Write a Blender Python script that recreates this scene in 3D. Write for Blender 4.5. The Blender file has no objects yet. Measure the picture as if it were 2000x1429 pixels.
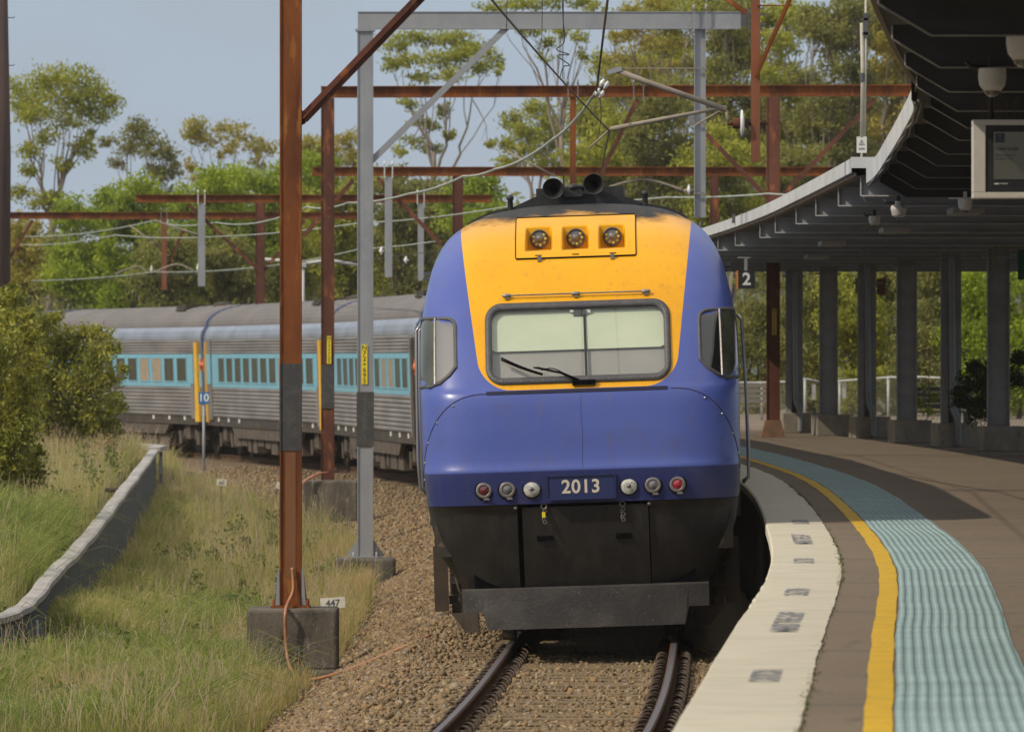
import bpy, math, random
import numpy as np
from mathutils import Vector, Matrix

random.seed(7)
rng = np.random.default_rng(11)
R = math.radians
SC = bpy.context.scene
COL = SC.collection

# ------------------------------------------------------------------ camera
F = 15000.0          # focal length in photo pixels (photo is 2000 wide)
HOR = 698.0          # row of the horizon in the photo
CAMZ = 2.6           # eye height above the rail
cam_d = bpy.data.cameras.new("camera")
cam = bpy.data.objects.new("camera", cam_d)
COL.objects.link(cam)
cam.location = (0, 0, CAMZ)
cam.rotation_euler = (R(90), 0, 0)
cam_d.sensor_fit = 'HORIZONTAL'
cam_d.sensor_width = 36
cam_d.lens = F * 36 / 2000
cam_d.shift_y = -(714.5 - HOR) / 2000
cam_d.clip_start = 1
cam_d.clip_end = 9000
cam_d.dof.use_dof = True
cam_d.dof.focus_distance = 72
cam_d.dof.aperture_fstop = 10
SC.camera = cam

# ------------------------------------------------------------------ light
SUN_EL, SUN_AZ = 40.0, 30.0          # from the left, a little on the camera's side
sun_dir = Vector((-math.cos(R(SUN_AZ)) * math.cos(R(SUN_EL)),
                  -math.sin(R(SUN_AZ)) * math.cos(R(SUN_EL)), math.sin(R(SUN_EL))))
sl = bpy.data.lights.new("sun", 'SUN')
sl.energy = 2.8
sl.angle = R(0.6)
sl.color = (1.0, 0.90, 0.74)
so = bpy.data.objects.new("sun", sl)
COL.objects.link(so)
so.rotation_euler = (-sun_dir).to_track_quat('-Z', 'Y').to_euler()
so.location = (-40, -20, 60)

W = bpy.data.worlds.new("World")
SC.world = W
W.use_nodes = True
nt = W.node_tree
nt.nodes.clear()
sky = nt.nodes.new('ShaderNodeTexSky')
sky.sky_type = 'NISHITA'
sky.sun_disc = False
sky.sun_elevation = R(SUN_EL)
sky.sun_rotation = math.atan2(sun_dir.x, sun_dir.y)
sky.air_density = 1.0
sky.dust_density = 1.6
sky.ozone_density = 1.0
tc = nt.nodes.new('ShaderNodeTexCoord')
mp = nt.nodes.new('ShaderNodeMapping')
mp.inputs['Scale'].default_value = (5, 5, 14)
nz = nt.nodes.new('ShaderNodeTexNoise')
nz.inputs['Scale'].default_value = 1.3
nz.inputs['Detail'].default_value = 5
cr = nt.nodes.new('ShaderNodeValToRGB')
cr.color_ramp.elements[0].position = 0.36
cr.color_ramp.elements[0].color = (0.62, 0.62, 0.62, 1)
cr.color_ramp.elements[1].position = 0.70
cr.color_ramp.elements[1].color = (0.95, 0.95, 0.95, 1)
mx = nt.nodes.new('ShaderNodeMix')
mx.data_type = 'RGBA'
mx.inputs['B'].default_value = (4.95, 5.95, 7.3, 1)      # thin high cloud
bg = nt.nodes.new('ShaderNodeBackground')
bg.inputs['Strength'].default_value = 0.085
wo = nt.nodes.new('ShaderNodeOutputWorld')
nt.links.new(tc.outputs['Generated'], mp.inputs['Vector'])
nt.links.new(mp.outputs[0], nz.inputs['Vector'])
nt.links.new(nz.outputs['Fac'], cr.inputs['Fac'])
nt.links.new(cr.outputs['Color'], mx.inputs['Factor'])
nt.links.new(sky.outputs[0], mx.inputs['A'])
# unseen sky overhead is brightened, added as fill light for shaded surfaces
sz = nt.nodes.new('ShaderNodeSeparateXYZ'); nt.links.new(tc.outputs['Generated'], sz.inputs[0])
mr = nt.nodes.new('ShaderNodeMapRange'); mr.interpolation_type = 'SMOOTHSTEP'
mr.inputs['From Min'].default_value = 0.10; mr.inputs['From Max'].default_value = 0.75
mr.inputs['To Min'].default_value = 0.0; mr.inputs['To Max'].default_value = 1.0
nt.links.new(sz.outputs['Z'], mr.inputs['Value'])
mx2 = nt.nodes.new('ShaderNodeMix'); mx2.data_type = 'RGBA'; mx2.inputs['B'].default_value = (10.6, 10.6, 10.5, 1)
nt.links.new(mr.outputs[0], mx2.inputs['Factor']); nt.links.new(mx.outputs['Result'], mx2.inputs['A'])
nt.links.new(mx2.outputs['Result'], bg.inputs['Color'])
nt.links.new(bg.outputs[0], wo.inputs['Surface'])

SC.view_settings.view_transform = 'Standard'
SC.view_settings.look = 'None'
SC.view_settings.gamma = 1
SC.view_settings.use_curve_mapping = False
SC.view_settings.exposure = 0.0
SC.render.engine = 'CYCLES'
SC.cycles.max_bounces = 8
SC.cycles.volume_bounces = 0
SC.cycles.transparent_max_bounces = 12

# ------------------------------------------------------------------ helpers
def P(px, py, d):
    """point at depth d that the photograph shows at pixel px, py"""
    return Vector(((px - 1000.0) * d / F, d, CAMZ - (py - HOR) * d / F))

def tag(o, label=None, cat=None, group=None, kind=None):
    if label: o['label'] = label
    if cat: o['category'] = cat
    if group: o['group'] = group
    if kind: o['kind'] = kind
    return o

def empty(name, loc=(0, 0, 0), rot=(0, 0, 0), parent=None, **kw):
    o = bpy.data.objects.new(name, None)
    o.empty_display_size = 0.2
    COL.objects.link(o)
    o.location = loc
    o.rotation_euler = rot
    if parent: o.parent = parent
    return tag(o, **kw)

def copy_tree(o, parent=None):
    c = o.copy()
    COL.objects.link(c)
    if parent is not None: c.parent = parent
    for ch in list(o.children):
        copy_tree(ch, c)
    return c

def basis(p0, p1, up=(0, 0, 1)):
    y = (Vector(p1) - Vector(p0)).normalized()
    u = Vector(up)
    if abs(y.dot(u)) > 0.98: u = Vector((0, 1, 0))
    x = y.cross(u).normalized()
    z = x.cross(y).normalized()
    return x, y, z

class MB:
    """collects shapes, builds one mesh object"""
    def __init__(self):
        self.v = []; self.f = []; self.m = []; self.s = []; self.mi = 0; self.sm = False
    def raw(self, vs, fs, smooth=None):
        b = len(self.v)
        self.v.extend([tuple(p) for p in vs])
        for f in fs:
            self.f.append(tuple(b + i for i in f))
            self.m.append(self.mi)
            self.s.append(self.sm if smooth is None else smooth)
        return self
    def box(self, c, s, rz=0, top=None):
        hx, hy, hz = s[0] / 2, s[1] / 2, s[2] / 2
        t = top or (1, 1)
        pts = []
        cs, sn = math.cos(rz), math.sin(rz)
        for sz in (-1, 1):
            k = t if sz > 0 else (1, 1)
            for sx, sy in ((-1, -1), (1, -1), (1, 1), (-1, 1)):
                x, y = sx * hx * k[0], sy * hy * k[1]
                pts.append((c[0] + x * cs - y * sn, c[1] + x * sn + y * cs, c[2] + sz * hz))
        return self.raw(pts, [(3, 2, 1, 0), (4, 5, 6, 7), (0, 1, 5, 4), (1, 2, 6, 5), (2, 3, 7, 6), (3, 0, 4, 7)], False)
    def bar(self, p0, p1, w, h, up=(0, 0, 1)):
        x, y, z = basis(p0, p1, up)
        pts = []
        for p in (Vector(p0), Vector(p1)):
            for a, b in ((-1, -1), (1, -1), (1, 1), (-1, 1)):
                pts.append(p + x * (a * w / 2) + z * (b * h / 2))
        return self.raw(pts, [(0, 1, 2, 3), (7, 6, 5, 4), (1, 0, 4, 5), (2, 1, 5, 6), (3, 2, 6, 7), (0, 3, 7, 4)], False)
    def hbeam(self, p0, p1, w, h, t=0.018, up=(0, 0, 1)):
        """I section: flanges of width w at +-h/2 along up, web between"""
        x, y, z = basis(p0, p1, up)
        p0, p1 = Vector(p0), Vector(p1)
        for s in (-1, 1):
            o = z * (s * (h / 2 - t / 2))
            self.bar(p0 + o, p1 + o, w, t, up)
        self.bar(p0, p1, t * 0.8, h - 2 * t - 0.002, up)
        return self
    def tube(self, pts, r, n=8, cap=True):
        pts = [Vector(p) for p in pts]
        m = len(pts)
        rs = r if hasattr(r, '__len__') else [r] * m
        vs = []
        prev = None
        for i, p in enumerate(pts):
            t = (pts[min(i + 1, m - 1)] - pts[max(i - 1, 0)])
            t = t.normalized() if t.length > 1e-9 else Vector((0, 0, 1))
            if prev is None:
                a = Vector((0, 0, 1)) if abs(t.z) < 0.9 else Vector((1, 0, 0))
                x = t.cross(a).normalized()
            else:
                x = (prev - t * prev.dot(t)).normalized()
            prev = x
            z = t.cross(x)
            for k in range(n):
                q = 2 * math.pi * k / n
                vs.append(p + (x * math.cos(q) + z * math.sin(q)) * rs[i])
        fs = []
        for i in range(m - 1):
            for k in range(n):
                fs.append((i * n + k, i * n + (k + 1) % n, (i + 1) * n + (k + 1) % n, (i + 1) * n + k))
        self.raw(vs, fs, n > 5)
        if cap:
            b = len(self.v) - len(vs)
            self.f.append(tuple(b + k for k in reversed(range(n)))); self.m.append(self.mi); self.s.append(False)
            self.f.append(tuple(b + (m - 1) * n + k for k in range(n))); self.m.append(self.mi); self.s.append(False)
        return self
    def lathe(self, prof, o=(0, 0, 0), axis=(0, 0, 1), n=16):
        """prof = [(r, h)]; h along axis"""
        a = Vector(axis).normalized()
        q = Vector((1, 0, 0)) if abs(a.x) < 0.9 else Vector((0, 1, 0))
        x = a.cross(q).normalized(); y = a.cross(x)
        o = Vector(o)
        vs, fs = [], []
        for r, h in prof:
            for k in range(n):
                t = 2 * math.pi * k / n
                vs.append(o + a * h + (x * math.cos(t) + y * math.sin(t)) * r)
        for i in range(len(prof) - 1):
            for k in range(n):
                fs.append((i * n + k, i * n + (k + 1) % n, (i + 1) * n + (k + 1) % n, (i + 1) * n + k))
        return self.raw(vs, fs, True)
    def prism(self, poly, o, ex, ey, ez):
        """polygon in ex/ey from origin o, extruded by vector ez"""
        o, ex, ey, ez = Vector(o), Vector(ex), Vector(ey), Vector(ez)
        n = len(poly)
        vs = [o + ex * a + ey * b for a, b in poly] + [o + ex * a + ey * b + ez for a, b in poly]
        fs = [tuple(range(n)), tuple(reversed(range(n, 2 * n)))]
        fs += [(i, (i + 1) % n, n + (i + 1) % n, n + i)[::-1] for i in range(n)]
        return self.raw(vs, fs, False)
    def grid(self, A, smooth=True, keep=None, flip=False):
        """A: (n, m, 3) points"""
        n, m = A.shape[:2]
        vs = A.reshape(-1, 3).tolist()
        fs = []
        for i in range(n - 1):
            for j in range(m - 1):
                if keep is not None and not keep[i, j]: continue
                q = (i * m + j, i * m + j + 1, (i + 1) * m + j + 1, (i + 1) * m + j)
                fs.append(q[::-1] if flip else q)
        return self.raw(vs, fs, smooth)
    def build(self, name, mats, parent=None, loc=None, bevel=0, **kw):
        me = bpy.data.meshes.new(name)
        me.from_pydata(self.v, [], self.f)
        if not isinstance(mats, (list, tuple)): mats = [mats]
        for m_ in mats: me.materials.append(m_)
        me.polygons.foreach_set('material_index', self.m)
        me.polygons.foreach_set('use_smooth', self.s)
        me.update()
        o = bpy.data.objects.new(name, me)
        COL.objects.link(o)
        if parent is not None: o.parent = parent
        if loc is not None: o.location = loc
        if bevel:
            b = o.modifiers.new('bevel', 'BEVEL'); b.width = bevel; b.segments = 2
            b.limit_method = 'ANGLE'; b.angle_limit = R(40)
        return tag(o, **kw)

def np_mesh(name, V, Fq, mat, parent=None, smooth=False, **kw):
    """fast mesh from arrays; Fq is (n, k) faces"""
    V = np.asarray(V, dtype=np.float32); Fq = np.asarray(Fq, dtype=np.int32)
    me = bpy.data.meshes.new(name)
    me.vertices.add(len(V)); me.vertices.foreach_set('co', V.ravel())
    k = Fq.shape[1]
    me.loops.add(Fq.size); me.loops.foreach_set('vertex_index', Fq.ravel())
    me.polygons.add(len(Fq))
    me.polygons.foreach_set('loop_start', np.arange(0, Fq.size, k, dtype=np.int32))
    me.polygons.foreach_set('loop_total', np.full(len(Fq), k, dtype=np.int32))
    if smooth: me.polygons.foreach_set('use_smooth', np.ones(len(Fq), dtype=bool))
    me.materials.append(mat)
    me.update(calc_edges=True)
    o = bpy.data.objects.new(name, me)
    COL.objects.link(o)
    if parent is not None: o.parent = parent
    return tag(o, **kw)

def text_mesh(name, txt, size, mat, parent, loc, rot, depth=0.002, bold=0.0, space=1.0, line=1.0, align='CENTER', sx=1.0, **kw):
    cu = bpy.data.curves.new(name, 'FONT')
    cu.body = txt; cu.size = size; cu.extrude = depth; cu.offset = bold
    cu.align_x = align; cu.align_y = 'CENTER'; cu.space_character = space; cu.space_line = line
    cu.resolution_u = 6
    t = bpy.data.objects.new('tmp_text', cu)
    COL.objects.link(t)
    bpy.context.view_layer.update()
    me = bpy.data.meshes.new_from_object(t)
    bpy.data.objects.remove(t)
    me.name = name
    me.materials.clear(); me.materials.append(mat)
    o = bpy.data.objects.new(name, me)
    COL.objects.link(o)
    if parent is not None: o.parent = parent
    o.location = loc; o.rotation_euler = rot; o.scale = (sx, 1, 1)
    return tag(o, **kw)

FACE = (R(90), 0, 0)      # lettering that faces the camera side (-Y)

# ------------------------------------------------------------------ materials
def newmat(name):
    m = bpy.data.materials.new(name)
    m.use_nodes = True
    n = m.node_tree
    b = n.nodes['Principled BSDF']
    return m, n, b

def lk(n, a, b): n.links.new(a, b)

def coord(n, scale=(1, 1, 1), kind='Object'):
    t = n.nodes.new('ShaderNodeTexCoord'); m = n.nodes.new('ShaderNodeMapping')
    m.inputs['Scale'].default_value = scale
    lk(n, t.outputs[kind], m.inputs[0])
    return m.outputs[0]

def noise(n, vec, scale, detail=4, rough=0.6):
    t = n.nodes.new('ShaderNodeTexNoise')
    t.inputs['Scale'].default_value = scale; t.inputs['Detail'].default_value = detail
    t.inputs['Roughness'].default_value = rough
    lk(n, vec, t.inputs['Vector'])
    return t.outputs['Fac']

def ramp(n, fac, a, b, ca=(0, 0, 0), cb=(1, 1, 1)):
    r = n.nodes.new('ShaderNodeValToRGB')
    r.color_ramp.elements[0].position = a; r.color_ramp.elements[1].position = b
    r.color_ramp.elements[0].color = (*ca, 1); r.color_ramp.elements[1].color = (*cb, 1)
    lk(n, fac, r.inputs['Fac'])
    return r.outputs['Color']

def mixc(n, fac, a, b, mode='MIX'):
    m = n.nodes.new('ShaderNodeMix'); m.data_type = 'RGBA'; m.blend_type = mode
    for s, x in (('Factor', fac), ('A', a), ('B', b)):
        if hasattr(x, 'is_linked'): lk(n, x, m.inputs[s])
        elif s == 'Factor': m.inputs[s].default_value = x
        else: m.inputs[s].default_value = (*x, 1)
    return m.outputs['Result']

def math_n(n, op, a, b=0.0, c=None):
    m = n.nodes.new('ShaderNodeMath'); m.operation = op
    for i, x in enumerate((a, b, c)):
        if x is None: continue
        if hasattr(x, 'is_linked'): lk(n, x, m.inputs[i])
        else: m.inputs[i].default_value = x
    return m.outputs[0]

def bumpn(n, h, strength, dist, b):
    u = n.nodes.new('ShaderNodeBump'); u.inputs['Strength'].default_value = strength
    u.inputs['Distance'].default_value = dist
    lk(n, h, u.inputs['Height']); lk(n, u.outputs[0], b.inputs['Normal'])

def surf(name, c1, c2=None, rough=0.6, metal=0.0, scale=3.0, stretch=(1, 1, 1), lo=0.4, hi=0.65,
         c3=None, scale3=20.0, lo3=0.52, hi3=0.62, bump=0.0, bscale=40.0, coat=0.0, spec=None):
    """a painted / weathered surface: base, larger worn areas, small specks"""
    m, n, b = newmat(name)
    v = coord(n, stretch)
    col = c1
    if c2 is not None:
        col = mixc(n, ramp(n, noise(n, v, scale, 6), lo, hi), c1, c2)
    if c3 is not None:
        col = mixc(n, ramp(n, noise(n, v, scale3, 3), lo3, hi3), col, c3)
    if hasattr(col, 'is_linked'): lk(n, col, b.inputs['Base Color'])
    else: b.inputs['Base Color'].default_value = (*col, 1)
    b.inputs['Roughness'].default_value = rough
    b.inputs['Metallic'].default_value = metal
    if spec is not None: b.inputs['Specular IOR Level'].default_value = spec
    if coat: b.inputs['Coat Weight'].default_value = coat; b.inputs['Coat Roughness'].default_value = 0.08
    if bump: bumpn(n, noise(n, coord(n), bscale, 4), bump, 0.02, b)
    return m

M = {}
M['rust'] = surf('rusted_steel', (0.225, 0.074, 0.024), (0.115, 0.040, 0.019), 0.85, 0, 2.2, (1, 1, 0.25), 0.42, 0.62,
                 (0.30, 0.125, 0.035), 9, 0.56, 0.7, 0.25, 50, spec=0.12)
M['rust_dark'] = surf('old_brown_steel', (0.145, 0.056, 0.036), (0.085, 0.037, 0.028), 0.88, 0, 1.6, (1, 1, 0.4), 0.4, 0.62,
                      (0.27, 0.095, 0.04), 7, 0.58, 0.7, 0.2, 40, spec=0.12)
M['rust_orange'] = surf('orange_rusted_steel', (0.24, 0.075, 0.03), (0.16, 0.052, 0.024), 0.75, 0, 4, (1, 1, 0.4))
M['galv'] = surf('galvanised_steel', (0.31, 0.315, 0.33), (0.25, 0.255, 0.275), 0.5, 0.15, 3, (1, 1, 0.5), 0.4, 0.7,
                 (0.33, 0.33, 0.33), 30, 0.58, 0.68)
M['band'] = surf('dark_painted_band', (0.050, 0.048, 0.046), (0.080, 0.070, 0.062), 0.7, 0, 8, (1, 1, 1), 0.45, 0.65,
                 (0.12, 0.12, 0.115), 26, 0.66, 0.70)
M['yplate'] = surf('yellow_plate', (0.80, 0.62, 0.02), None, 0.5)
M['black_text'] = surf('black_lettering', (0.02, 0.02, 0.02), None, 0.6)
M['white_text'] = surf('white_lettering', (0.78, 0.78, 0.76), None, 0.6)
M['concrete'] = surf('weathered_concrete', (0.15, 0.125, 0.095), (0.055, 0.045, 0.035), 0.9, 0, 2.5, (1, 1, 0.35), 0.40, 0.62,
                     (0.22, 0.19, 0.15), 14, 0.6, 0.7, 0.4, 30)
M['concrete_l'] = surf('pale_concrete', (0.32, 0.28, 0.215), (0.20, 0.175, 0.14), 0.9, 0, 3, (1, 1, 0.5), 0.42, 0.68,
                       (0.14, 0.12, 0.10), 18, 0.62, 0.72, 0.3, 40)
M['copper'] = surf('copper_cable', (0.46, 0.21, 0.10), (0.34, 0.16, 0.08), 0.5, 0.1, 8)
M['wire'] = surf('catenary_wire', (0.46, 0.50, 0.44), (0.33, 0.36, 0.31), 0.55, 0.2, 5)
M['wire_dark'] = surf('dark_contact_wire', (0.045, 0.042, 0.038), None, 0.6, 0.3)
M['porcelain'] = surf('porcelain', (0.72, 0.72, 0.70), None, 0.25)
M['black_metal'] = surf('black_metal', (0.018, 0.018, 0.02), (0.035, 0.034, 0.034), 0.5, 0.1, 6)
M['timber_pole'] = surf('dark_timber_pole', (0.095, 0.060, 0.050), (0.060, 0.040, 0.036), 0.9, 0, 6, (1, 1, 0.1))
# ------------------------------------------------------------------ track line
_TD = np.array([-60, -20, 5, 20, 31, 42.5, 54, 69, 93, 116, 138, 161, 185, 208, 231, 255, 300, 360.])
_TX = np.array([-5.6, -3.5, -2.25, -1.5, -0.94, -0.36, 0.22, 0.70, 1.18, 1.05, 0.55, -0.55, -3.14, -7.0, -12.8, -19.7, -35, -58.])
def _spline(x, y):
    n = len(x); h = np.diff(x)
    A = np.zeros((n, n)); r = np.zeros(n)
    A[0, 0] = A[-1, -1] = 1
    for i in range(1, n - 1):
        A[i, i - 1] = h[i - 1]; A[i, i] = 2 * (h[i - 1] + h[i]); A[i, i + 1] = h[i]
        r[i] = 3 * ((y[i + 1] - y[i]) / h[i] - (y[i] - y[i - 1]) / h[i - 1])
    c = np.linalg.solve(A, r)
    return c, h
_TC, _TH = _spline(_TD, _TX)
def cx(d):
    d = np.asarray(d, float)
    i = np.clip(np.searchsorted(_TD, d) - 1, 0, len(_TD) - 2)
    t = d - _TD[i]; h = _TH[i]
    a = _TX[i]; c = _TC[i]; c2 = _TC[i + 1]
    b = (_TX[i + 1] - a) / h - h * (2 * c + c2) / 3
    return a + b * t + c * t ** 2 + (c2 - c) / (3 * h) * t ** 3
def slope(d): return (cx(np.asarray(d, float) + 0.5) - cx(np.asarray(d, float) - 0.5))
def off(d, o, z):
    """point at lateral offset o (right positive) from the track centre at depth d"""
    s = slope(d); k = 1 / np.sqrt(1 + s * s)
    return np.stack([cx(d) + o * k, d - o * s * k, np.broadcast_to(z, np.shape(d))], -1)
CANT = R(1.9)

def sweep(ds, prof, close=True):
    """profile [(o, z)] swept along the track, returned as grid (n, m, 3)"""
    ds = np.asarray(ds, float)
    cols = [off(ds, o, z) for o, z in prof]
    return np.stack(cols, 1)

# ------------------------------------------------------------------ ground
BARRIER = [(-60, 1214, 78.0), (20, 1193, 79.5), (62, 1165, 82), (100, 1118, 87), (150, 1068, 94), (200, 1008, 105), (235, 962, 117), (270, 918, 133), (300, 878, 152)]
def gbase(d):
    return np.interp(d, [50, 60, 83, 114, 144, 176, 220, 300, 600], [-0.95, -1.0, -0.92, -0.82, -0.52, -0.38, -0.35, -0.5, -2.0])
def hash2(x, y): return np.sin(x * 1.3 + 1.7 * np.sin(y * 0.7)) * np.cos(y * 0.9 + 1.1 * np.sin(x * 0.5))
def gz(X, d):
    o = X - cx(np.clip(d, -60, 360))
    z0 = -0.30 * np.ones_like(o)
    g = gbase(d) + 0.05 * hash2(X * 1.5, d * 0.4) * np.clip((d < 300), 0, 1)
    t = np.clip((-o - 1.75) / 1.35, 0, 1)
    z = z0 * (1 - t) + g * t
    far = np.clip((-o - 9) / 30, 0, 1)
    z = z - 0.3 * far * (d < 400)
    # the bank behind the barrier stands level with its capping
    bd = np.array([c_[2] for c_ in BARRIER]); bx = np.array([(c_[0] - 1000) * c_[2] / F for c_ in BARRIER])
    bz = np.array([CAMZ - (c_[1] - HOR) * c_[2] / F for c_ in BARRIER])
    Xb = np.interp(d, bd, bx); Zb = np.interp(d, bd, bz)
    t2 = np.clip((Xb - 0.12 - X) / 0.25, 0, 1) * np.clip((190 - d) / 38, 0, 1) * np.clip((d - 60) / 8, 0, 1)
    zl = Zb - 0.16 + 0.06 * np.clip(Xb - X, 0, 8) + 0.05 * hash2(X * 1.2, d * 0.3)
    z = z * (1 - t2) + zl * t2
    return np.where(o > -1.75, z0, z)

xs = np.unique(np.concatenate([-np.geomspace(14, 480, 22), np.arange(-14, 6, 0.25), np.geomspace(6, 480, 20)]))
yd = np.unique(np.concatenate([np.arange(-60, 50, 6), np.arange(50, 230, 1.0), np.geomspace(230, 1380, 30)]))
GX, GD = np.meshgrid(xs, yd)
GZ = gz(GX, GD)
# far hills rise behind the trees on the left
V = np.stack([GX, GD, GZ], -1)
mg, n, b = newmat('ground_earth')
v = coord(n)
c = mixc(n, ramp(n, noise(n, v, 0.35, 6), 0.42, 0.6), (0.115, 0.085, 0.045), (0.060, 0.065, 0.022))
c = mixc(n, ramp(n, noise(n, v, 9, 5), 0.45, 0.62), c, (0.075, 0.055, 0.032))
lk(n, c, b.inputs['Base Color']); b.inputs['Roughness'].default_value = 0.95
bumpn(n, noise(n, v, 14, 5), 0.8, 0.05, b)
mb = MB(); mb.grid(V, True, flip=False); mb.build('ground', mg, kind='structure')

# hills: a low wooded ridge far off
hx = np.linspace(-450, 450, 110); hd = np.linspace(900, 1300, 12)
HX, HD = np.meshgrid(hx, hd)
prof = np.sin(np.clip((HD - 900) / 400, 0, 1) * math.pi)
HZ = prof * (23 + 2.5 * np.sin(HX / 50) + 1.2 * np.sin(HX / 17 + 1) + 0.5 * np.sin(HX / 5)) - 4
mh = surf('wooded_hill', (0.05, 0.075, 0.05), (0.035, 0.055, 0.035), 1.0, 0, 0.02)
mb = MB(); mb.grid(np.stack([HX, HD, HZ], -1), True); mb.build('hills', mh, kind='structure')

# ballast bed
ds = np.unique(np.concatenate([np.arange(-40, 50, 4), np.arange(50, 120, 0.8), np.arange(120, 330, 2.5)]))
mb_, n, b = newmat('ballast_bed')
v = coord(n)
vor = n.nodes.new('ShaderNodeTexVoronoi'); vor.inputs['Scale'].default_value = 22
lk(n, v, vor.inputs['Vector'])
sep = n.nodes.new('ShaderNodeSeparateColor'); lk(n, vor.outputs['Color'], sep.inputs[0])
c = mixc(n, sep.outputs[0], (0.25, 0.17, 0.088), (0.13, 0.09, 0.052))
c = mixc(n, ramp(n, noise(n, v, 1.2, 5), 0.4, 0.65), c, (0.19, 0.13, 0.065))
lk(n, c, b.inputs['Base Color']); b.inputs['Roughness'].default_value = 0.95
bumpn(n, vor.outputs['Distance'], 1.0, 0.05, b)
prof = [(-3.4, -1.15), (-3.05, -0.86), (-2.4, -0.52), (-1.85, -0.235), (-1.5, -0.185), (-1.0, -0.18), (0, -0.19), (1.0, -0.18), (1.4, -0.2), (1.62, -0.24)]
G = sweep(ds, prof)
for i, d in enumerate(ds):
    g = gbase(d)
    for j, (o, z) in enumerate(prof[:3]):
        t = np.clip((-o - 1.75) / 1.35, 0, 1)
        G[i, j, 2] = -0.30 * (1 - t) + g * t + (-0.15, 0.03, 0.08)[j]
G[:, :, 2] += 0.012 * rng.standard_normal(G.shape[:2])
mb = MB(); mb.grid(G, True); mb.build('ballast_bed', mb_, kind='structure')

# loose ballast stones
def stones(N, sampler, smin, smax, flat=0.7):
    c = sampler(N)
    base = np.array([[1, 0, 0], [-1, 0, 0], [0, 1, 0], [0, -1, 0], [0, 0, 1], [0, 0, -1]], float)
    Fb = np.array([[0, 2, 4], [2, 1, 4], [1, 3, 4], [3, 0, 4], [2, 0, 5], [1, 2, 5], [3, 1, 5], [0, 3, 5]])
    n_ = len(c)
    s = rng.uniform(smin, smax, (n_, 1, 1)) * rng.uniform(0.6, 1.25, (n_, 6, 1))
    a = rng.uniform(0, 6.28, n_); t = rng.uniform(-0.8, 0.8, n_)
    V = base[None] * s * np.array([1, 1, flat])
    # skew so the pieces are not all the same eight-faced gem
    V = V + rng.normal(0, 0.28, (n_, 6, 3)) * s.mean(1, keepdims=True)
    ca, sa, ct, st = np.cos(a), np.sin(a), np.cos(t), np.sin(t)
    x, y, z = V[..., 0], V[..., 1], V[..., 2]
    y, z = y * ct[:, None] - z * st[:, None], y * st[:, None] + z * ct[:, None]
    x, y = x * ca[:, None] - y * sa[:, None], x * sa[:, None] + y * ca[:, None]
    V = np.stack([x, y, z], -1) + c[:, None]
    Fq = (Fb[None] + (np.arange(n_) * 6)[:, None, None]).reshape(-1, 3)
    return V.reshape(-1, 3), Fq
def bed_z(o, d):
    g = gbase(d)
    t = np.clip((-o - 1.75) / 1.35, 0, 1)
    side = -0.30 * (1 - t) + g * t + np.interp(o, [-3.4, -3.05, -2.4, -1.8], [0.02, 0.03, 0.08, 0.09])
    return np.where(o > -1.8, np.interp(o, [-1.8, -1.5, -1, 0, 1, 1.4, 1.6], [-0.22, -0.185, -0.18, -0.19, -0.18, -0.2, -0.24]), side)
def samp_bed(N):
    d = 52 + 58 * rng.random(N) ** 1.35
    o = rng.uniform(-3.5, 1.55, N)
    keep = ~((d > 72) & (o > -1.0)) & (np.abs(np.abs(o) - 0.755) > 0.09)
    keep &= ~((o < -2.9) & (rng.random(N) < 0.5))
    # sleepers stay mostly clear
    ph = (d / 0.6) % 1
    keep &= ~((np.abs(o) < 1.35) & (np.abs(ph - 0.5) < 0.17) & (rng.random(N) < 0.8))
    d, o = d[keep], o[keep]
    p = off(d, o, 0.0)
    p[:, 2] = bed_z(o, d) + rng.uniform(-0.01, 0.03, len(d))
    return p
ms, n, b = newmat('ballast_stone')
gi = n.nodes.new('ShaderNodeNewGeometry')
r_ = n.nodes.new('ShaderNodeValToRGB')
els = r_.color_ramp.elements
els[0].color = (0.12, 0.082, 0.045, 1); els[1].color = (0.42, 0.30, 0.155, 1); els[1].position = 1
for p_, c_ in ((0.3, (0.26, 0.175, 0.085)), (0.6, (0.19, 0.135, 0.08)), (0.8, (0.31, 0.185, 0.08)), (0.94, (0.26, 0.215, 0.165))):
    e = els.new(p_); e.color = (*c_, 1)
lk(n, gi.outputs['Random Per Island'], r_.inputs[0])
lk(n, r_.outputs[0], b.inputs['Base Color']); b.inputs['Roughness'].default_value = 0.9
def samp_far(N):
    d = 108 + 90 * rng.random(N) ** 1.2
    o = rng.uniform(-3.5, -1.2, N) - rng.random(N) * 3.2 * np.clip((d - 125) / 50, 0, 1)
    p = off(d, o, 0.0); p[:, 2] = bed_z(o, d) + rng.uniform(-0.01, 0.03, N)
    return p
Vv, Ff = stones(95000, samp_bed, 0.013, 0.036)
V2, F2 = stones(32000, samp_far, 0.022, 0.050)
Ff = np.concatenate([Ff, F2 + len(Vv)]); Vv = np.concatenate([Vv, V2])
V2, F2 = stones(4200, samp_bed, 0.032, 0.055)
Ff = np.concatenate([Ff, F2 + len(Vv)]); Vv = np.concatenate([Vv, V2])
np_mesh('ballast_stones', Vv, Ff, ms, kind='stuff', label='loose brown crushed rock ballast around and beside the rails', cat='ballast')

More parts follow.
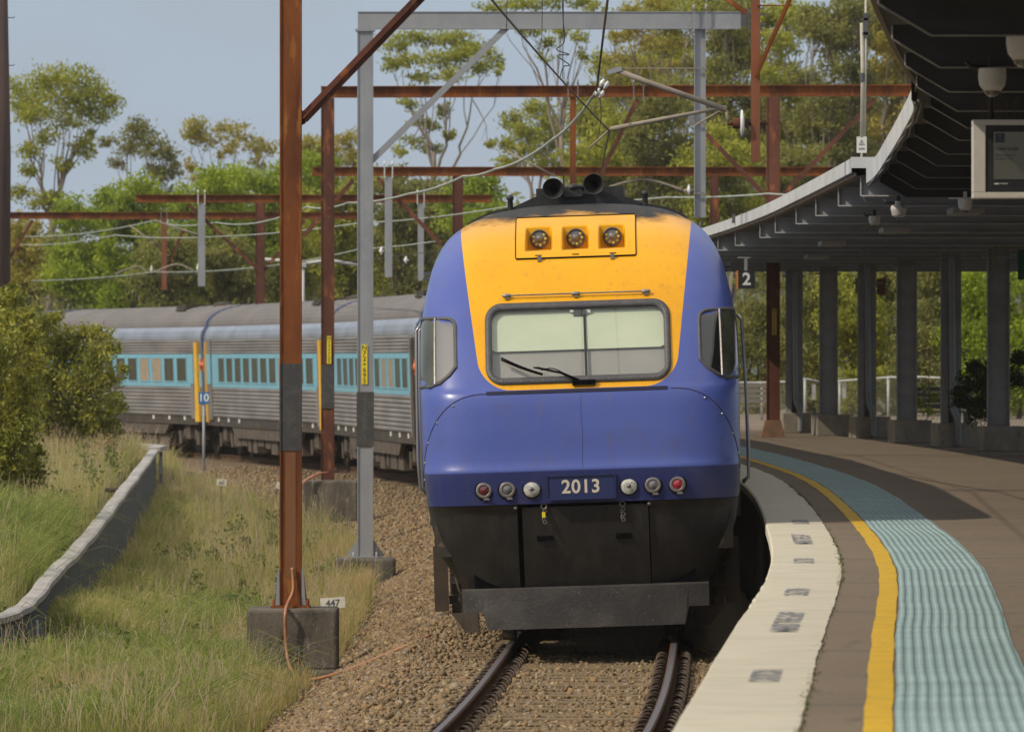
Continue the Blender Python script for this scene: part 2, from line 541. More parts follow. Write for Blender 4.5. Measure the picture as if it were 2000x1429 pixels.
# rails
rail_m = surf('rusty_rail', (0.105, 0.055, 0.030), (0.065, 0.038, 0.024), 0.85, 0.0, 5, spec=0.15)
m, n, b = newmat('polished_rail_head')
b.inputs['Base Color'].default_value = (0.11, 0.10, 0.105, 1); b.inputs['Metallic'].default_value = 0.3
b.inputs['Roughness'].default_value = 0.5
rail_top = m
dr = np.unique(np.concatenate([np.arange(-30, 50, 3), np.arange(50, 90, 0.6), np.arange(90, 330, 2)]))
def rail(sign, label):
    c0 = 0.7535 * sign
    zc = math.sin(CANT) * c0
    pr = [(-0.035, -0.012), (-0.035, -0.038), (-0.010, -0.052), (-0.009, -0.128), (-0.07, -0.142), (-0.07, -0.152),
          (0.07, -0.152), (0.07, -0.142), (0.009, -0.128), (0.010, -0.052), (0.035, -0.038), (0.035, -0.012)]
    mb = MB()
    mb.grid(sweep(dr, [(c0 + a, zc + z) for a, z in pr]), True)
    mb.mi = 1
    mb.grid(sweep(dr, [(c0 + a, zc + z) for a, z in [(-0.020, 0.0003), (0, 0.001), (0.022, 0.0003)]]), True, flip=True)
    mb.mi = 0
    mb.grid(sweep(dr, [(c0 + a, zc + z) for a, z in [(-0.035, -0.012), (-0.028, -0.003), (0, -0.0005), (0.028, -0.003), (0.035, -0.012)]]), True, flip=True)
    mb.build('rail', [rail_m, rail_top], label=label, cat='rail', group='running rails of the curved track')
rail(-1, 'left hand running rail of the track, rust brown with a polished top')
rail(1, 'right hand running rail of the track, nearer the platform')

# sleepers with rail clips
slp_m = surf('dusty_sleeper', (0.21, 0.145, 0.072), (0.13, 0.09, 0.05), 0.9, 0, 6, (1, 1, 1), 0.4, 0.65)
clip_m = surf('rail_clip_steel', (0.055, 0.038, 0.028), (0.09, 0.055, 0.035), 0.7, 0.2, 20)
def make_sleeper():
    mb = MB()
    mb.box((0, 0, -0.215), (2.5, 0.225, 0.13), top=(0.99, 0.86))
    s = mb.build('sleeper', slp_m, bevel=0.008)
    for sg in (-1, 1):
        for k in (-1, 1):
            c0 = sg * 0.7535 + k * 0.105
            zc = math.sin(CANT) * sg * 0.7535 - 0.115
            pts = []
            for q in range(9):
                a = q / 8 * math.pi * 1.5 - 0.4
                pts.append((c0 + k * 0.045 * math.cos(a), -0.055 + 0.11 * q / 8, zc + 0.042 * math.sin(a)))
            m2 = MB(); m2.tube(pts, 0.0125, 6)
            m2.box((c0 + k * 0.02, 0, zc - 0.028), (0.07, 0.09, 0.022))
            m2.build('rail_clip', clip_m, s)
    return s
proto_s = None
SL0 = 51.3
for i in range(36):
    d = SL0 + 0.6 * i
    if proto_s is None: s = proto_s = make_sleeper()
    else: s = copy_tree(proto_s)
    p = off(np.array([d]), 0.0, 0.0)[0]
    s.location = p + np.array([0, 0, rng.uniform(-0.012, 0.006)])
    s.rotation_euler = (0, 0, -math.atan(float(slope(d))) + rng.uniform(-0.006, 0.006))
    tag(s, 'dusty brown sleeper half buried in ballast with clips holding both rails', 'sleeper', 'sleepers in front of the train')

# ------------------------------------------------------------------ platform
PZ = 1.1
E0 = 1.58
def und(o, d):  # the paving is not quite level
    return 0.0022 * np.sin(d * 1.15 + o) + 0.0012 * np.sin(d * 2.3 + 1.2) + 0.004 * np.sin(o * 2 + d * 0.23)
def pgrid(ds, os_, z, jit=None):
    A = []
    for j, o in enumerate(os_):
        oo = o + (jit(j, ds) if jit else 0)
        p = off(ds, oo, 0.0); p[:, 2] = z + und(o, ds) * min(1, 1)
        A.append(p)
    return np.stack(A, 1)
dp = np.unique(np.concatenate([np.arange(-30, 24, 3), np.arange(24, 130, 0.25), np.arange(130, 232, 1.5)]))
def wob(a, f, ph=0): return lambda j, d: a * (np.sin(d * f + ph) + 0.6 * np.sin(d * f * 2.3 + 2 * ph) + 0.4 * np.sin(d * f * 5.1 + ph))

m, n, b = newmat('asphalt')
v = coord(n)
c = mixc(n, ramp(n, noise(n, v, 0.5, 5), 0.38, 0.66), (0.180, 0.132, 0.086), (0.145, 0.105, 0.070))
c = mixc(n, ramp(n, noise(n, v, 90, 3), 0.45, 0.62), c, (0.225, 0.17, 0.115))
c = mixc(n, ramp(n, noise(n, coord(n, (3, 0.6, 1)), 2.0, 5), 0.62, 0.72), c, (0.10, 0.078, 0.06))
c = mixc(n, ramp(n, noise(n, v, 16, 2), 0.70, 0.73), c, (0.075, 0.06, 0.05))
c = mixc(n, ramp(n, noise(n, coord(n, (1, 1, 1)), 23, 2), 0.745, 0.76), c, (0.36, 0.33, 0.28))
# joints across the platform
w_ = n.nodes.new('ShaderNodeTexWave'); w_.wave_type = 'BANDS'; w_.bands_direction = 'Y'
w_.inputs['Scale'].default_value = 0.052; w_.inputs['Distortion'].default_value = 0.4; w_.inputs['Detail'].default_value = 2
lk(n, v, w_.inputs['Vector'])
c = mixc(n, ramp(n, w_.outputs['Fac'], 0.9990, 0.9999), c, (0.12, 0.095, 0.07))
lk(n, c, b.inputs['Base Color']); b.inputs['Roughness'].default_value = 0.9
bumpn(n, noise(n, v, 120, 3), 0.35, 0.01, b)
asph = m
A = pgrid(dp, [E0 + 0.50, E0 + 0.8, E0 + 1.4, E0 + 2.2, E0 + 4, E0 + 6, E0 + 8, E0 + 11, E0 + 16], PZ)
mb = MB(); mb.grid(A, True); mb.build('platform_paving', asph, kind='structure')
# side wall under the coping
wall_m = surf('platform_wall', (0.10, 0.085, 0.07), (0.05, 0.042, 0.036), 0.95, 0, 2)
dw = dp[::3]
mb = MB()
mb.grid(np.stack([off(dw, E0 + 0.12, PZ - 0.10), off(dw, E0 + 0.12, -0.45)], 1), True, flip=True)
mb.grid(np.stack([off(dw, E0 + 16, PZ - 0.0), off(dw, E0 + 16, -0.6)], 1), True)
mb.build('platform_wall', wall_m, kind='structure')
# coping: white painted concrete edge, chipped along the rim
m, n, b = newmat('white_painted_coping')
v = coord(n)
c = mixc(n, ramp(n, noise(n, coord(n, (1.5, 3.5, 1)), 1.6, 6), 0.42, 0.66), (0.60, 0.54, 0.42), (0.50, 0.45, 0.345))
c = mixc(n, ramp(n, noise(n, coord(n, (1, 9, 1)), 1.2, 5, 0.7), 0.60, 0.72), c, (0.45, 0.40, 0.33))
c = mixc(n, ramp(n, noise(n, coord(n, (4, 9, 1)), 7, 3), 0.66, 0.72), c, (0.33, 0.29, 0.24))
lk(n, c, b.inputs['Base Color']); b.inputs['Roughness'].default_value = 0.8
bumpn(n, noise(n, v, 30, 3), 0.2, 0.01, b)
cop = m
rag = rng.normal(0, 0.0004, len(dp))
A = [off(dp, E0 + 0.02 + rag, PZ - 0.11), off(dp, E0 + rag, PZ - 0.09), off(dp, E0 + rag, PZ - 0.012), off(dp, E0 + 0.015 + rag, PZ + 0.004),
     off(dp, E0 + 0.25, PZ + 0.006), off(dp, E0 + 0.515 + rng.normal(0, 0.003, len(dp)), PZ + 0.006)]
A = np.stack(A, 1)
for j, o in enumerate([E0] * 4 + [E0 + 0.25, E0 + 0.5]): A[:, j, 2] += und(o, dp)
# a broken bit of the rim
mb = MB()
k = (dp > 45) & (dp < 52.5)
A[k, 1:4, 0] += (0.005 * rng.standard_normal(k.sum()))[:, None]
A[k, 1:4, 2] -= np.abs(0.006 * rng.standard_normal(k.sum()))[:, None]
mb.grid(A, False)
mb.build('platform_edge', cop, kind='structure')
# weeds in the joint between coping and asphalt
Vw, Fw = [], []
nw = 2600
dd = rng.uniform(28, 110, nw); oo = E0 + 0.515 + rng.normal(0, 0.012, nw)
bp = off(dd, oo, PZ); 
h = rng.uniform(0.003, 0.010, nw); w2 = rng.uniform(0.003, 0.010, nw)
dx = rng.normal(0, 0.012, (nw, 2))
Vw = np.stack([bp + np.stack([-w2, 0 * w2, 0 * w2], -1), bp + np.stack([w2, 0 * w2, 0 * w2], -1), bp + np.stack([dx[:, 0], dx[:, 1], h], -1)], 1).reshape(-1, 3)
weed_m = surf('joint_weed', (0.10, 0.12, 0.03), (0.16, 0.13, 0.06), 0.9, 0, 3)
np_mesh('joint_weeds', Vw, np.arange(nw * 3).reshape(-1, 3), weed_m, kind='stuff', label='tiny weeds growing in the joint behind the white platform edge', cat='weeds')
# yellow line
m, n, b = newmat('yellow_line_paint')
v = coord(n)
c = mixc(n, ramp(n, noise(n, v, 5, 5), 0.4, 0.68), (0.68, 0.40, 0.004), (0.54, 0.33, 0.01))
c = mixc(n, ramp(n, noise(n, coord(n, (1, 0.6, 1)), 26, 3), 0.66, 0.70), c, (0.17, 0.12, 0.05))
lk(n, c, b.inputs['Base Color']); b.inputs['Roughness'].default_value = 0.75
A = pgrid(dp, [E0 + 0.775, E0 + 0.895], PZ + 0.005, wob(0.003, 1.3, 0.3))
mb = MB(); mb.grid(A, False); mb.build('yellow_line', m, kind='structure')
# tactile paving: mats of small raised studs
m, n, b = newmat('tactile_mat')
v = coord(n)
c = mixc(n, ramp(n, noise(n, v, 1.5, 5), 0.38, 0.66), (0.255, 0.355, 0.355), (0.31, 0.42, 0.42))
c = mixc(n, ramp(n, noise(n, coord(n, (2, 6, 1)), 5, 4), 0.62, 0.72), c, (0.18, 0.24, 0.225))
c = mixc(n, ramp(n, noise(n, coord(n, (0.4, 4.5, 1)), 1.0, 2), 0.46, 0.54), c, (0.225, 0.31, 0.31))
c = mixc(n, ramp(n, noise(n, coord(n, (1.0, 1.0, 1)), 14, 3), 0.62, 0.70), c, (0.33, 0.38, 0.35))
lk(n, c, b.inputs['Base Color']); b.inputs['Roughness'].default_value = 0.7
tact = m
T0, T1 = E0 + 0.905, E0 + 1.52
A = pgrid(dp, np.linspace(T0, T1, 4), PZ + 0.006, wob(0.003, 0.7, 1.1))
mb = MB(); mb.grid(A, False)
tpo = mb.build('tactile_paving', tact, kind='structure')
NR = 12
drow = np.arange(27, 150, 0.0512)
k = np.arange(len(drow))
orow = np.linspace(T0 + 0.028, T1 - 0.028, NR)
D, O = np.meshgrid(drow, orow, indexing='ij')
wv = 0.003 * np.sin(D * 0.7 + 1.1) + 0.002 * np.sin(D * 1.3) + 0.004 * (((D / 1.8).astype(int) * 7919 % 13) / 13 - 0.5)
C = off(D.ravel(), (O + wv).ravel(), 0.0)
C[:, 2] = PZ + 0.006 + und(O.ravel(), D.ravel())
ang = np.arange(6) / 6 * 2 * math.pi
ring = np.stack([np.cos(ang), np.sin(ang), 0 * ang], -1)
Vt = np.concatenate([C[:, None] + ring * 0.0185, C[:, None] + ring * 0.0125 + np.array([0, 0, 0.0055])], 1)
base = np.arange(len(C))[:, None, None] * 12
q = np.array([[i, (i + 1) % 6, 6 + (i + 1) % 6, 6 + i] for i in range(6)] + [[6, 7, 8, 9], [6, 9, 10, 11]])
np_mesh('tactile_studs', Vt.reshape(-1, 3), (q[None] + base).reshape(-1, 4), tact, tpo)
# stencilled block marks on the coping, worn and unreadable: rows of short strokes
sten = surf('stencil_paint', (0.17, 0.18, 0.22), (0.40, 0.38, 0.36), 0.8, 0, 25, (1, 1, 1), 0.5, 0.62)
for (px, py0, py1, w0, word) in ((1565, 1017, 1025, 34, 'CAUTION'), (1568, 1043, 1063, 38, 'MIND THE GAP'), (1572, 1090, 1100, 41, 'CAUTION'),
                               (1559, 1152, 1166, 49, 'CAUTION'), (1541, 1198, 1238, 55, 'MIND THE GAP'), (1499, 1309, 1333, 62, 'CAUTION')):
    d0 = (CAMZ - PZ) * F / (py1 - HOR); d1 = (CAMZ - PZ) * F / (py0 - HOR); dm = (d0 + d1) / 2
    wide = w0 * dm / F                      # the words run along the edge and face the passengers
    X = (px - 1000) * dm / F
    o = text_mesh('stencil_lettering', word, wide * 1.35, sten, None, (X, dm, PZ + 0.0095 + float(und(E0 + 0.25, np.array(dm)))), (0, 0, R(90) - math.atan(float(slope(dm)))), 0.0, 0.004, kind='structure')
    o.scale = ((d1 - d0) * 0.94 / max(o.dimensions.x, 0.1), 1, 1)
# ------------------------------------------------------------------ power car
def pchip(x, y):
    x = np.asarray(x, float); y = np.asarray(y, float)
    h = np.diff(x); dl = np.diff(y) / h
    m = np.zeros(len(x)); m[0], m[-1] = dl[0], dl[-1]
    for i in range(1, len(x) - 1):
        if dl[i - 1] * dl[i] > 0:
            w1, w2 = 2 * h[i] + h[i - 1], h[i] + 2 * h[i - 1]
            m[i] = (w1 + w2) / (w1 / dl[i - 1] + w2 / dl[i])
    def f(q):
        q = np.asarray(q, float)
        i = np.clip(np.searchsorted(x, q) - 1, 0, len(x) - 2)
        t = np.clip((q - x[i]) / h[i], 0, 1)
        return ((2 * t ** 3 - 3 * t ** 2 + 1) * y[i] + (t ** 3 - 2 * t ** 2 + t) * h[i] * m[i]
                + (-2 * t ** 3 + 3 * t ** 2) * y[i + 1] + (t ** 3 - t ** 2) * h[i] * m[i + 1])
    return f
VT = 4.045
f_hw = pchip([0.50, 0.60, 0.75, 0.90, 1.10, 1.30, 1.62, 2.30, 2.87, 3.10, 3.25, 3.40, 3.53, 3.64, 3.72, 3.80, 3.865, 3.925, 3.965, 4.00, 4.03, VT],
             [1.07, 1.16, 1.255, 1.325, 1.38, 1.41, 1.44, 1.45, 1.44, 1.415, 1.385, 1.35, 1.305, 1.25, 1.195, 1.11, 1.01, 0.90, 0.79, 0.62, 0.38, 0.0])
f_w0a = pchip([0.50, 0.9, 1.28, 1.30], [0.36, 0.20, 0.09, 0.085])
f_w0b = pchip([1.28, 1.58, 1.60, 1.66, 2.0, 2.30, 2.34, 2.40, 2.60, 3.10, 3.30, 3.50, 3.72, 3.865, 3.965, 4.03, VT],
              [0.05, 0.002, 0.0, 0.022, 0.07, 0.135, 0.165, 0.20, 0.32, 0.66, 0.83, 1.04, 1.36, 1.72, 2.15, 2.70, 3.2])
def f_w0(v): return np.where(np.asarray(v) < 1.29, f_w0a(v), f_w0b(v))
f_L = pchip([0.5, 1.3, 2.4, 3.2, VT], [0.75, 0.92, 1.0, 1.05, 1.0])
PW = 4.7
def nose_w(u, v):
    hw = np.maximum(f_hw(v), 1e-3)
    q = np.clip(np.abs(u) / hw, 0, 0.9995)
    return f_w0(v) + f_L(v) * (1 - (1 - q ** PW) ** (1 / PW))
def nose_p(u, v, out=0.0):
    """point on the nose skin at front-view position u, v pushed outwards"""
    u = np.asarray(u, float); v = np.asarray(v, float)
    e = 0.004
    w = nose_w(u, v)
    du = (nose_w(u + e, v) - nose_w(u - e, v)) / (2 * e)
    dv = (nose_w(u, v + e) - nose_w(u, v - e)) / (2 * e)
    k = np.sqrt(1 + du ** 2 + dv ** 2)
    return np.stack([u + out * du / k, w - out / k, v + out * dv / k], -1)
TH = np.linspace(0, math.pi / 2, 34)
def plan(v, th, LEN):
    """skin point by angle th (-pi/2..pi/2)"""
    s = np.sign(np.sin(th)); a = np.abs(np.sin(th)); c = np.abs(np.cos(th))
    u = f_hw(v) * s * a ** (2 / PW)
    w = f_w0(v) + f_L(v) * (1 - c ** (2 / PW))
    return u, w

# materials of the power car
def livery():
    m, n, b = newmat('power_car_livery')
    t = n.nodes.new('ShaderNodeTexCoord'); sp = n.nodes.new('ShaderNodeSeparateXYZ')
    lk(n, t.outputs['Object'], sp.inputs[0])
    X, Y, Z = sp.outputs
    au = math_n(n, 'ABSOLUTE', X)
    # half width of the yellow field grows with height
    hwid = math_n(n, 'MULTIPLY_ADD', math_n(n, 'SUBTRACT', Z, 2.42), 0.128, 0.885)
    r = 0.27
    qx = math_n(n, 'MAXIMUM', math_n(n, 'SUBTRACT', au, math_n(n, 'SUBTRACT', hwid, r)), 0.0)
    qz = math_n(n, 'MAXIMUM', math_n(n, 'SUBTRACT', 2.325 + r, Z), 0.0)
    ln = math_n(n, 'SQRT', math_n(n, 'ADD', math_n(n, 'MULTIPLY', qx, qx), math_n(n, 'MULTIPLY', qz, qz)))
    ymask = math_n(n, 'MULTIPLY', math_n(n, 'LESS_THAN', ln, r), math_n(n, 'LESS_THAN', Y, 4.2))
    v = coord(n)
    blue = mixc(n, ramp(n, noise(n, v, 1.4, 5), 0.35, 0.7), (0.072, 0.104, 0.365), (0.086, 0.120, 0.385))
    blue = mixc(n, ramp(n, noise(n, coord(n, (9, 9, 1.2)), 1.5, 5), 0.55, 0.75), blue, (0.100, 0.112, 0.29))
    yel = mixc(n, ramp(n, noise(n, v, 2.2, 5), 0.4, 0.7), (0.82, 0.385, 0.0), (0.76, 0.345, 0.002))
    yel = mixc(n, ramp(n, noise(n, coord(n, (7, 7, 0.8)), 1.4, 6), 0.60, 0.78), yel, (0.60, 0.27, 0.008))
    c = mixc(n, ymask, blue, yel)
    # undercut lamp band: its shade is put into a darker blue
    band = math_n(n, 'LESS_THAN', Z, 1.592)
    c = mixc(n, band, c, (0.032, 0.042, 0.150))
    # pale sill patch low on the platform side
    # road dirt and the soot round the roof
    c = mixc(n, math_n(n, 'MULTIPLY', ramp(n, noise(n, v, 55, 2), 0.70, 0.74), 0.5), c, (0.30, 0.28, 0.27))
    c = mixc(n, math_n(n, 'MULTIPLY', ramp(n, noise(n, coord(n, (14, 14, 0.7)), 1.3, 6, 0.7), 0.56, 0.74), 0.32), c, (0.12, 0.10, 0.09))
    dirt = math_n(n, 'MULTIPLY', ramp(n, noise(n, v, 3, 6), 0.5, 0.72), 0.30)
    c = mixc(n, math_n(n, 'MULTIPLY', dirt, math_n(n, 'LESS_THAN', Z, 2.2)), c, (0.10, 0.09, 0.09))
    nn = math_n(n, 'MULTIPLY', math_n(n, 'SUBTRACT', noise(n, coord(n, (1.5, 1.0, 4)), 2.0, 6), 0.5), 0.30)
    hz = math_n(n, 'ADD', math_n(n, 'ADD', Z, nn), math_n(n, 'MULTIPLY', au, 0.055))
    soot = ramp(n, hz, 3.83, 3.985)
    s2 = n.nodes.new('ShaderNodeMapRange'); lk(n, hz, s2.inputs[0])
    s2.inputs[1].default_value = 3.86; s2.inputs[2].default_value = 3.955
    c = mixc(n, s2.outputs[0], c, (0.026, 0.024, 0.023))
    lk(n, c, b.inputs['Base Color'])
    b.inputs['Roughness'].default_value = 0.30
    rr = n.nodes.new('ShaderNodeMapRange'); lk(n, noise(n, v, 2.5, 4), rr.inputs[0])
    rr.inputs[3].default_value = 0.22; rr.inputs[4].default_value = 0.42
    lk(n, math_n(n, 'ADD', rr.outputs[0], math_n(n, 'MULTIPLY', s2.outputs[0], 0.35)), b.inputs['Roughness'])
    b.inputs['Specular IOR Level'].default_value = 0.32
    lk(n, math_n(n, 'MULTIPLY_ADD', s2.outputs[0], -0.15, 0.16), b.inputs['Coat Weight']); b.inputs['Coat Roughness'].default_value = 0.12
    bumpn(n, noise(n, v, 1.8, 2), 0.10, 0.05, b)
    return m
M['livery'] = livery()
M['yellow_panel'] = surf('yellow_panel_paint', (0.80, 0.39, 0.0), (0.74, 0.35, 0.002), 0.4, 0, 5, coat=0.1, spec=0.3)
M['skirt'] = surf('black_skirt_plastic', (0.018, 0.0165, 0.0155), (0.036, 0.031, 0.026), 0.55, 0, 2.0, (3.5, 3.5, 0.6), 0.42, 0.7,
                  (0.07, 0.062, 0.052), 30, 0.66, 0.78, 0.15, 20)
M['apron'] = surf('worn_grey_apron', (0.050, 0.045, 0.044), (0.105, 0.094, 0.084), 0.6, 0.1, 2.4, (1, 1, 1.4), 0.42, 0.72,
                  (0.19, 0.17, 0.15), 38, 0.63, 0.75, 0.25, 30)
M['rubber'] = surf('window_rubber', (0.065, 0.062, 0.067), (0.09, 0.087, 0.088), 0.55, 0, 8)
M['seam'] = surf('dark_seam', (0.005, 0.005, 0.007), None, 0.9, spec=0.0)
M['steel'] = surf('bare_steel', (0.42, 0.40, 0.38), None, 0.35, 0.8)
M['brown_gear'] = surf('brake_dust_steel', (0.085, 0.058, 0.038), (0.05, 0.037, 0.028), 0.85, 0, 4, (1, 1, 1), 0.4, 0.6, (0.14, 0.10, 0.06), 16, 0.6, 0.7)
def glass_mat(name, tint=(0.9, 0.92, 0.92), rough=0.03, fr=1.0):
    m = bpy.data.materials.new(name); m.use_nodes = True; n = m.node_tree; n.nodes.clear()
    tr = n.nodes.new('ShaderNodeBsdfTransparent'); tr.inputs[0].default_value = (*tint, 1)
    gl = n.nodes.new('ShaderNodeBsdfGlossy'); gl.inputs['Roughness'].default_value = rough
    fz = n.nodes.new('ShaderNodeLayerWeight')
    mx = n.nodes.new('ShaderNodeMixShader'); o = n.nodes.new('ShaderNodeOutputMaterial')
    lk(n, math_n(n, 'MULTIPLY_ADD', math_n(n, 'POWER', fz.outputs['Facing'], 5.0), 0.9, 0.045 * fr), mx.inputs[0]); lk(n, tr.outputs[0], mx.inputs[1]); lk(n, gl.outputs[0], mx.inputs[2])
    lk(n, mx.outputs[0], o.inputs[0])
    return m
M['glass'] = glass_mat('clear_glass', (0.90, 0.93, 0.90), 0.02, 1.6)
M['dark_glass'] = surf('dark_cab_glass', (0.012, 0.012, 0.013), None, 0.06)
M['dark_glass'].node_tree.nodes['Principled BSDF'].inputs['Coat Weight'].default_value = 1
M['grey_glass'] = surf('grey_cab_glass', (0.16, 0.157, 0.16), None, 0.5)
M['rear_pane'] = surf('dark_green_reflecting_pane', (0.045, 0.048, 0.034), (0.08, 0.085, 0.06), 0.15, 0, 3, (1, 1, 0.6))
M['blind'] = surf('pale_green_blind', (0.63, 0.65, 0.50), (0.56, 0.58, 0.45), 0.8, 0, 1.2, (1, 1, 2))
M['cab_wall'] = surf('mauve_grey_cab_wall', (0.36, 0.325, 0.315), (0.31, 0.285, 0.28), 0.8, 0, 1.5)
M['lens_red'] = surf('red_lamp_lens', (0.14, 0.010, 0.016), (0.09, 0.008, 0.014), 0.15, coat=1)
M['lens_red_lit'] = surf('bright_red_lamp_lens', (0.38, 0.015, 0.03), None, 0.15, coat=1)
M['lens_grey'] = surf('grey_lamp_lens', (0.16, 0.155, 0.16), (0.10, 0.10, 0.105), 0.15, coat=1)
M['lens_white'] = surf('white_lamp_lens', (0.62, 0.60, 0.53), (0.30, 0.29, 0.26), 0.15, 0, 30, coat=1)
M['lamp_rim'] = surf('lamp_rim_metal', (0.30, 0.27, 0.25), (0.18, 0.165, 0.155), 0.45, 0.5, 30)
M['led'] = surf('led_bulb', (0.55, 0.42, 0.06), None, 0.2)
M['num_plate'] = surf('number_panel_blue', (0.020, 0.028, 0.105), None, 0.35)
M['num_text'] = surf('beige_numerals', (0.62, 0.54, 0.44), None, 0.6)
M['roofdark'] = surf('sooty_roof', (0.035, 0.033, 0.033), (0.055, 0.05, 0.047), 0.7, 0, 3)
M['under'] = surf('underframe_grime', (0.030, 0.025, 0.021), (0.065, 0.050, 0.036), 0.85, 0, 2.5, (1, 1, 1), 0.42, 0.62, (0.13, 0.095, 0.062), 11, 0.58, 0.68)
M['under_l'] = surf('underframe_dusty', (0.115, 0.086, 0.062), (0.060, 0.045, 0.034), 0.85, 0, 4, (1, 1, 1), 0.4, 0.62)

def ring_patch(poly, width, outp, mat, name, parent, thick=0.02, pt=nose_p, inset_dir=None):
    """frame strip that follows a closed outline on the skin, outer edge = poly, inner = poly shrunk by width"""
    poly = np.asarray(poly, float); n = len(poly)
    c = poly.mean(0)
    t = np.roll(poly, -1, 0) - np.roll(poly, 1, 0)
    nrm = np.stack([-t[:, 1], t[:, 0]], 1); nrm /= np.linalg.norm(nrm, axis=1, keepdims=True)
    if ((c - poly) * nrm).sum() < 0: nrm = -nrm
    inner = poly + nrm * width
    A = []
    for q, o in ((poly, -0.01), (poly, outp), (inner, outp), (inner, -thick)):
        A.append(pt(q[:, 0], q[:, 1], o))
    A = np.stack(A, 0); A = np.concatenate([A, A[:, :1]], 1)
    mb = MB(); mb.grid(A, True)
    return mb.build(name, mat, parent), inner
def rrect(u0, u1, v0, v1, r, n=8):
    pts = []
    for (cx_, cy_, a0) in ((u1 - r, v1 - r, 0), (u0 + r, v1 - r, 90), (u0 + r, v0 + r, 180), (u1 - r, v0 + r, 270)):
        for k in range(n + 1):
            a = R(a0 + 90 * k / n); pts.append((cx_ + r * math.cos(a), cy_ + r * math.sin(a)))
    # densify the straight runs so that they hug the curved skin
    out = []
    for i, p in enumerate(pts):
        q = pts[(i + 1) % len(pts)]
        L_ = math.hypot(q[0] - p[0], q[1] - p[1]); k = max(1, int(L_ / 0.05))
        for j in range(k): out.append((p[0] + (q[0] - p[0]) * j / k, p[1] + (q[1] - p[1]) * j / k))
    return np.array(out)
def inside(poly, x, y):
    r = np.zeros(np.shape(x), bool); n = len(poly)
    for i in range(n):
        x0, y0 = poly[i]; x1, y1 = poly[(i + 1) % n]
        if y0 == y1: continue
        c = ((y0 > y) != (y1 > y)) & (x < (x1 - x0) * (y - y0) / (y1 - y0) + x0)
        r ^= c
    return r
def fill_patch(poly, outp, mat, name, parent, pt=nose_p, n=26, flip=False, **kw):
    """skin-hugging panel inside a convex outline: rows from left edge to right edge"""
    poly = np.asarray(poly); v0, v1 = poly[:, 1].min(), poly[:, 1].max()
    rows = []
    for v in np.linspace(v0 + 1e-4, v1 - 1e-4, n):
        xs_ = []
        for i in range(len(poly)):
            a, b_ = poly[i], poly[(i + 1) % len(poly)]
            if (a[1] > v) != (b_[1] > v): xs_.append(a[0] + (v - a[1]) / (b_[1] - a[1]) * (b_[0] - a[0]))
        u = np.linspace(min(xs_), max(xs_), n)
        rows.append(pt(u, np.full(n, v), outp))
    mb = MB(); mb.grid(np.stack(rows, 0), True, flip=flip)
    return mb.build(name, mat, parent, **kw)

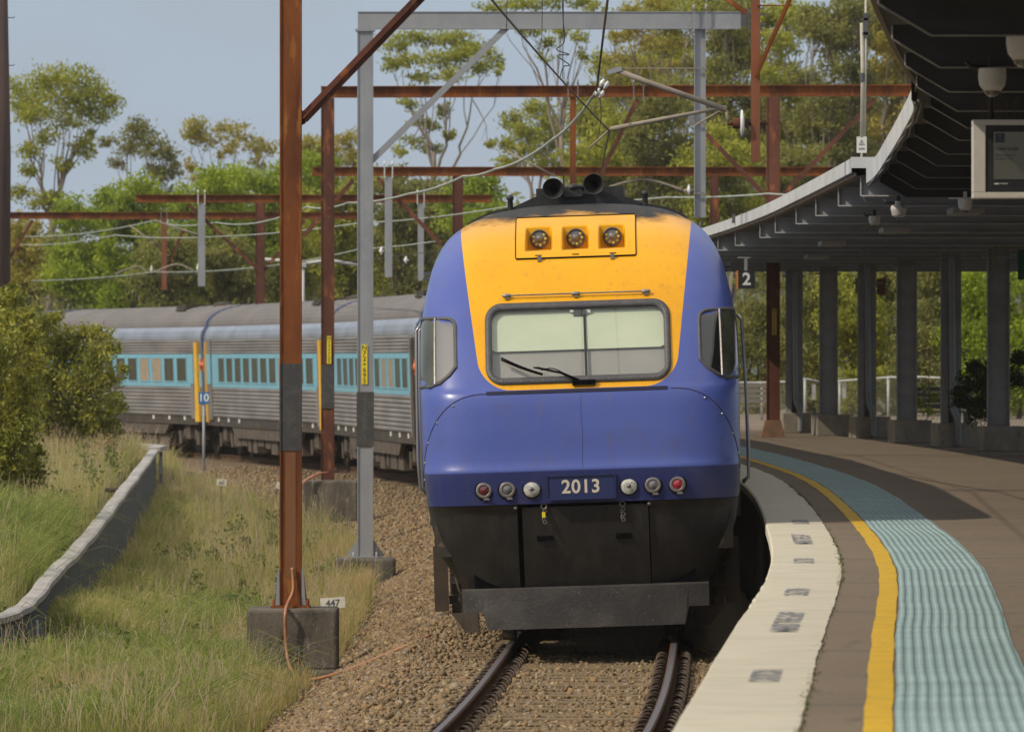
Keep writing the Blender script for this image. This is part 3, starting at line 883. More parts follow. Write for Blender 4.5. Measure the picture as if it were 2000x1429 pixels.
LENP = 17.35
WS = rrect(-0.832, 0.842, 2.375, 3.105, 0.15)          # windscreen outer frame
LP = rrect(-0.545, 0.548, 3.515, 3.895, 0.03)          # lamp panel
def make_power_car(label, group=None):
    root = empty('power_car', label=label, cat='locomotive', group=group)
    # --- skin
    vr = np.unique(np.concatenate([np.linspace(1.30, 1.597, 8), [1.60, 1.61, 1.63, 1.66], np.linspace(1.7, 2.30, 14), [2.32, 2.34, 2.37],
                                   np.linspace(2.4, 3.92, 62), np.linspace(3.935, 4.03, 10), [4.036, 4.041, VT - 0.001]]))
    th = np.concatenate([-TH[::-1], TH[1:]])
    # resample th so that u is even near the middle
    qs = np.linspace(0, 1, 40)
    qa = np.concatenate([qs * 0.93, np.linspace(0.94, 1.0, 12) ** 0.5 * 0 + np.linspace(0.94, 1.0, 12)])
    qa = np.unique(qa)
    thp = np.arcsin(np.clip(qa ** (PW / 2), 0, 1))
    # more angles close to the side
    thp = np.unique(np.concatenate([thp, np.linspace(thp[-13], math.pi / 2, 14)]))
    th = np.concatenate([-thp[::-1], thp[1:]])
    U, Wd = plan(vr[:, None], th[None, :], LENP)
    Vv = np.broadcast_to(vr[:, None], U.shape)
    sidew = np.array([17.0, 17.2, 17.34])
    def with_side(U, Wd, V):
        wl = np.linspace(0.15, 1, 6)[None, :]
        e = Wd[:, -1:]
        ws = e + (LENP - 0.12 - e) * wl
        last = np.full((len(U), 1), LENP)
        ws = np.concatenate([ws, last], 1)
        k = np.concatenate([np.ones((len(U), 6)), np.full((len(U), 1), 0.965)], 1)
        R_ = np.stack([U[:, -1:] * k, ws, np.broadcast_to(V[:, -1:], ws.shape)], -1)
        L_ = np.stack([U[:, :1] * k, ws, np.broadcast_to(V[:, :1], ws.shape)], -1)[:, ::-1]
        C_ = np.stack([U, Wd, V], -1)
        return np.concatenate([L_, C_, R_], 1)
    A = with_side(U, Wd, Vv)
    cu = (A[:-1, :-1, 0] + A[1:, 1:, 0]) / 2; cv = (A[:-1, :-1, 2] + A[1:, 1:, 2]) / 2; cw = (A[:-1, :-1, 1] + A[1:, 1:, 1]) / 2
    hole = (inside(rrect(-0.80, 0.81, 2.405, 3.075, 0.13), cu, cv) | inside(rrect(-0.53, 0.533, 3.53, 3.88, 0.02), cu, cv)) & (cw < 3)
    mb = MB(); mb.grid(A, True, keep=~hole)
    # end wall
    e = A[:, -1]; s_ = A[:, 0]
    mb.grid(np.stack([e, s_], 1), False)
    body = mb.build('body_shell', M['livery'], root)
    # --- windscreen
    fr, inner = ring_patch(WS, 0.056, 0.016, M['rubber'], 'windscreen_frame', root, 0.05)
    mb = MB()
    mid = WS + (WS.mean(0) - WS) * 0.03
    for k in range(0, len(WS), 2):
        p = nose_p(WS[k, 0] * 0.972, 2.74 + (WS[k, 1] - 2.74) * 0.94, 0.018)
        mb.lathe([(0.0001, 0.004), (0.006, 0.002), (0.007, -0.004)], p, (0, -0.8, 0.6), 6)
    mb.build('frame_bolts', M['lamp_rim'], fr)
    gl = fill_patch(inner, 0.0, M['glass'], 'windscreen', root)
    # what is behind it: a pale blind over the upper part, the grey cab wall below
    fill_patch(rrect(-0.79, 0.80, 2.70, 3.07, 0.05), -0.045, M['blind'], 'sun_blind', root)
    fill_patch(rrect(-0.82, 0.83, 2.37, 2.735, 0.03), -0.07, M['cab_wall'], 'cab_interior', root)
    mb = MB()   # reveal round the opening
    q = rrect(-0.80, 0.81, 2.40, 3.08, 0.12)
    A2 = np.stack([nose_p(q[:, 0], q[:, 1], -0.01), nose_p(q[:, 0] * 1.04, q[:, 1], -0.32)], 0); A2 = np.concatenate([A2, A2[:, :1]], 1)
    mb.grid(A2, True); mb.build('windscreen_reveal', M['cab_wall'], root)
    mb = MB()
    pv = np.linspace(2.42, 3.06, 12)
    pp = nose_p(np.full(12, 0.075) - (pv - 2.42) * 0.012, pv, -0.035)
    mb.tube(pp, 0.011, 6); mb.build('centre_pillar', M['seam'], root)
    mb = MB()
    for u_, v_, s_, m_ in ((-0.045, 3.035, 0.022, 0), (0.10, 3.03, 0.030, 0)):
        mb.box(tuple(nose_p(u_, v_, -0.02)), (s_ * 1.6, 0.01, s_))
    mb.build('screen_label', M['white_text'], root)
    mb = MB(); mb.box(tuple(nose_p(0.03, 3.02, -0.03)), (0.12, 0.02, 0.055)); mb.build('cab_mirror', M['rubber'], root)
    # wiper
    mb = MB()
    piv = nose_p(0.03, 2.372, 0.03)
    mb.box(tuple(nose_p(0.05, 2.368, 0.02)), (0.21, 0.05, 0.045))
    for du in (0.0, 0.028):
        mb.tube([tuple(nose_p(-0.02 + du, 2.378, 0.045)), tuple(nose_p(-0.16 + du * 0.8, 2.44, 0.055)), tuple(nose_p(-0.40 + du, 2.50, 0.05))], 0.008, 6)
    for dv in (0.0, 0.018):
        q_ = [tuple(nose_p(-0.69 + 0.37 * t, 2.605 - dv - (0.155 - dv * .5) * t - 0.01 * math.sin(t * 3), 0.03)) for t in np.linspace(0, 1, 8)]
        mb.tube(q_, 0.008, 6)
    mb.tube([tuple(nose_p(-0.08 - 0.25 * t, 2.41 + 0.085 * math.sin(t * 2.2), 0.035)) for t in np.linspace(0, 1, 8)], 0.005, 5)
    mb.build('windscreen_wiper', M['seam'], root)
    # rail above the screen
    mb = MB()
    for u_ in (-0.63, -0.005, 0.63):
        mb.lathe([(0.001, -0.045), (0.016, -0.035), (0.019, 0), (0.016, 0.035), (0.001, 0.045)], nose_p(u_, 3.165, 0.028), (1, 0, 0), 8)
        mb.box(tuple(nose_p(u_, 3.155, 0.012)), (0.03, 0.03, 0.03))
    mb.tube([tuple(nose_p(u_, 3.165, 0.03)) for u_ in np.linspace(-0.66, 0.66, 14)], 0.008, 6)
    mb.build('washer_rail', M['lamp_rim'], root)
    # --- lamp panel
    nu, nv = 120, 46
    us, vs = np.linspace(-0.55, 0.553, nu), np.linspace(3.51, 3.90, nv)
    UU, VV = np.meshgrid(us, vs)
    PT = nose_p(UU, VV, 0.008)
    for c in (-0.335, 0.0, 0.335):
        du = np.abs(UU - c) / 0.125; dvv = np.abs(VV - 3.695) / 0.118
        e = np.maximum(du, dvv)
        k = np.clip((1.0 - e) / 0.16, 0, 1)
        k = k * k * (3 - 2 * k)
        floor = float(nose_w(np.array(c), np.array(3.815))) - 0.035 + 0 * UU
        tgt = np.where(floor > PT[..., 1], floor, PT[..., 1])
        PT[..., 1] = PT[..., 1] * (1 - k) + tgt * k
    mb = MB(); mb.grid(PT, True)
    lp = mb.build('lamp_panel', M['yellow_panel'], root)
    ring_patch(rrect(-0.552, 0.555, 3.508, 3.902, 0.02), 0.008, 0.011, M['seam'], 'panel_seam', lp, 0.0)
    mb = MB()
    for u_ in (-0.34, 0.0, 0.34): mb.box(tuple(nose_p(u_, 3.535, 0.012)), (0.06, 0.006, 0.008))
    mb.build('drain_slots', M['seam'], lp)
    mb = MB()
    for u_ in (-0.33, 0.335): mb.box(tuple(nose_p(u_, 3.50, 0.02)), (0.034, 0.03, 0.055))
    mb.build('panel_catch', M['lamp_rim'], lp)
    for c in (-0.335, 0.0, 0.335):
        wf = float(nose_w(np.array(c), np.array(3.815))) - 0.035
        mb = MB(); mb.lathe([(0.086, 0.0), (0.088, 0.03), (0.078, 0.045), (0.074, 0.03)], (c, wf, 3.70), (0, -1, 0), 20)
        hl = mb.build('headlight', M['rubber'], root)
        mb = MB(); mb.lathe([(0.0001, 0.026), (0.05, 0.024), (0.078, 0.014)], (c, wf - 0.008, 3.70), (0, -1, 0), 20); mb.build('reflector', M['lens_grey'], hl)
        mb = MB()
        for k in range(9):
            if k in (2, 3): continue
            a = 2 * math.pi * k / 9
            mb.lathe([(0.0001, 0.012), (0.012, 0.010), (0.016, 0)], (c + 0.058 * math.cos(a), wf - 0.026, 3.70 + 0.058 * math.sin(a)), (0, -1, 0), 8)
        mb.build('led_ring', M['led'], hl)
        mb = MB(); mb.lathe([(0.0001, 0.03), (0.02, 0.026), (0.034, 0.01), (0.036, 0)], (c, wf - 0.030, 3.705), (0, -1, 0), 12)
        mb.build('lamp_bulb', M['lens_grey'], hl)
    # --- lower lamps and the number
    def lowlamp(u, v, kind):
        w = float(nose_w(np.array(u), np.array(v)))
        r = 0.078
        mb = MB()
        mb.lathe([(r + 0.008, -0.02), (r + 0.008, 0.004), (r, 0.006), (r - 0.004, -0.004)], (u, w, v), (0, -1, 0), 20)
        o = mb.build('marker_lamp' if kind != 'white' else 'lower_headlight', M['seam'], root)
        if kind == 'white':
            mb = MB(); mb.lathe([(0.0001, 0.022), (0.035, 0.02), (0.058, 0.012), (r - 0.003, 0.002)], (u, w, v), (0, -1, 0), 20); mb.build('lens', M['lens_white'], o)
            mb = MB(); mb.lathe([(0.0001, 0.03), (0.018, 0.027), (0.022, 0.015)], (u, w, v), (0, -1, 0), 10); mb.build('bulb', M['lens_grey'], o)
        else:
            mb = MB(); mb.lathe([(0.046, 0.014), (0.052, 0.02), (0.060, 0.012), (0.066, 0.016), (0.074, 0.004), (0.076, -0.004)], (u, w, v), (0, -1, 0), 20)
            mb.box((u + 0.02, w - 0.01, v - 0.078), (0.05, 0.02, 0.018))
            mb.build('rim', M['lamp_rim'], o)
            mb = MB(); mb.lathe([(0.0001, 0.026), (0.025, 0.022), (0.046, 0.008)], (u, w, v), (0, -1, 0), 16)
            mb.build('lens', M[kind], o)
    for u, k in ((-0.878, 'lens_red'), (-0.668, 'lens_grey'), (-0.448, 'white'), (0.425, 'white'), (0.642, 'lens_grey'), (0.862, 'lens_red_lit')):
        lowlamp(u, 1.435, k)
    w = float(nose_w(np.array(0.0), np.array(1.44)))
    mb = MB(); mb.box((-0.003, w + 0.012, 1.44), (0.60, 0.07, 0.205)); npn = mb.build('number_panel', M['num_plate'], root, bevel=0.004)
    mb = MB()
    for (a, b_, s1, s2) in ((-0.003, 1.335, 0.62, 0.014), (-0.003, 1.545, 0.62, 0.012)): mb.box((a, w - 0.022, b_), (s1, 0.03, s2))
    for a in (-0.309, 0.303): mb.box((a, w - 0.022, 1.44), (0.012, 0.03, 0.196))
    mb.build('panel_border', M['num_plate'], npn)
    text_mesh('numerals', '2013', 0.168, M['num_text'], npn, (-0.005, w - 0.0255, 1.44), FACE, 0.002, 0.0035, 1.06)
    # hatch lip and seams on the nose
    mb = MB()
    us = np.linspace(-0.83, 0.80, 24)
    T_ = nose_p(us, 2.312 + 0 * us, 0.016); B_ = nose_p(us, 2.290 + 0 * us, 0.006); B2 = nose_p(us, 2.288 + 0 * us, -0.01); T2 = nose_p(us, 2.325 + 0 * us, -0.01)
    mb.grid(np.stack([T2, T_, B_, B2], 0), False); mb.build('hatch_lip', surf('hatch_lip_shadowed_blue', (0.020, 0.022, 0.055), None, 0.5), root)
    mb = MB()
    for s in (-1, 1):
        pts = []
        for t in np.linspace(0, 1, 26):
            u_ = s * (0.83 + 0.60 * math.sin(t * math.pi / 2) ** 1.0)
            v_ = 2.30 - 0.78 * (1 - math.cos(t * math.pi / 2)) ** 1.2
            u_ = s * min(abs(u_), float(f_hw(v_)) * 0.993)
            pts.append(tuple(nose_p(u_, v_, 0.001)))
        mb = MB(); mb.tube(pts, 0.0045, 5); mb.build('hatch_seam', surf('seam_line_side', (0.03, 0.035, 0.09), None, 0.6), root)
    mb = MB()
    pv = np.linspace(1.62, 2.27, 14)
    mb.tube([tuple(nose_p(0.02 + 0.004 * math.sin(v_ * 14), v_, -0.001)) for v_ in pv], 0.003, 4)
    mb.build('hatch_seam', surf('seam_line', (0.03, 0.035, 0.09), None, 0.6), root)
    mb = MB()
    for s in (-1, 1):
        for t in (0.34, 0.55, 0.72, 0.86, 0.97):
            u_ = s * (0.83 + 0.60 * math.sin(t * math.pi / 2)); v_ = 2.275 - 0.78 * (1 - math.cos(t * math.pi / 2)) ** 1.2
            u_ = s * min(abs(u_), float(f_hw(v_)) * 0.99)
            mb = MB(); mb.lathe([(0.0001, 0.012), (0.009, 0.008), (0.012, 0)], nose_p(u_, v_, 0.0), (s * 0.5, -1, 0), 8); mb.build('seam_bolt', M['steel'], root)
    for u_ in (-0.60, 0.60):
        mb = MB(); mb.lathe([(0.0001, 0.012), (0.014, 0.008), (0.018, 0)], nose_p(u_, 1.275, 0.02), (0, -1, 0), 8); mb.build('seam_bolt', M['steel'], root)
    # --- cab side windows, wrapped round the corner
    def side_pt(s):
        def f(a, v, out):
            a = np.asarray(a, float); v = np.asarray(v, float) + 0 * a
            # a = distance measured back from the front edge (u = 1.09) along the plan curve
            r = []
            for ai, vi in zip(np.atleast_1d(a), np.atleast_1d(v)):
                tt = np.linspace(math.asin(min(1, (1.09 / float(f_hw(vi))) ** (PW / 2))), math.pi / 2, 60)
                uu, ww = plan(vi, tt, 0)
                uu = np.append(uu, [uu[-1]]); ww = np.append(ww, [ww[-1] + 3])
                L_ = np.concatenate([[0], np.cumsum(np.hypot(np.diff(uu), np.diff(ww)))])
                q = np.interp(ai, L_, uu); w_ = np.interp(ai, L_, ww)
                q2 = np.interp(ai + 0.02, L_, uu); w2 = np.interp(ai + 0.02, L_, ww)
                t = np.array([q2 - q, w2 - w_]); t /= np.hypot(*t)
                r.append((s * (q + out * t[1]), w_ - out * t[0], vi))
            return np.array(r).reshape(np.shape(a) + (3,))
        return f
    wp = [(0.0, 2.55), (0.0, 2.92)] + [(0.10 - 0.10 * math.cos(R(q)), 2.92 + 0.09 * math.sin(R(q))) for q in (20, 45, 70, 90)] + \
         [(0.3, 3.015), (0.5, 3.015), (0.66, 3.01), (0.72, 2.97), (0.80, 2.75), (0.86, 2.50), (0.88, 2.38), (0.7, 2.365), (0.5, 2.365), (0.30, 2.365), (0.17, 2.40), (0.07, 2.47)]
    for s in (-1, 1):
        f = side_pt(s)
        o, inn = ring_patch(wp, 0.03, 0.012, M['rubber'], 'cab_side_window', root, 0.0, pt=f)
        def clip(poly, k, sg):
            out = []
            for i_ in range(len(poly)):
                a_, b_ = poly[i_], poly[(i_ + 1) % len(poly)]
                ia, ib = sg * (a_[0] - k) >= 0, sg * (b_[0] - k) >= 0
                if ia: out.append(tuple(a_))
                if ia != ib:
                    t_ = (k - a_[0]) / (b_[0] - a_[0]); out.append((k, a_[1] + t_ * (b_[1] - a_[1])))
            return np.array(out)
        fill_patch(clip(inn, 0.23, -1), 0.004, M['grey_glass'] if s < 0 else M['dark_glass'], 'pane', o, pt=f, n=16)
        fill_patch(clip(inn, 0.23, 1), 0.004, M['rear_pane'], 'rear_pane', o, pt=f, n=12)
        mb = MB(); mb.tube([tuple(f(np.array([0.23]), np.array([v_]), 0.010)[0]) for v_ in np.linspace(2.40, 3.0, 6)], 0.011, 5)
        mb.build('window_bar', M['lamp_rim'], o)
        # small louvre box behind the eave and the handrail by the cab door
        mb = MB()
        mb.tube([(s * 1.46, 1.75, 2.95), (s * 1.50, 1.75, 2.90), (s * 1.515, 1.75, 2.3), (s * 1.525, 1.75, 1.7), (s * 1.515, 1.75, 1.45), (s * 1.46, 1.75, 1.40)], 0.014, 7)
        mb.build('handrail', M['steel'], root); mb = MB()
        mb.tube([(s * 1.46, 2.55, 2.95), (s * 1.50, 2.55, 2.90), (s * 1.52, 2.55, 2.3), (s * 1.52, 2.55, 1.45), (s * 1.46, 2.55, 1.40)], 0.014, 7)
        mb.build('handrail', M['steel'], root)
        mb = MB(); mb.box((s * 1.375, 1.9, 3.42), (0.09, 0.10, 0.035)); mb.box((s * 1.40, 1.9, 3.37), (0.06, 0.08, 0.02)); mb.build('rain_lamp', M['rubber'], root)
    # --- black skirt
    def panel(u0, u1, v0, v1, o, name, nu=24, nv=16, extra=None):
        vs_ = np.linspace(v0, v1, nv); rows = []
        for v_ in vs_:
            hw = float(f_hw(v_)) * 0.9995
            a, b_ = max(u0, -hw), min(u1, hw)
            u_ = np.linspace(a, b_, nu)
            # crowd the samples where the corner turns
            if abs(u0) > 1.3: u_ = a + (b_ - a) * np.linspace(0, 1, nu) ** 2.4
            if abs(u1) > 1.3: u_ = b_ - (b_ - a) * np.linspace(1, 0, nu) ** 2.4
            p = nose_p(u_, np.full(nu, v_), 0.0); p[:, 1] -= o
            if abs(u0) > 1.3:
                e = np.array([[a, p[0, 1] + q_, v_] for q_ in (0.75, 0.35)]); p = np.concatenate([e, p], 0)
            if abs(u1) > 1.3:
                e = np.array([[b_, p[-1, 1] + q_, v_] for q_ in (0.35, 0.75)]); p = np.concatenate([p, e], 0)
            rows.append(p)
        A_ = np.stack(rows, 0)
        mb = MB(); mb.grid(A_, True)
        B_ = A_.copy(); B_[..., 1] += 0.03
        mb.grid(np.stack([A_[:, 0], B_[:, 0]], 1), False); mb.grid(np.stack([A_[:, -1], B_[:, -1]], 1), False, flip=True)
        mb.grid(np.stack([A_[0], B_[0]], 0), False); mb.grid(np.stack([A_[-1], B_[-1]], 0), False, flip=True)
        return mb.build(name, M['skirt'], root)
    panel(-9, -0.588, 0.50, 1.296, 0.0, 'skirt_panel')
    panel(-0.542, 0.592, 0.48, 1.268, 0.02, 'coupler_cover', nv=20)
    panel(0.602, 9, 0.54, 1.296, 0.0, 'skirt_panel')
    mb = MB(); mb.box((0, 0.62, 0.88), (2.0, 0.5, 0.78)); mb.build('nose_structure', M['seam'], root)
    mb = MB()
    for u_ in (-0.345, 0.365): mb.box((u_, float(nose_w(np.array(u_), np.array(0.985))) - 0.022, 0.985), (0.145, 0.016, 0.048))
    mb.build('cover_slot', M['seam'], root)
    for u_, ym in ((-0.345, True), (0.362, False)):
        mb = MB()
        w_ = float(nose_w(np.array(u_), np.array(1.25))) - 0.03
        c_ = Vector((u_, w_, 1.275))
        mb.tube([c_ + Vector((0.024 * math.sin(a), -0.004, 0.024 * math.cos(a))) for a in np.linspace(0, 2 * math.pi, 11)], 0.0055, 5)
        for k in range(5):
            c2 = c_ + Vector((0.006 * (-1) ** k, -0.004, -0.045 - 0.024 * k))
            mb.tube([c2 + Vector(((0.011 if k % 2 else 0.016) * math.sin(a), 0.004 * math.cos(a), 0.016 * math.cos(a))) for a in np.linspace(0, 2 * math.pi, 8)], 0.0045, 4)
        ch = mb.build('safety_chain', M['lamp_rim'], root)
        if ym:
            mb = MB(); mb.box((u_ - 0.004, w_ - 0.012, 1.20), (0.03, 0.008, 0.05)); mb.build('yellow_tag', M['yplate'], ch)
    # --- apron plate
    mb = MB()
    y0 = 0.22
    def ap(u): return y0 + 0.10 * (abs(u) / 1.1) ** 2.2
    top = [(-1.115, 0.545), (1.115, 0.545)]
    us = np.linspace(-1.115, 1.115, 40)
    bot = [0.345 if abs(u) > 0.90 else 0.155 for u in us]
    us2 = np.unique(np.concatenate([us, [-0.93, -0.89, 0.89, 0.93]]))
    bot = np.interp(us2, [-1.2, -0.93, -0.89, 0.89, 0.93, 1.2], [0.33, 0.33, 0.17, 0.17, 0.33, 0.33])
    T_ = np.array([[u, ap(u) + 0.05, 0.545] for u in us2]); Tf = np.array([[u, ap(u), 0.53] for u in us2])
    Bf = np.array([[u, ap(u) + 0.015, z] for u, z in zip(us2, bot)]); Bb = Bf + np.array([0, 0.035, 0.004]); 
    mb.grid(np.stack([Bb, Bf, Tf, T_], 0), False)
    mb.grid(np.stack([T_, Bb], 0), False)
    mb.raw([Tf[0], T_[0], Bb[0], Bf[0]], [(0, 1, 2, 3)]); mb.raw([Tf[-1], T_[-1], Bb[-1], Bf[-1]], [(3, 2, 1, 0)])
    ao = mb.build('front_apron', M['apron'], root)
    # --- bogies
    for yb in (3.6, 13.8):
        mb = MB()
        for s in (-1, 1):
            mb.box((s * 1.02, yb, 0.52), (0.14, 3.2, 0.20)); mb.box((s * 1.22, yb, 0.62), (0.20, 0.5, 0.5))
            for q in (-1.3, 1.3):
                mb.box((s * 1.08, yb + q, 0.50), (0.26, 0.36, 0.34)); mb.tube([(s * 1.1, yb + q * 0.62, 0.35), (s * 1.1, yb + q * 0.62, 0.8)], 0.11, 10)
        mb.box((0, yb, 0.55), (2.0, 0.5, 0.25)); mb.box((0, yb - 1.7, 0.42), (2.1, 0.1, 0.14)); mb.box((0, yb + 1.7, 0.42), (2.1, 0.1, 0.14))
        bg_ = mb.build('bogie', M['under'], root)
        for q in (-1.3, 1.3):
            mb = MB()
            for s in (-1, 1):
                mb.lathe([(0.001, 0.045), (0.40, 0.045), (0.46, 0.055), (0.465, -0.03), (0.495, -0.045), (0.495, -0.07), (0.001, -0.07)], (s * 0.755, yb + q, 0.468), (s, 0, 0), 28)
            mb.tube([(-0.7, yb + q, 0.468), (0.7, yb + q, 0.468)], 0.085, 10)
            mb.build('wheelset', M['under'], bg_)
    # steps, boxes and pipes beside the leading bogie
    for s in (-1, 1):
        mb = MB()
        mb.box((s * 1.335, 1.35, 0.62), (0.13, 0.05, 0.60))
        st = mb.build('step_plate', surf('brown_step', (0.075, 0.048, 0.030), (0.05, 0.034, 0.024), 0.8, 0, 4), root)
        mb = MB()
        for z_, x_, sz in ((0.80, 1.20, 0.07), (0.66, 1.215, 0.05), (0.52, 1.19, 0.10), (0.42, 1.23, 0.08), (0.34, 1.20, 0.09), (0.88, 1.15, 0.04), (0.60, 1.12, 0.09)):
            mb.box((s * x_, 1.5 + 0.05 * math.sin(z_ * 30), z_), (sz, 0.14, sz))
        mb.tube([(s * 1.19, 1.4, 0.80), (s * 1.20, 1.36, 0.62), (s * 1.17, 1.34, 0.50), (s * 1.10, 1.34, 0.44)], 0.012, 6)
        mb.tube([(s * 1.13, 1.42, 0.85), (s * 1.13, 1.42, 0.3)], 0.025, 8)
        mb.prism([(1.0, 0.12), (1.12, 0.12), (1.25, 0.30), (1.0, 0.30)], (0, 1.25, 0), (s, 0, 0), (0, 0, 1), (0, 0.25, 0))
        mb.build('sanding_gear', M['under_l'], root)
    # side sill and tank
    mb = MB()
    for s in (-1, 1): mb.box((s * 1.40, 9.0, 1.20), (0.06, 14.6, 0.20))
    mb.box((0, 8.7, 1.05), (2.7, 16.6, 0.42)); mb.box((0, 8.7, 0.62), (2.5, 4.4, 0.56)); mb.box((0, 17.5, 1.0), (0.5, 0.5, 0.3))
    mb.build('underframe', M['under'], root)
    # --- roof gear and horns
    mb = MB()
    def arch(wv, v0, lift):
        pts = []
        for v_ in np.concatenate([np.linspace(v0, 4.03, 14), [4.04]]): pts.append((float(f_hw(v_)), v_ + lift))
        L_ = [(-a, b_) for a, b_ in pts]; return L_ + [(a, b_) for a, b_ in reversed(pts)]
    ar = arch(2.4, 3.86, 0.0)
    A_ = np.stack([[(a, 2.95, z - 0.01) for a, z in ar], [(a * 1.01, 2.95, z + 0.028) for a, z in ar], [(a * 1.01, 3.05, z + 0.028) for a, z in ar], [(a, 3.05, z - 0.02) for a, z in ar]], 0)
    mb.grid(np.array(A_), False); 
    mb.prism([(-0.62, 4.02), (-0.36, 4.13), (0.36, 4.13), (0.64, 4.02), (0.3, 3.98), (-0.3, 3.98)], (0, 2.9, 0), (1, 0, 0), (0, 0, 1), (0, 0.9, 0))
    mb.build('roof_cowl', M['black_metal'], root)
    mb = MB(); mb.prism([(-0.385, 4.10), (-0.385, 4.20), (0.44, 4.20), (0.44, 4.10)], (0, 3.2, 0), (1, 0, 0), (0, 0, 1), (0, 1.6, 0)); mb.build('exhaust_box', M['black_metal'], root)
    mb = MB()
    for u_ in (-0.62, 0.64): mb.lathe([(0.028, -0.03), (0.026, 0.06), (0.036, 0.07), (0.034, 0.10), (0.001, 0.115)], (u_, 2.75, 4.03), (0, 0, 1), 10)
    mb.build('roof_knob', M['black_metal'], root)
    for u_, z_ in ((-0.215, 4.185), (0.165, 4.215)):
        mb = MB()
        mb.lathe([(0.020, 0.55), (0.022, 0.3), (0.034, 0.18), (0.062, 0.07), (0.098, 0.0), (0.100, -0.012), (0.095, -0.014), (0.088, 0.0), (0.050, 0.08), (0.020, 0.2), (0.0001, 0.21)], (u_, 2.72, z_), (0, 1, 0), 24)
        mb.box((u_, 2.95, z_ - 0.09), (0.05, 0.05, 0.16))
        mb.build('horn', M['black_metal'], root)
    mb = MB(); mb.box((-0.03, 2.86, 4.14), (0.17, 0.12, 0.07)); mb.tube([(-0.11, 2.86, 4.17), (-0.02, 2.80, 4.20), (0.06, 2.86, 4.18)], 0.03, 8)
    mb.tube([(-0.115, 2.84, 4.10), (-0.115, 2.84, 4.31)], 0.008, 5)
    mb.build('horn_bracket', M['black_metal'], root)
    return root

PC = make_power_car('blue and yellow diesel train front numbered 2013 standing at the platform')
p0 = off(np.array([69.0]), 0.0, 0.0)[0]
PC.location = (0.672, 69.0, 0.0)
PC_YAW = -0.024
PC.rotation_euler = (0, -CANT, PC_YAW)

# ------------------------------------------------------------------ carriages
def steel_mat():
    m, n, b = newmat('fluted_stainless')
    v = coord(n)
    c = mixc(n, ramp(n, noise(n, coord(n, (1, 0.3, 2)), 1.2, 5), 0.38, 0.66), (0.25, 0.225, 0.205), (0.15, 0.13, 0.115))
    c = mixc(n, ramp(n, noise(n, coord(n, (1, 4, 0.5)), 1.5, 5), 0.60, 0.74), c, (0.10, 0.082, 0.068))
    lk(n, c, b.inputs['Base Color']); b.inputs['Metallic'].default_value = 0.25; b.inputs['Roughness'].default_value = 0.45
    return m
M['flute'] = steel_mat()
M['eave'] = surf('sky_tinted_eave_steel', (0.38, 0.41, 0.48), (0.27, 0.29, 0.34), 0.35, 0.4, 1.5, (1, 0.4, 1))  # pale blue is the sky's reflection put into the steel colour
M['roof'] = surf('dull_grey_roof', (0.165, 0.148, 0.140), (0.125, 0.112, 0.107), 0.75, 0.0, 1.2, (1, 0.3, 1), 0.4, 0.68)
M['turq'] = surf('turquoise_band', (0.165, 0.40, 0.50), (0.20, 0.44, 0.54), 0.4, 0, 1.5)
M['cwin'] = surf('carriage_window_glass', (0.028, 0.024, 0.012), (0.070, 0.058, 0.026), 0.2, 0, 2.0, (1, 1, 0.4), spec=0.25)
M['curtain'] = surf('pale_curtain_in_window', (0.42, 0.31, 0.19), (0.30, 0.23, 0.15), 0.5, 0, 4, coat=0.5)
M['door_y'] = surf('yellow_door_edge', (0.78, 0.42, 0.010), (0.62, 0.33, 0.02), 0.5, 0, 5)
M['endblue'] = surf('blue_carriage_end', (0.095, 0.11, 0.20), (0.07, 0.085, 0.16), 0.5, 0, 3)
M['orange'] = surf('orange_marker', (0.62, 0.15, 0.04), None, 0.5)
CL = 24.1
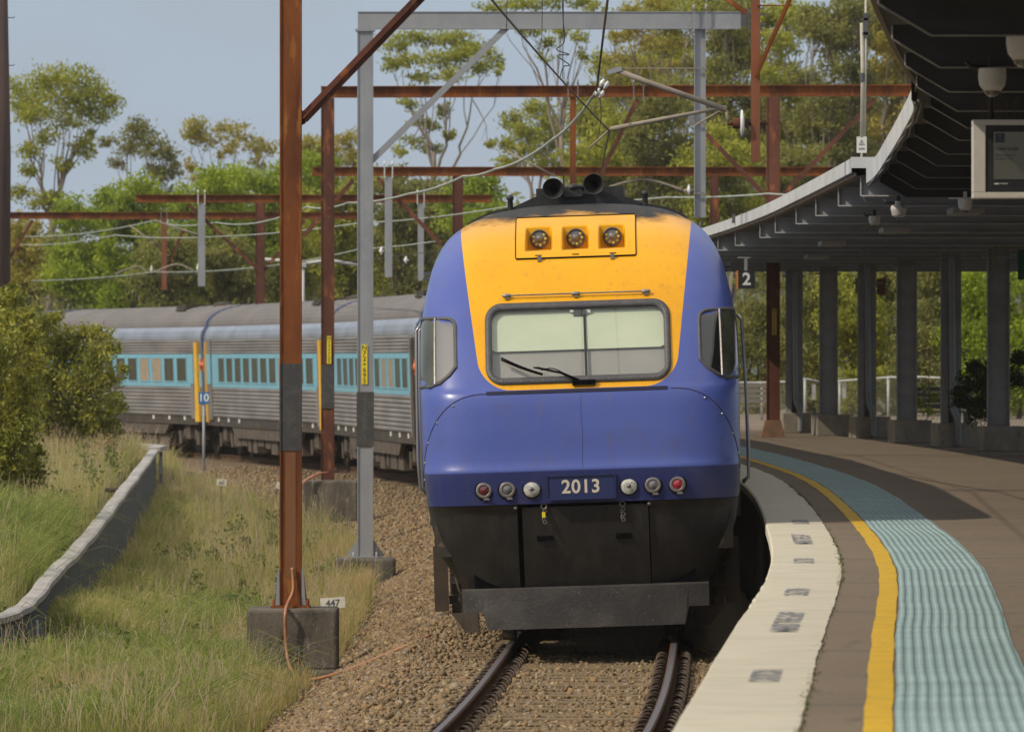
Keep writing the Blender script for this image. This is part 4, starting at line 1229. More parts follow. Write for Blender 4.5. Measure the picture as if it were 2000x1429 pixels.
def make_coach():
    root = empty('passenger_carriage')
    hw = 1.45
    H0, H1 = 0.35, CL - 0.35
    mb = MB()
    # fluted lower side and letterboard, both sides
    def flutes(v0, v1, pitch, amp):
        z = v0; out = []
        while z < v1 - 1e-6:
            out += [(hw, z), (hw + amp, z + pitch * 0.28), (hw + amp, z + pitch * 0.62), (hw, z + pitch * 0.9)]
            z += pitch
        out.append((hw, v1)); return out
    for prof in (flutes(1.06, 1.86, 0.100, 0.022), flutes(2.74, 3.12, 0.076, 0.018)):
        for s in (-1, 1):
            A = np.stack([[(s * x, y, z) for x, z in prof] for y in (H0, H1)], 1)
            mb.grid(np.array(A), False, flip=(s < 0))
    mb.build('fluted_side', M['flute'], root)
    mb = MB()
    for s in (-1, 1):
        mb.box((s * (hw - 0.005), CL / 2, 2.30), (0.03, H1 - H0, 0.885))
    band = mb.build('window_band', M['turq'], root)
    mb = MB()
    prof = [(hw, 3.12), (hw + 0.012, 3.16), (hw - 0.005, 3.22), (hw + 0.002, 3.25), (hw - 0.03, 3.30), (hw - 0.02, 3.33), (hw - 0.075, 3.40), (hw - 0.12, 3.47)]
    for s in (-1, 1):
        mb.grid(np.array([[(s * x, y, z) for x, z in prof] for y in (H0, H1)]), True, flip=(s < 0))
    mb.build('eave', M['eave'], root)
    mb = MB()
    rp = [(1.33, 3.47)]
    for k in range(1, 19):
        a = R(90 * k / 18)
        rp.append((1.33 * math.cos(a) ** 0.9 if k < 18 else 0.0, 3.47 + 0.56 * math.sin(a) + (0.012 if k % 2 else 0)))
    full = rp + [(-x, z) for x, z in reversed(rp[:-1])]
    mb.grid(np.array([[(x, y, z) for x, z in full] for y in (H0, H1)]), False)
    mb.build('roof', M['roof'], root)
    # ends with a blue rim
    sec = [(hw, 1.06), (hw, 3.12)] + [(x, z) for x, z in prof[1:]] + rp[1:]
    sec = sec + [(-x, z) for x, z in reversed(sec[:-1])]
    for y0, y1 in ((0.16, H0), (H1, CL - 0.16)):
        mb = MB(); mb.prism([(x * 1.012, z + 0.012) for x, z in sec], (0, y0, 0), (1, 0, 0), (0, 0, 1), (0, y1 - y0, 0)); mb.build('end_wall', M['endblue'], root)
    mb = MB()
    for y in (0.0, CL): mb.box((0, y + (0.08 if y == 0 else -0.08), 2.1), (1.3, 0.20, 2.2))
    mb.build('gangway_bellows', M['seam'], root)
    # windows
    pl = []
    for s in (-1, 1):
        for k in range(11):
            y = 3.0 + k * 1.72
            mb = MB(); mb.box((s * (hw + 0.014), y, 2.32), (0.012, 1.22, 0.62))
            cm = M['curtain'] if (k in (2, 3) and s < 0) else M['cwin']
            o = mb.build('window', cm, root, bevel=0)
            mb = MB()
            for a, b_, c_, d_ in ((0, 0.325, 1.30, 0.03), (0, -0.325, 1.30, 0.03)): mb.box((s * (hw + 0.018), y + a, 2.32 + b_), (0.02, c_, d_))
            for q in (-0.625, 0.625): mb.box((s * (hw + 0.018), y + q, 2.32), (0.02, 0.03, 0.62))
            mb.build('window_frame', M['turq'], o)
        for y in (1.35, CL - 1.35):   # recessed vestibule door
            mb = MB(); mb.box((s * (hw + 0.01), y, 2.06), (0.05, 0.86, 2.14)); d_ = mb.build('door', M['flute'], root)
            mb = MB(); mb.box((s * (hw + 0.045), y, 2.34), (0.02, 0.80, 0.80)); mb.build('door_panel', M['turq'], d_)
            near = y < 5
            mb = MB()
            yy = y + (-0.50 if near else 0.50)
            mb.prism([(-0.28 if near else -0.12, 0.92), (0.28 if near else 0.12, 0.92), (0.20 if near else 0.10, 2.15), (0.20 if near else 0.10, 3.06), (-0.16 if near else -0.08, 3.06), (-0.18 if near else -0.08, 2.15)],
                     (s * (hw + 0.004), yy, 0), (0, 1, 0), (0, 0, 1), (s * 0.07, 0, 0))
            mb.build('door_edge', M['door_y'], d_)
            mb = MB(); mb.tube([(s * (hw + 0.06), yy + 0.34, 1.2), (s * (hw + 0.06), yy + 0.34, 2.9)], 0.02, 5); mb.build('door_handrail', M['steel'], d_)
        for y in (0.26, CL - 0.26):
            mb = MB(); mb.lathe([(0.10, 0), (0.10, 0.05), (0.0001, 0.08)], (s * 1.47, y, 2.45), (s, 0, 0), 12)
            mb.box((s * 1.48, y, 2.45), (0.06, 0.14, 0.34)); mb.build('marker_disc', M['orange'], root)
    # underframe with equipment
    mb = MB(); mb.box((0, CL / 2, 0.95), (2.86, H1 - H0, 0.24)); mb.build('sole_bar', M['under'], root)
    for s in (-1, 1):
        for y in (1.0, 2.9, 5.0, 7.2, 17.0, 19.2, 21.3, 23.2):
            mb = MB(); mb.box((s * 1.44, y, 1.0), (0.03, 0.16, 0.10)); mb.build('jacking_mark', M['white_text'], root)
    mb = MB()
    for s in (-1, 1):
        mb = MB(); mb.prism([(5.2, 0.83), (18.9, 0.83), (18.3, 0.55), (5.9, 0.55)], (s * 1.30, 0, 0), (0, 1, 0), (0, 0, 1), (s * 0.10, 0, 0))
        mb.build('equipment_skirt', M['under_l'], root)
    mb = MB(); rr = random.Random(5)
    for s in (-1, 1):
        y = 6.0
        while y < 18:
            L_ = rr.uniform(0.5, 1.6); h = rr.uniform(0.25, 0.45)
            mb = MB(); mb.box((s * 1.05, y + L_ / 2, 0.62 - h / 2), (0.5, L_, h)); mb.build('equipment_box', M['under_l'], root); y += L_ + rr.uniform(0.1, 0.5)
    for yb in (3.1, CL - 3.1):
        mb = MB()
        for s in (-1, 1):
            mb.box((s * 1.12, yb, 0.50), (0.16, 2.9, 0.17)); mb.box((s * 1.20, yb, 0.66), (0.24, 0.55, 0.42))
            for q in (-1.2, 1.2):
                mb.box((s * 1.18, yb + q, 0.46), (0.24, 0.34, 0.36)); mb.tube([(s * 1.18, yb + q * 0.6, 0.36), (s * 1.18, yb + q * 0.6, 0.82)], 0.10, 8)
                mb.tube([(s * 1.26, yb + q * 0.85, 0.3), (s * 1.24, yb + q * 0.6, 0.7)], 0.04, 6)
        mb.box((0, yb, 0.5), (2.0, 0.5, 0.25))
        bg_ = mb.build('bogie', M['under_l'], root)
        for q in (-1.2, 1.2):
            mb = MB()
            for s in (-1, 1): mb.lathe([(0.001, 0.045), (0.40, 0.045), (0.46, 0.055), (0.46, -0.04), (0.001, -0.07)], (s * 0.755, yb + q, 0.46), (s, 0, 0), 20)
            mb.tube([(-0.7, yb + q, 0.46), (0.7, yb + q, 0.46)], 0.085, 8)
            mb.build('wheelset', M['under'], bg_)
    # roof bits
    mb = MB(); mb.lathe([(0.30, 0), (0.28, 0.10), (0.10, 0.15), (0.001, 0.16)], (-0.2, 3.2, 3.98), (0, 0, 1), 14); mb.box((-0.45, 6.0, 4.02), (0.7, 1.2, 0.10)); mb.tube([(-0.9, 5, 3.93), (-0.9, 6.2, 3.95), (-0.7, 7.0, 4.03)], 0.03, 6)
    mb.build('roof_vent', M['under'], root)
    return root
# coupling points walk back along the track
def walk(d, L):
    t = d
    x0, y0 = float(cx(d)), d
    while math.hypot(float(cx(t)) - x0, t - y0) < L: t += 0.02
    return t
coach0 = make_coach()
cl_ = [69.0 + LENP + 0.30]
GRP = 'stainless carriages behind the blue train front'
LAB = ['silver carriage coupled right behind the blue train front and hidden by it',
       'second silver carriage behind the blue train front, hidden by it',
       'silver carriage emerging just left of the blue train front',
       'silver and turquoise carriage seen behind the grey portal post and the brown mast',
       'silver and turquoise carriage between the rusty mast and the small sign numbered 10',
       'farthest silver and turquoise carriage, half hidden by the green bushes']
for i in range(6):
    d0_ = cl_[-1]; d1_ = walk(d0_, CL + 0.05)
    cl_.append(d1_)
    c = coach0 if i == 0 else copy_tree(coach0)
    c.location = (float(cx(d0_)), d0_, 0)
    yaw = -math.atan2(float(cx(d1_)) - float(cx(d0_)), d1_ - d0_)
    c.rotation_euler = (0, -CANT, yaw)
    tag(c, LAB[i], 'train carriage', GRP)
    if i in (2, 3):      # the vestibule next to the blue unit has plain brown door edges
        for ch in c.children_recursive:
            if ch.name.startswith('door_edge'):
                ch.data = ch.data.copy(); ch.data.materials[0] = M['brown_gear']
print('couplings', cl_)
# power car at the far end, facing away
dE = walk(cl_[-1], LENP + 0.4)
PE = copy_tree(PC)
PE.location = (float(cx(dE)), dE, 0)
PE.rotation_euler = (0, CANT, math.pi - math.atan2(float(cx(dE)) - float(cx(cl_[-1])), dE - cl_[-1]))
tag(PE, 'dark roofed power car at the far tail of the train, mostly behind bushes', 'locomotive')
for ch in PE.children:
    if ch.name.startswith('body_shell'):
        ch.data = ch.data.copy(); ch.data.materials[0] = surf('grimy_navy_shell', (0.035, 0.038, 0.07), (0.03, 0.03, 0.04), 0.6, 0, 1)
# ------------------------------------------------------------------ catenary masts
def hcol(mb, X, d, z0, z1, w, dp_):
    """H column: flanges left and right, web facing the camera"""
    t = 0.016
    for s in (-1, 1): mb.box((X + s * (w / 2 - t / 2), d, (z0 + z1) / 2), (t, dp_, z1 - z0))
    mb.box((X, d - dp_ / 2 + 0.022, (z0 + z1) / 2), (w - 2 * t - 0.002, 0.012, z1 - z0))
def plate_on(parent, name, X, d, zc, w, h, m, txt=None, tsize=0.05, line=1.0, tm=None):
    mb = MB(); mb.box((X, d, zc), (w, 0.006, h)); o = mb.build(name, m, parent)
    if txt: text_mesh('lettering', txt, tsize, tm or M['black_text'], o, (X, d - 0.0045, zc), FACE, 0.0008, 0.0006, 1, line)
    return o
def foundation(parent, X, d, w, ztop, zbot, dd=0.95, step=0, mat=None):
    mb = MB()
    mb.box((X, d + dd / 2 - 0.16, (ztop + zbot) / 2), (w, dd, ztop - zbot))
    o = mb.build('concrete_foundation', mat or M['concrete'], parent, bevel=0.035)
    if step:
        mb = MB(); mb.box((X - 0.03, d + dd / 2 - 0.20, zbot - 0.11), (w + step, dd + 0.2, 0.24)); mb.build('footing', M['concrete'], o, bevel=0.03)
    return o
def baseplate(parent, X, d, z, w, mat, gus=0.16, gh=0.34):
    mb = MB()
    mb.box((X, d, z + 0.012), (w + 0.16, w + 0.1, 0.024))
    for s in (-1, 1):
        mb.prism([(0, 0.024), (gus, 0.024), (0.01, gh), (0, gh)], (X + s * (w / 2 + 0.001), d - 0.006, z), (s, 0, 0), (0, 0, 1), (0, 0.012, 0))
        for k in (-1, 1): mb.lathe([(0.018, 0), (0.018, 0.07), (0.001, 0.07)], (X + s * (w / 2 + 0.05), d + k * w * 0.4, z + 0.02), (0, 0, 1), 8)
    return mb.build('base_plate', mat, parent)
def insulator(parent, p, ax, L=0.22, r=0.075, n=3, name='insulator'):
    mb = MB(); pr = [(0.02, 0)]
    for k in range(n):
        h = L * (k + 0.5) / n
        pr += [(0.025, h - L / n * 0.35), (r, h - 0.012), (r * 0.95, h + 0.012), (0.025, h + L / n * 0.25)]
    pr += [(0.02, L)]
    mb.lathe(pr, p, ax, 14)
    return mb.build(name, M['porcelain'], parent)
def clamp(parent, X, d, zc, h, mat=None):
    mb = MB()
    for q in (-0.09, 0.09):
        mb.box((X + q, d - 0.14, zc), (0.02, 0.02, h + 0.10)); mb.tube([(X + q, d - 0.14, zc + h / 2 + 0.02), (X + q, d - 0.14, zc + h / 2 + 0.12)], 0.02, 6)
    return mb.build('clamp', mat or M['galv'], parent)

def px2(px, d): return (px - 1000) * d / F
def pz2(py, d): return CAMZ - (py - HOR) * d / F

# --- mast 1: near rusty mast
d = 83.0
X1 = px2(568, d)
m1 = empty('catenary_mast', (X1, d, -0.1), label='tall rusty mast on a big concrete block with a copper cable at its foot', cat='catenary mast')
def rel(root):
    """keep world coordinates while parenting to a root that stands elsewhere"""
    loc = root.location.copy()
    for c in root.children: c.location = c.location - loc
mb = MB(); hcol(mb, X1, d, -0.08, 7.9, 0.235, 0.22); col = mb.build('column', M['rust'], m1)
mb = MB(); mb.box((X1, d - 0.094, pz2(795, d)), (0.201, 0.013, (880 - 710) * d / F)); 
for s in (-1, 1): mb.box((X1 + s * 0.1115, d, pz2(795, d)), (0.0155, 0.226, (880 - 710) * d / F))
mb.build('painted_band', M['band'], col)
mb = MB(); mb.box((X1, d - 0.094, pz2(1005, d)), (0.11, 0.008, 1.35))
mb.build('ochre_paint_strip', surf('ochre_patch', (0.24, 0.115, 0.028), (0.19, 0.07, 0.025), 0.7, 0, 2.5, (1, 1, 0.3), 0.40, 0.60), col)
baseplate(m1, X1, d, -0.1, 0.26, M['rust'], 0.05, 0.36)
mb = MB()
for s in (-1, 1): mb.prism([(0, 0.03), (0.045, 0.03), (0.02, 0.42), (0, 0.42)], (X1 + s * 0.12, d - 0.12, -0.1), (s, 0, 0), (0, 0, 1), (0, 0.02, 0))
mb.build('stiffener', M['galv'], m1)
# crossbeam above the picture, knee brace, drop post with its own brace
zb = 7.6
XE = 2.63
mb = MB(); mb.hbeam((X1 - 0.3, d, zb), (XE + 1.2, d, zb), 0.15, 0.25); mb.build('crossbeam', M['rust'], m1)
b0, b1 = P(592, 232, d), P(905, -92, d)
mb = MB(); mb.bar(b0 + Vector((0, 0.01, 0)), b1 + Vector((0, 0.01, 0)), 0.11, 0.125, (0, 1, 0)); mb.bar(b0 + Vector((0, -0.065, 0)), b1 + Vector((0, -0.065, 0)), 0.014, 0.135, (0, 1, 0))
mb.build('knee_brace', M['rust_dark'], m1)
mb = MB(); mb.prism([(0, 0), (0.10, 0.05), (0.10, 0.17), (0, 0.22)], P(579, 250, d) + Vector((0.0, -0.03, 0.0)), (1, 0, 0), (0, 0, 1), (0, 0.06, 0)); mb.build('gusset', M['rust'], m1)
mb = MB(); zl = pz2(316, d)
mb.box((XE, d, (zb + zl) / 2 - 0.07), (0.012, 0.1, zb - zl - 0.14)); mb.box((XE, d - 0.05, (zb + zl) / 2 - 0.07), (0.098, 0.012, zb - zl - 0.14))
dpst = mb.build('drop_post', M['rust_orange'], m1)
mb = MB(); q0, q1 = P(1475, 150, d), P(1552, -22, d)
mb.bar(q0 - Vector((0, .075, 0)), q1 - Vector((0, .075, 0)), 0.012, 0.075, (0, 1, 0)); mb.bar(q0 - Vector((0, .10, 0)), q1 - Vector((0, .10, 0)), 0.05, 0.014, (0, 1, 0))
mb.bar(P(1479, 12, d) - Vector((0, 0.07, 0)), P(1546, 12, d) - Vector((0, 0.07, 0)), 0.012, 0.045, (0, 1, 0))
mb.bar(P(1405, -12, d), P(1458, 26, d), 0.05, 0.08, (0, 1, 0))
mb.build('drop_brace', M['rust'], m1)
# pull-off arm with its insulator
mb = MB(); mb.tube([P(1420, 242, d), P(1432, 241, d)], 0.02, 8); mb.lathe([(0.055, 0), (0.06, 0.02), (0.06, 0.10), (0.05, 0.12)], P(1431, 241, d), (1, 0, 0), 16)
mb.tube([P(1456, 241, d), P(1500, 241, d)], 0.018, 8); mb.box(tuple(P(1459, 241, d)), (0.03, 0.08, 0.09)); mb.build('arm_fitting', M['rust_dark'], m1)
mb = MB(); mb.lathe([(0.03, -0.02), (0.14, -0.012), (0.148, 0.0), (0.14, 0.012), (0.03, 0.03)], P(1449, 241, d), (1, 0, 0), 24); mb.build('insulator', M['porcelain'], m1)
arm_m = surf('dusty_arm_tube', (0.32, 0.265, 0.21), (0.24, 0.20, 0.16), 0.8, 0.0, 6)
mb = MB(); mb.tube([P(1206, 138, d), P(1262, 160, d), P(1418, 214, d)], 0.030, 8); mb.tube([P(1418, 214, d), P(1472 - 50, 240, d)], 0.016, 6)
mb.tube([P(1418, 209, d), P(1192, 252, d)], [0.018, 0.026], 8); mb.tube([P(1150, 290, d), P(1192, 252, d)], 0.012, 6)
mb.tube([P(1206, 134, d), P(1356, 134, d)], 0.006, 5)
mb.tube([P(1418, 209, d), P(1356, 246, d)], 0.010, 5)
mb.build('pull_off_arm', arm_m, m1)
mb = MB(); mb.bar(P(1186, 142, d), P(1214, 134, d), 0.05, 0.07, (0, 1, 0)); mb.build('arm_clamp', M['galv'], m1)
for (a, b_) in (((1163, 178), (0.9, 0, -0.5)), ((1172, 160), (0.9, 0, -0.5))):
    insulator(m1, P(a[0], a[1], d), (b_[0], b_[1], b_[2]), 0.10, 0.05, 2)
foundation(m1, px2(573, d), d - 0.35, 0.97, -0.1, -0.76, 1.05, 0.18)
rel(m1)

# copper earthing cable
mb = MB()
pts = [P(571, 1108, 82.86), P(573, 1150, 82.85), P(563, 1176, 82.75), P(558, 1192, 82.42), P(557, 1225, 82.40), P(560, 1270, 82.40), P(566, 1300, 82.28), P(582, 1322, 82.2), P(604, 1327, 81.9)]
for px, py in ((650, 1317), (700, 1300), (745, 1281), (790, 1262), (840, 1240)):
    best = None      # where the line of sight meets the ballast
    for dq in np.arange(82, 60, -0.1):
        Xq = px2(px, dq); zq = float(bed_z(np.array(Xq - cx(dq)), np.array(dq))) + 0.035
        if best is None or abs(pz2(py, dq) - zq) < best[0]: best = (abs(pz2(py, dq) - zq), Xq, dq, zq)
    pts.append(Vector(best[1:]))
def smooth(pts, k=6):
    out = []
    n = len(pts)
    for i in range(n - 1):
        a, b_, c_, d_ = pts[max(i - 1, 0)], pts[i], pts[i + 1], pts[min(i + 2, n - 1)]
        for j in range(k):
            t = j / k
            out.append(0.5 * ((2 * b_) + (c_ - a) * t + (2 * a - 5 * b_ + 4 * c_ - d_) * t * t + (3 * b_ - a - 3 * c_ + d_) * t ** 3))
    out.append(pts[-1]); return out
mb.tube(smooth(pts), 0.019, 8)
mb.build('earthing_cable', M['copper'], label='bare copper earthing cable looping down the front of the concrete block and over the ballast', cat='cable')

# --- mast 2: grey galvanised portal
d = 114.0
X2 = px2(713.5, d)
m2 = empty('catenary_mast', (X2, d, -0.37), label='light grey galvanised mast with a long grey crossbeam and yellow plate', cat='catenary mast')
zt = pz2(25, d); zbm = pz2(57, d)
mb = MB(); hcol(mb, X2, d, -0.34, zbm - 0.005, 0.235, 0.2)

col = mb.build('column', M['galv'], m2)
mb = MB(); mb.box((X2, d - 0.098, pz2(818, d)), (0.226, 0.010, (872 - 766) * d / F)); 
for s in (-1, 1): mb.box((X2 + s * 0.121, d, pz2(818, d)), (0.010, 0.206, (872 - 766) * d / F))
bnd = mb.build('painted_band', M['band'], col)
text_mesh('chalk_mark', '7\n2\n6\n9\n5', 0.15, surf('faint_chalk', (0.11, 0.115, 0.115), None, 0.8), bnd, (X2 - 0.01, d - 0.105, pz2(820, d)), FACE, 0.0006, 0.0, 1, 0.86)
plate_on(col, 'number_plate', px2(712, d), d - 0.096, pz2(711.5, d), 0.088, 77 * d / F, M['yplate'], 'N\n7\n2\n+\n6\n9\n5', 0.098, 0.83)
zc = (zt + zbm) / 2
mb = MB(); XL, XR = px2(699, d), px2(1447, d)
mb.box(((XL + XR) / 2, d, zc), (XR - XL, 0.16, zt - zbm)); mb.box(((XL + XR) / 2, d, zt + 0.006), (XR - XL + 0.004, 0.19, 0.012)); mb.box(((XL + XR) / 2, d, zbm + 0.002), (XR - XL - 0.3, 0.19, 0.01))
mb.build('crossbeam', M['galv'], m2)
mb = MB(); mb.box((X2, d, zbm - 0.02), (0.29, 0.24, 0.035)); mb.build('cap_plate', M['galv'], m2)
a0, a1 = P(722, 318, d), P(992, 52, d)
mb = MB(); mb.bar(a0, a1, 0.09, 0.105, (0, 1, 0)); mb.build('knee_brace', M['galv'], m2)
mb = MB(); XD = px2(1367, d); zl = pz2(425, d)
for s in (-1, 1): mb.box((XD + s * 0.079, d, (zbm + zl) / 2), (0.01, 0.13, zbm - zl))
mb.box((XD, d - 0.01, (zbm + zl) / 2), (0.148, 0.01, zbm - zl))
mb.build('drop_post', M['galv'], m2)
clamp(m2, px2(1367, d), d, zc, zt - zbm)
for zz in (134, 240, 378):
    mb = MB(); mb.box((XD, d - 0.075, pz2(zz, d)), (0.20, 0.02, 0.025)); mb.build('post_bracket', M['lamp_rim'], m2)
mb = MB(); mb.box((XD - 0.13, d - 0.05, pz2(232, d)), (0.08, 0.05, 0.18)); mb.build('arm_socket', M['lamp_rim'], m2)
mb = MB(); XQ = px2(1456, d)
mb.box((XQ, d, zc + 0.02), (0.14, 0.2, 0.18)); mb.box((XQ + 0.05, d - 0.05, zc + 0.02), (0.03, 0.24, 0.32))
for q in (0.09, -0.05): mb.box((XQ + 0.17, d - 0.10, zc + q), (0.26, 0.025, 0.035))
mb.build('beam_end_fitting', M['rubber'], m2)
baseplate(m2, X2, d, -0.37, 0.24, M['galv'], 0.17, 0.26)
foundation(m2, X2, d - 0.2, 0.89, -0.375, -0.95, 0.9, mat=surf('paler_foundation_concrete', (0.17, 0.15, 0.12), (0.08, 0.07, 0.055), 0.9, 0, 3, (2, 1, 0.3), 0.38, 0.6))
rel(m2)

# --- mast 3: rusty portal spanning the line
d = 144.0
X3 = px2(640, d); X3r = px2(1510, d)
m3 = empty('catenary_portal', (X3, d, 0.3), label='rusty portal on two brown columns, its left foot on a concrete block', cat='catenary portal')
mb = MB(); hcol(mb, X3, d, 0.31, pz2(192, d), 0.245, 0.22); col = mb.build('column', M['rust_dark'], m3)
mb = MB(); mb.box((X3, d - 0.112, pz2(755, d)), (0.24, 0.004, 85 * d / F)); mb.build('painted_band', M['band'], col)
plate_on(col, 'number_plate', px2(643, d), d - 0.118, pz2(683, d), 0.08, 54 * d / F, M['yplate'], 'N\n7\n2\n+\n7\n2\n5', 0.088, 0.82)
mb = MB(); mb.hbeam((px2(627, d), d, pz2(180, d)), (px2(2050, d), d, pz2(176, d)), 0.17, 0.215, 0.018); mb.build('crossbeam', M['rust'], m3)
mb = MB(); hcol(mb, X3r, d, 1.4, pz2(190, d), 0.25, 0.22); col = mb.build('column', M['rust_dark'], m3)
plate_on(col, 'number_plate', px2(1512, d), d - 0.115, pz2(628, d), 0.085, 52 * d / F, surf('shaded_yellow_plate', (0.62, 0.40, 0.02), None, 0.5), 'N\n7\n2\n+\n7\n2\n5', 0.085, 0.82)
mb = MB(); mb.box((X3r, d + 0.1, 1.25), (0.46, 0.6, 0.36), top=(0.62, 0.8)); mb.build('rust_stained_foot', surf('rust_stained_concrete', (0.24, 0.13, 0.06), (0.13, 0.08, 0.05), 0.9, 0, 4), m3)
mb = MB()
for a, b_ in (((1380, 262), (1500, 388)), ((1708, 194), (1522, 388)), ((1245, 194), (1168, 352))):
    mb = MB(); mb.bar(P(a[0], a[1], d), P(b_[0], b_[1], d), 0.08, 0.085, (0, 1, 0)); mb.build('brace', M['rust_dark'], m3)
mb = MB(); mb.box((px2(1119, d), d, (pz2(190, d) + pz2(405, d)) / 2), (0.115, 0.1, 215 * d / F)); mb.build('drop_post', M['rust'], m3)
clamp(m3, px2(1247, d), d, pz2(180, d), 0.23, M['lamp_rim']); clamp(m3, px2(1119, d), d, pz2(180, d), 0.23, M['lamp_rim'])
mb = MB(); mb.tube([P(990, 295, d), P(1085, 345, d)], 0.02, 6); mb.build('pull_off_arm', arm_m, m3)
foundation(m3, px2(646, d), d - 0.3, 1.03, 0.3, -0.55, 1.0)
rel(m3)
mb = MB(); mb.tube(smooth([P(640, 922, 143.7), P(620, 926, 143.5), P(600, 936, 143.45), P(592, 944, 143.4)]), 0.02, 6)
mb.build('earthing_cable', surf('faded_red_cable', (0.45, 0.17, 0.10), None, 0.6), label='short faded red cable at the foot of the brown column on the second concrete block', cat='cable')

# --- mast 4, 5, 6 further round the curve
def far_mast(d, colpx, py_top, beam0, beam1, py_b, braces, drops, label, basez, cw=0.24, extra=None, m=None):
    Xc = px2(colpx, d)
    root = empty('catenary_portal', (Xc, d, basez), label=label, cat='catenary portal')
    zb_ = pz2(py_b, d)
    mb = MB(); hcol(mb, Xc, d, basez, zb_ - 0.1, cw, 0.22); mb.build('column', M['rust_dark'], root)
    mb = MB(); mb.hbeam((px2(beam0, d), d, zb_), (px2(beam1, d), d, zb_), 0.17, 0.21); mb.build('crossbeam', m or M['rust'], root)
    for a in braces:
        mb = MB(); mb.bar(P(a[0], a[1], d), P(a[2], a[3], d), 0.09, 0.095, (0, 1, 0)); mb.build('brace', M['rust_dark'], root)
    for (px, y0, y1, w, mm) in drops:
        mb = MB(); mb.box((px2(px, d), d - 0.12, (pz2(y0, d) + pz2(y1, d)) / 2), (w, 0.1, (y1 - y0) * d / F)); mb.build('drop_post', M[mm], root)
        clamp(root, px2(px, d), d - 0.06, zb_, 0.22, M['porcelain'] if mm == 'galv' else M['lamp_rim'])
    if extra: extra(root, d)
    rel(root)
    return root
def ex4(root, d):
    insulator(root, P(740, 490, d), (1, 0, 0), 0.12, 0.10, 1); insulator(root, P(788, 508, d), (1, 0, 0), 0.12, 0.09, 1)
    insulator(root, P(1340, 371, d), (1, 0, 0), 0.14, 0.13, 1)
    mb = MB(); hcol(mb, px2(1395, d), d, 1.1, pz2(345, d), 0.2, 0.2); mb.build('column', M['rust_dark'], root)
    mb = MB(); mb.tube(smooth([P(1190, 365, d), P(1260, 350, d), P(1335, 372, d)]), 0.03, 6); mb.tube([P(1335, 372, d), P(1360, 372, d)], 0.04, 6); mb.build('pull_off_arm', arm_m, root)
far_mast(175.0, 894, 345, 610, 1690, 335, [(738, 348, 862, 478), (690, 352, 592, 462)],
         [(759, 346, 541, 0.17, 'galv')],
         'rusty portal whose beam runs just above the train roof and behind its horns', 0.0, 0.24, ex4)
def ex5(root, d):
    insulator(root, P(383, 524, d), (1, 0, 0), 0.10, 0.13, 1)
    mb = MB(); mb.tube(smooth([P(300, 430, d), P(345, 445, d), P(388, 458, d)]), 0.03, 6); mb.build('pull_off_arm', arm_m, root); mb = MB(); mb.tube(smooth([P(305, 530, d), P(345, 516, d), P(380, 530, d)]), 0.025, 6); mb.build('pull_off_arm', arm_m, root)
far_mast(205.0, 508, 398, 265, 960, 388, [(368, 400, 500, 522), (516, 528, 545, 492)],
         [(394, 398, 559, 0.19, 'galv'), (822, 398, 548, 0.16, 'galv')],
         'rusty far portal with short beam ending over the bushes and a pale grey drop post', 0.0, 0.25, ex5)
def ex6(root, d):
    insulator(root, P(293, 527, d), (1, 0, 0), 0.10, 0.13, 1)
    mb = MB(); mb.tube([P(252, 440, d), P(318, 485, d)], 0.025, 6); mb.build('pull_off_arm', arm_m, root); mb = MB(); mb.tube(smooth([P(225, 535, d), P(268, 520, d), P(288, 534, d)]), 0.025, 6); mb.build('pull_off_arm', arm_m, root)
far_mast(235.0, 12, 430, 12, 720, 421, [(64, 430, 20, 502), (358, 450, 322, 532), (596, 430, 560, 470)],
         [(321, 428, 566, 0.16, 'rust_orange')],
         'farthest rusty portal, its long thin beam starting at the dark pole on the left edge', -0.4, 0.25, ex6)

# dark timber pole at the left edge
d = 128.0
mb = MB(); mb.tube([P(-2, 900, d), P(2, 300, d), P(-4, -150, d)], [0.18, 0.165, 0.14], 14)
po = mb.build('timber_pole', M['timber_pole'], label='dark brown timber pole cut by the left edge of the picture', cat='pole')
mb = MB()
for y in (35, 128): mb.tube([P(8, y, d), P(28, y, d), P(28, y - 3, d)], 0.007, 5)
mb.build('step_bolt', M['black_metal'], po)

# ------------------------------------------------------------------ wires
def wire(pts, r, mat, label, sag=0.0, name='overhead_wire', k=10):
    out = []
    for a, b_ in zip(pts[:-1], pts[1:]):
        a, b_ = Vector(a), Vector(b_)
        for j in range(k):
            t = j / k
            q = a.lerp(b_, t); q.z -= sag * 4 * t * (1 - t) * (b_ - a).length / 30; out.append(q)
    out.append(Vector(pts[-1]))
    mb = MB(); mb.tube(out, r, 6)
    return mb.build(name, mat, label=label, cat='overhead wire')
wire([(-0.65, 20, 5.0), (-0.14, 51.5, 5.0), (1.05, 83, 5.05), (1.25, 114, 5.0), (0.6, 144, 5.0), (-1.9, 175, 5.0), (-6.2, 205, 5.0), (-12.9, 235, 5.0)], 0.0085, M['wire_dark'],
     'dark contact wire falling from the top of the picture towards the train roof', 0.02)
wire([(0.2, 40, 5.62), (0.78, 62, 5.55), P(1165, 178, 83)], 0.011, M['wire_dark'], 'dark upper wire reaching down to the white insulators above the train', 0.0)
wire([P(1165, 178, 83), P(1080, 272, 98), P(968, 330, 114), P(905, 344, 122), P(800, 378, 133), P(680, 396, 144), P(600, 404, 160), P(420, 434, 205), P(300, 431, 235), P(43, 462, 270)],
     0.017, M['wire'], 'pale wire sweeping down left from the insulators and away round the curve', 0.12)
wire([P(1780, 372, 120), P(1500, 378, 140), P(1300, 385, 150), P(1000, 402, 165), P(700, 436, 186), P(420, 462, 205), P(225, 459, 226), P(43, 478, 262)],
     0.015, M['wire'], 'pale lower wire running level behind the roof horns towards the left edge', 0.08)
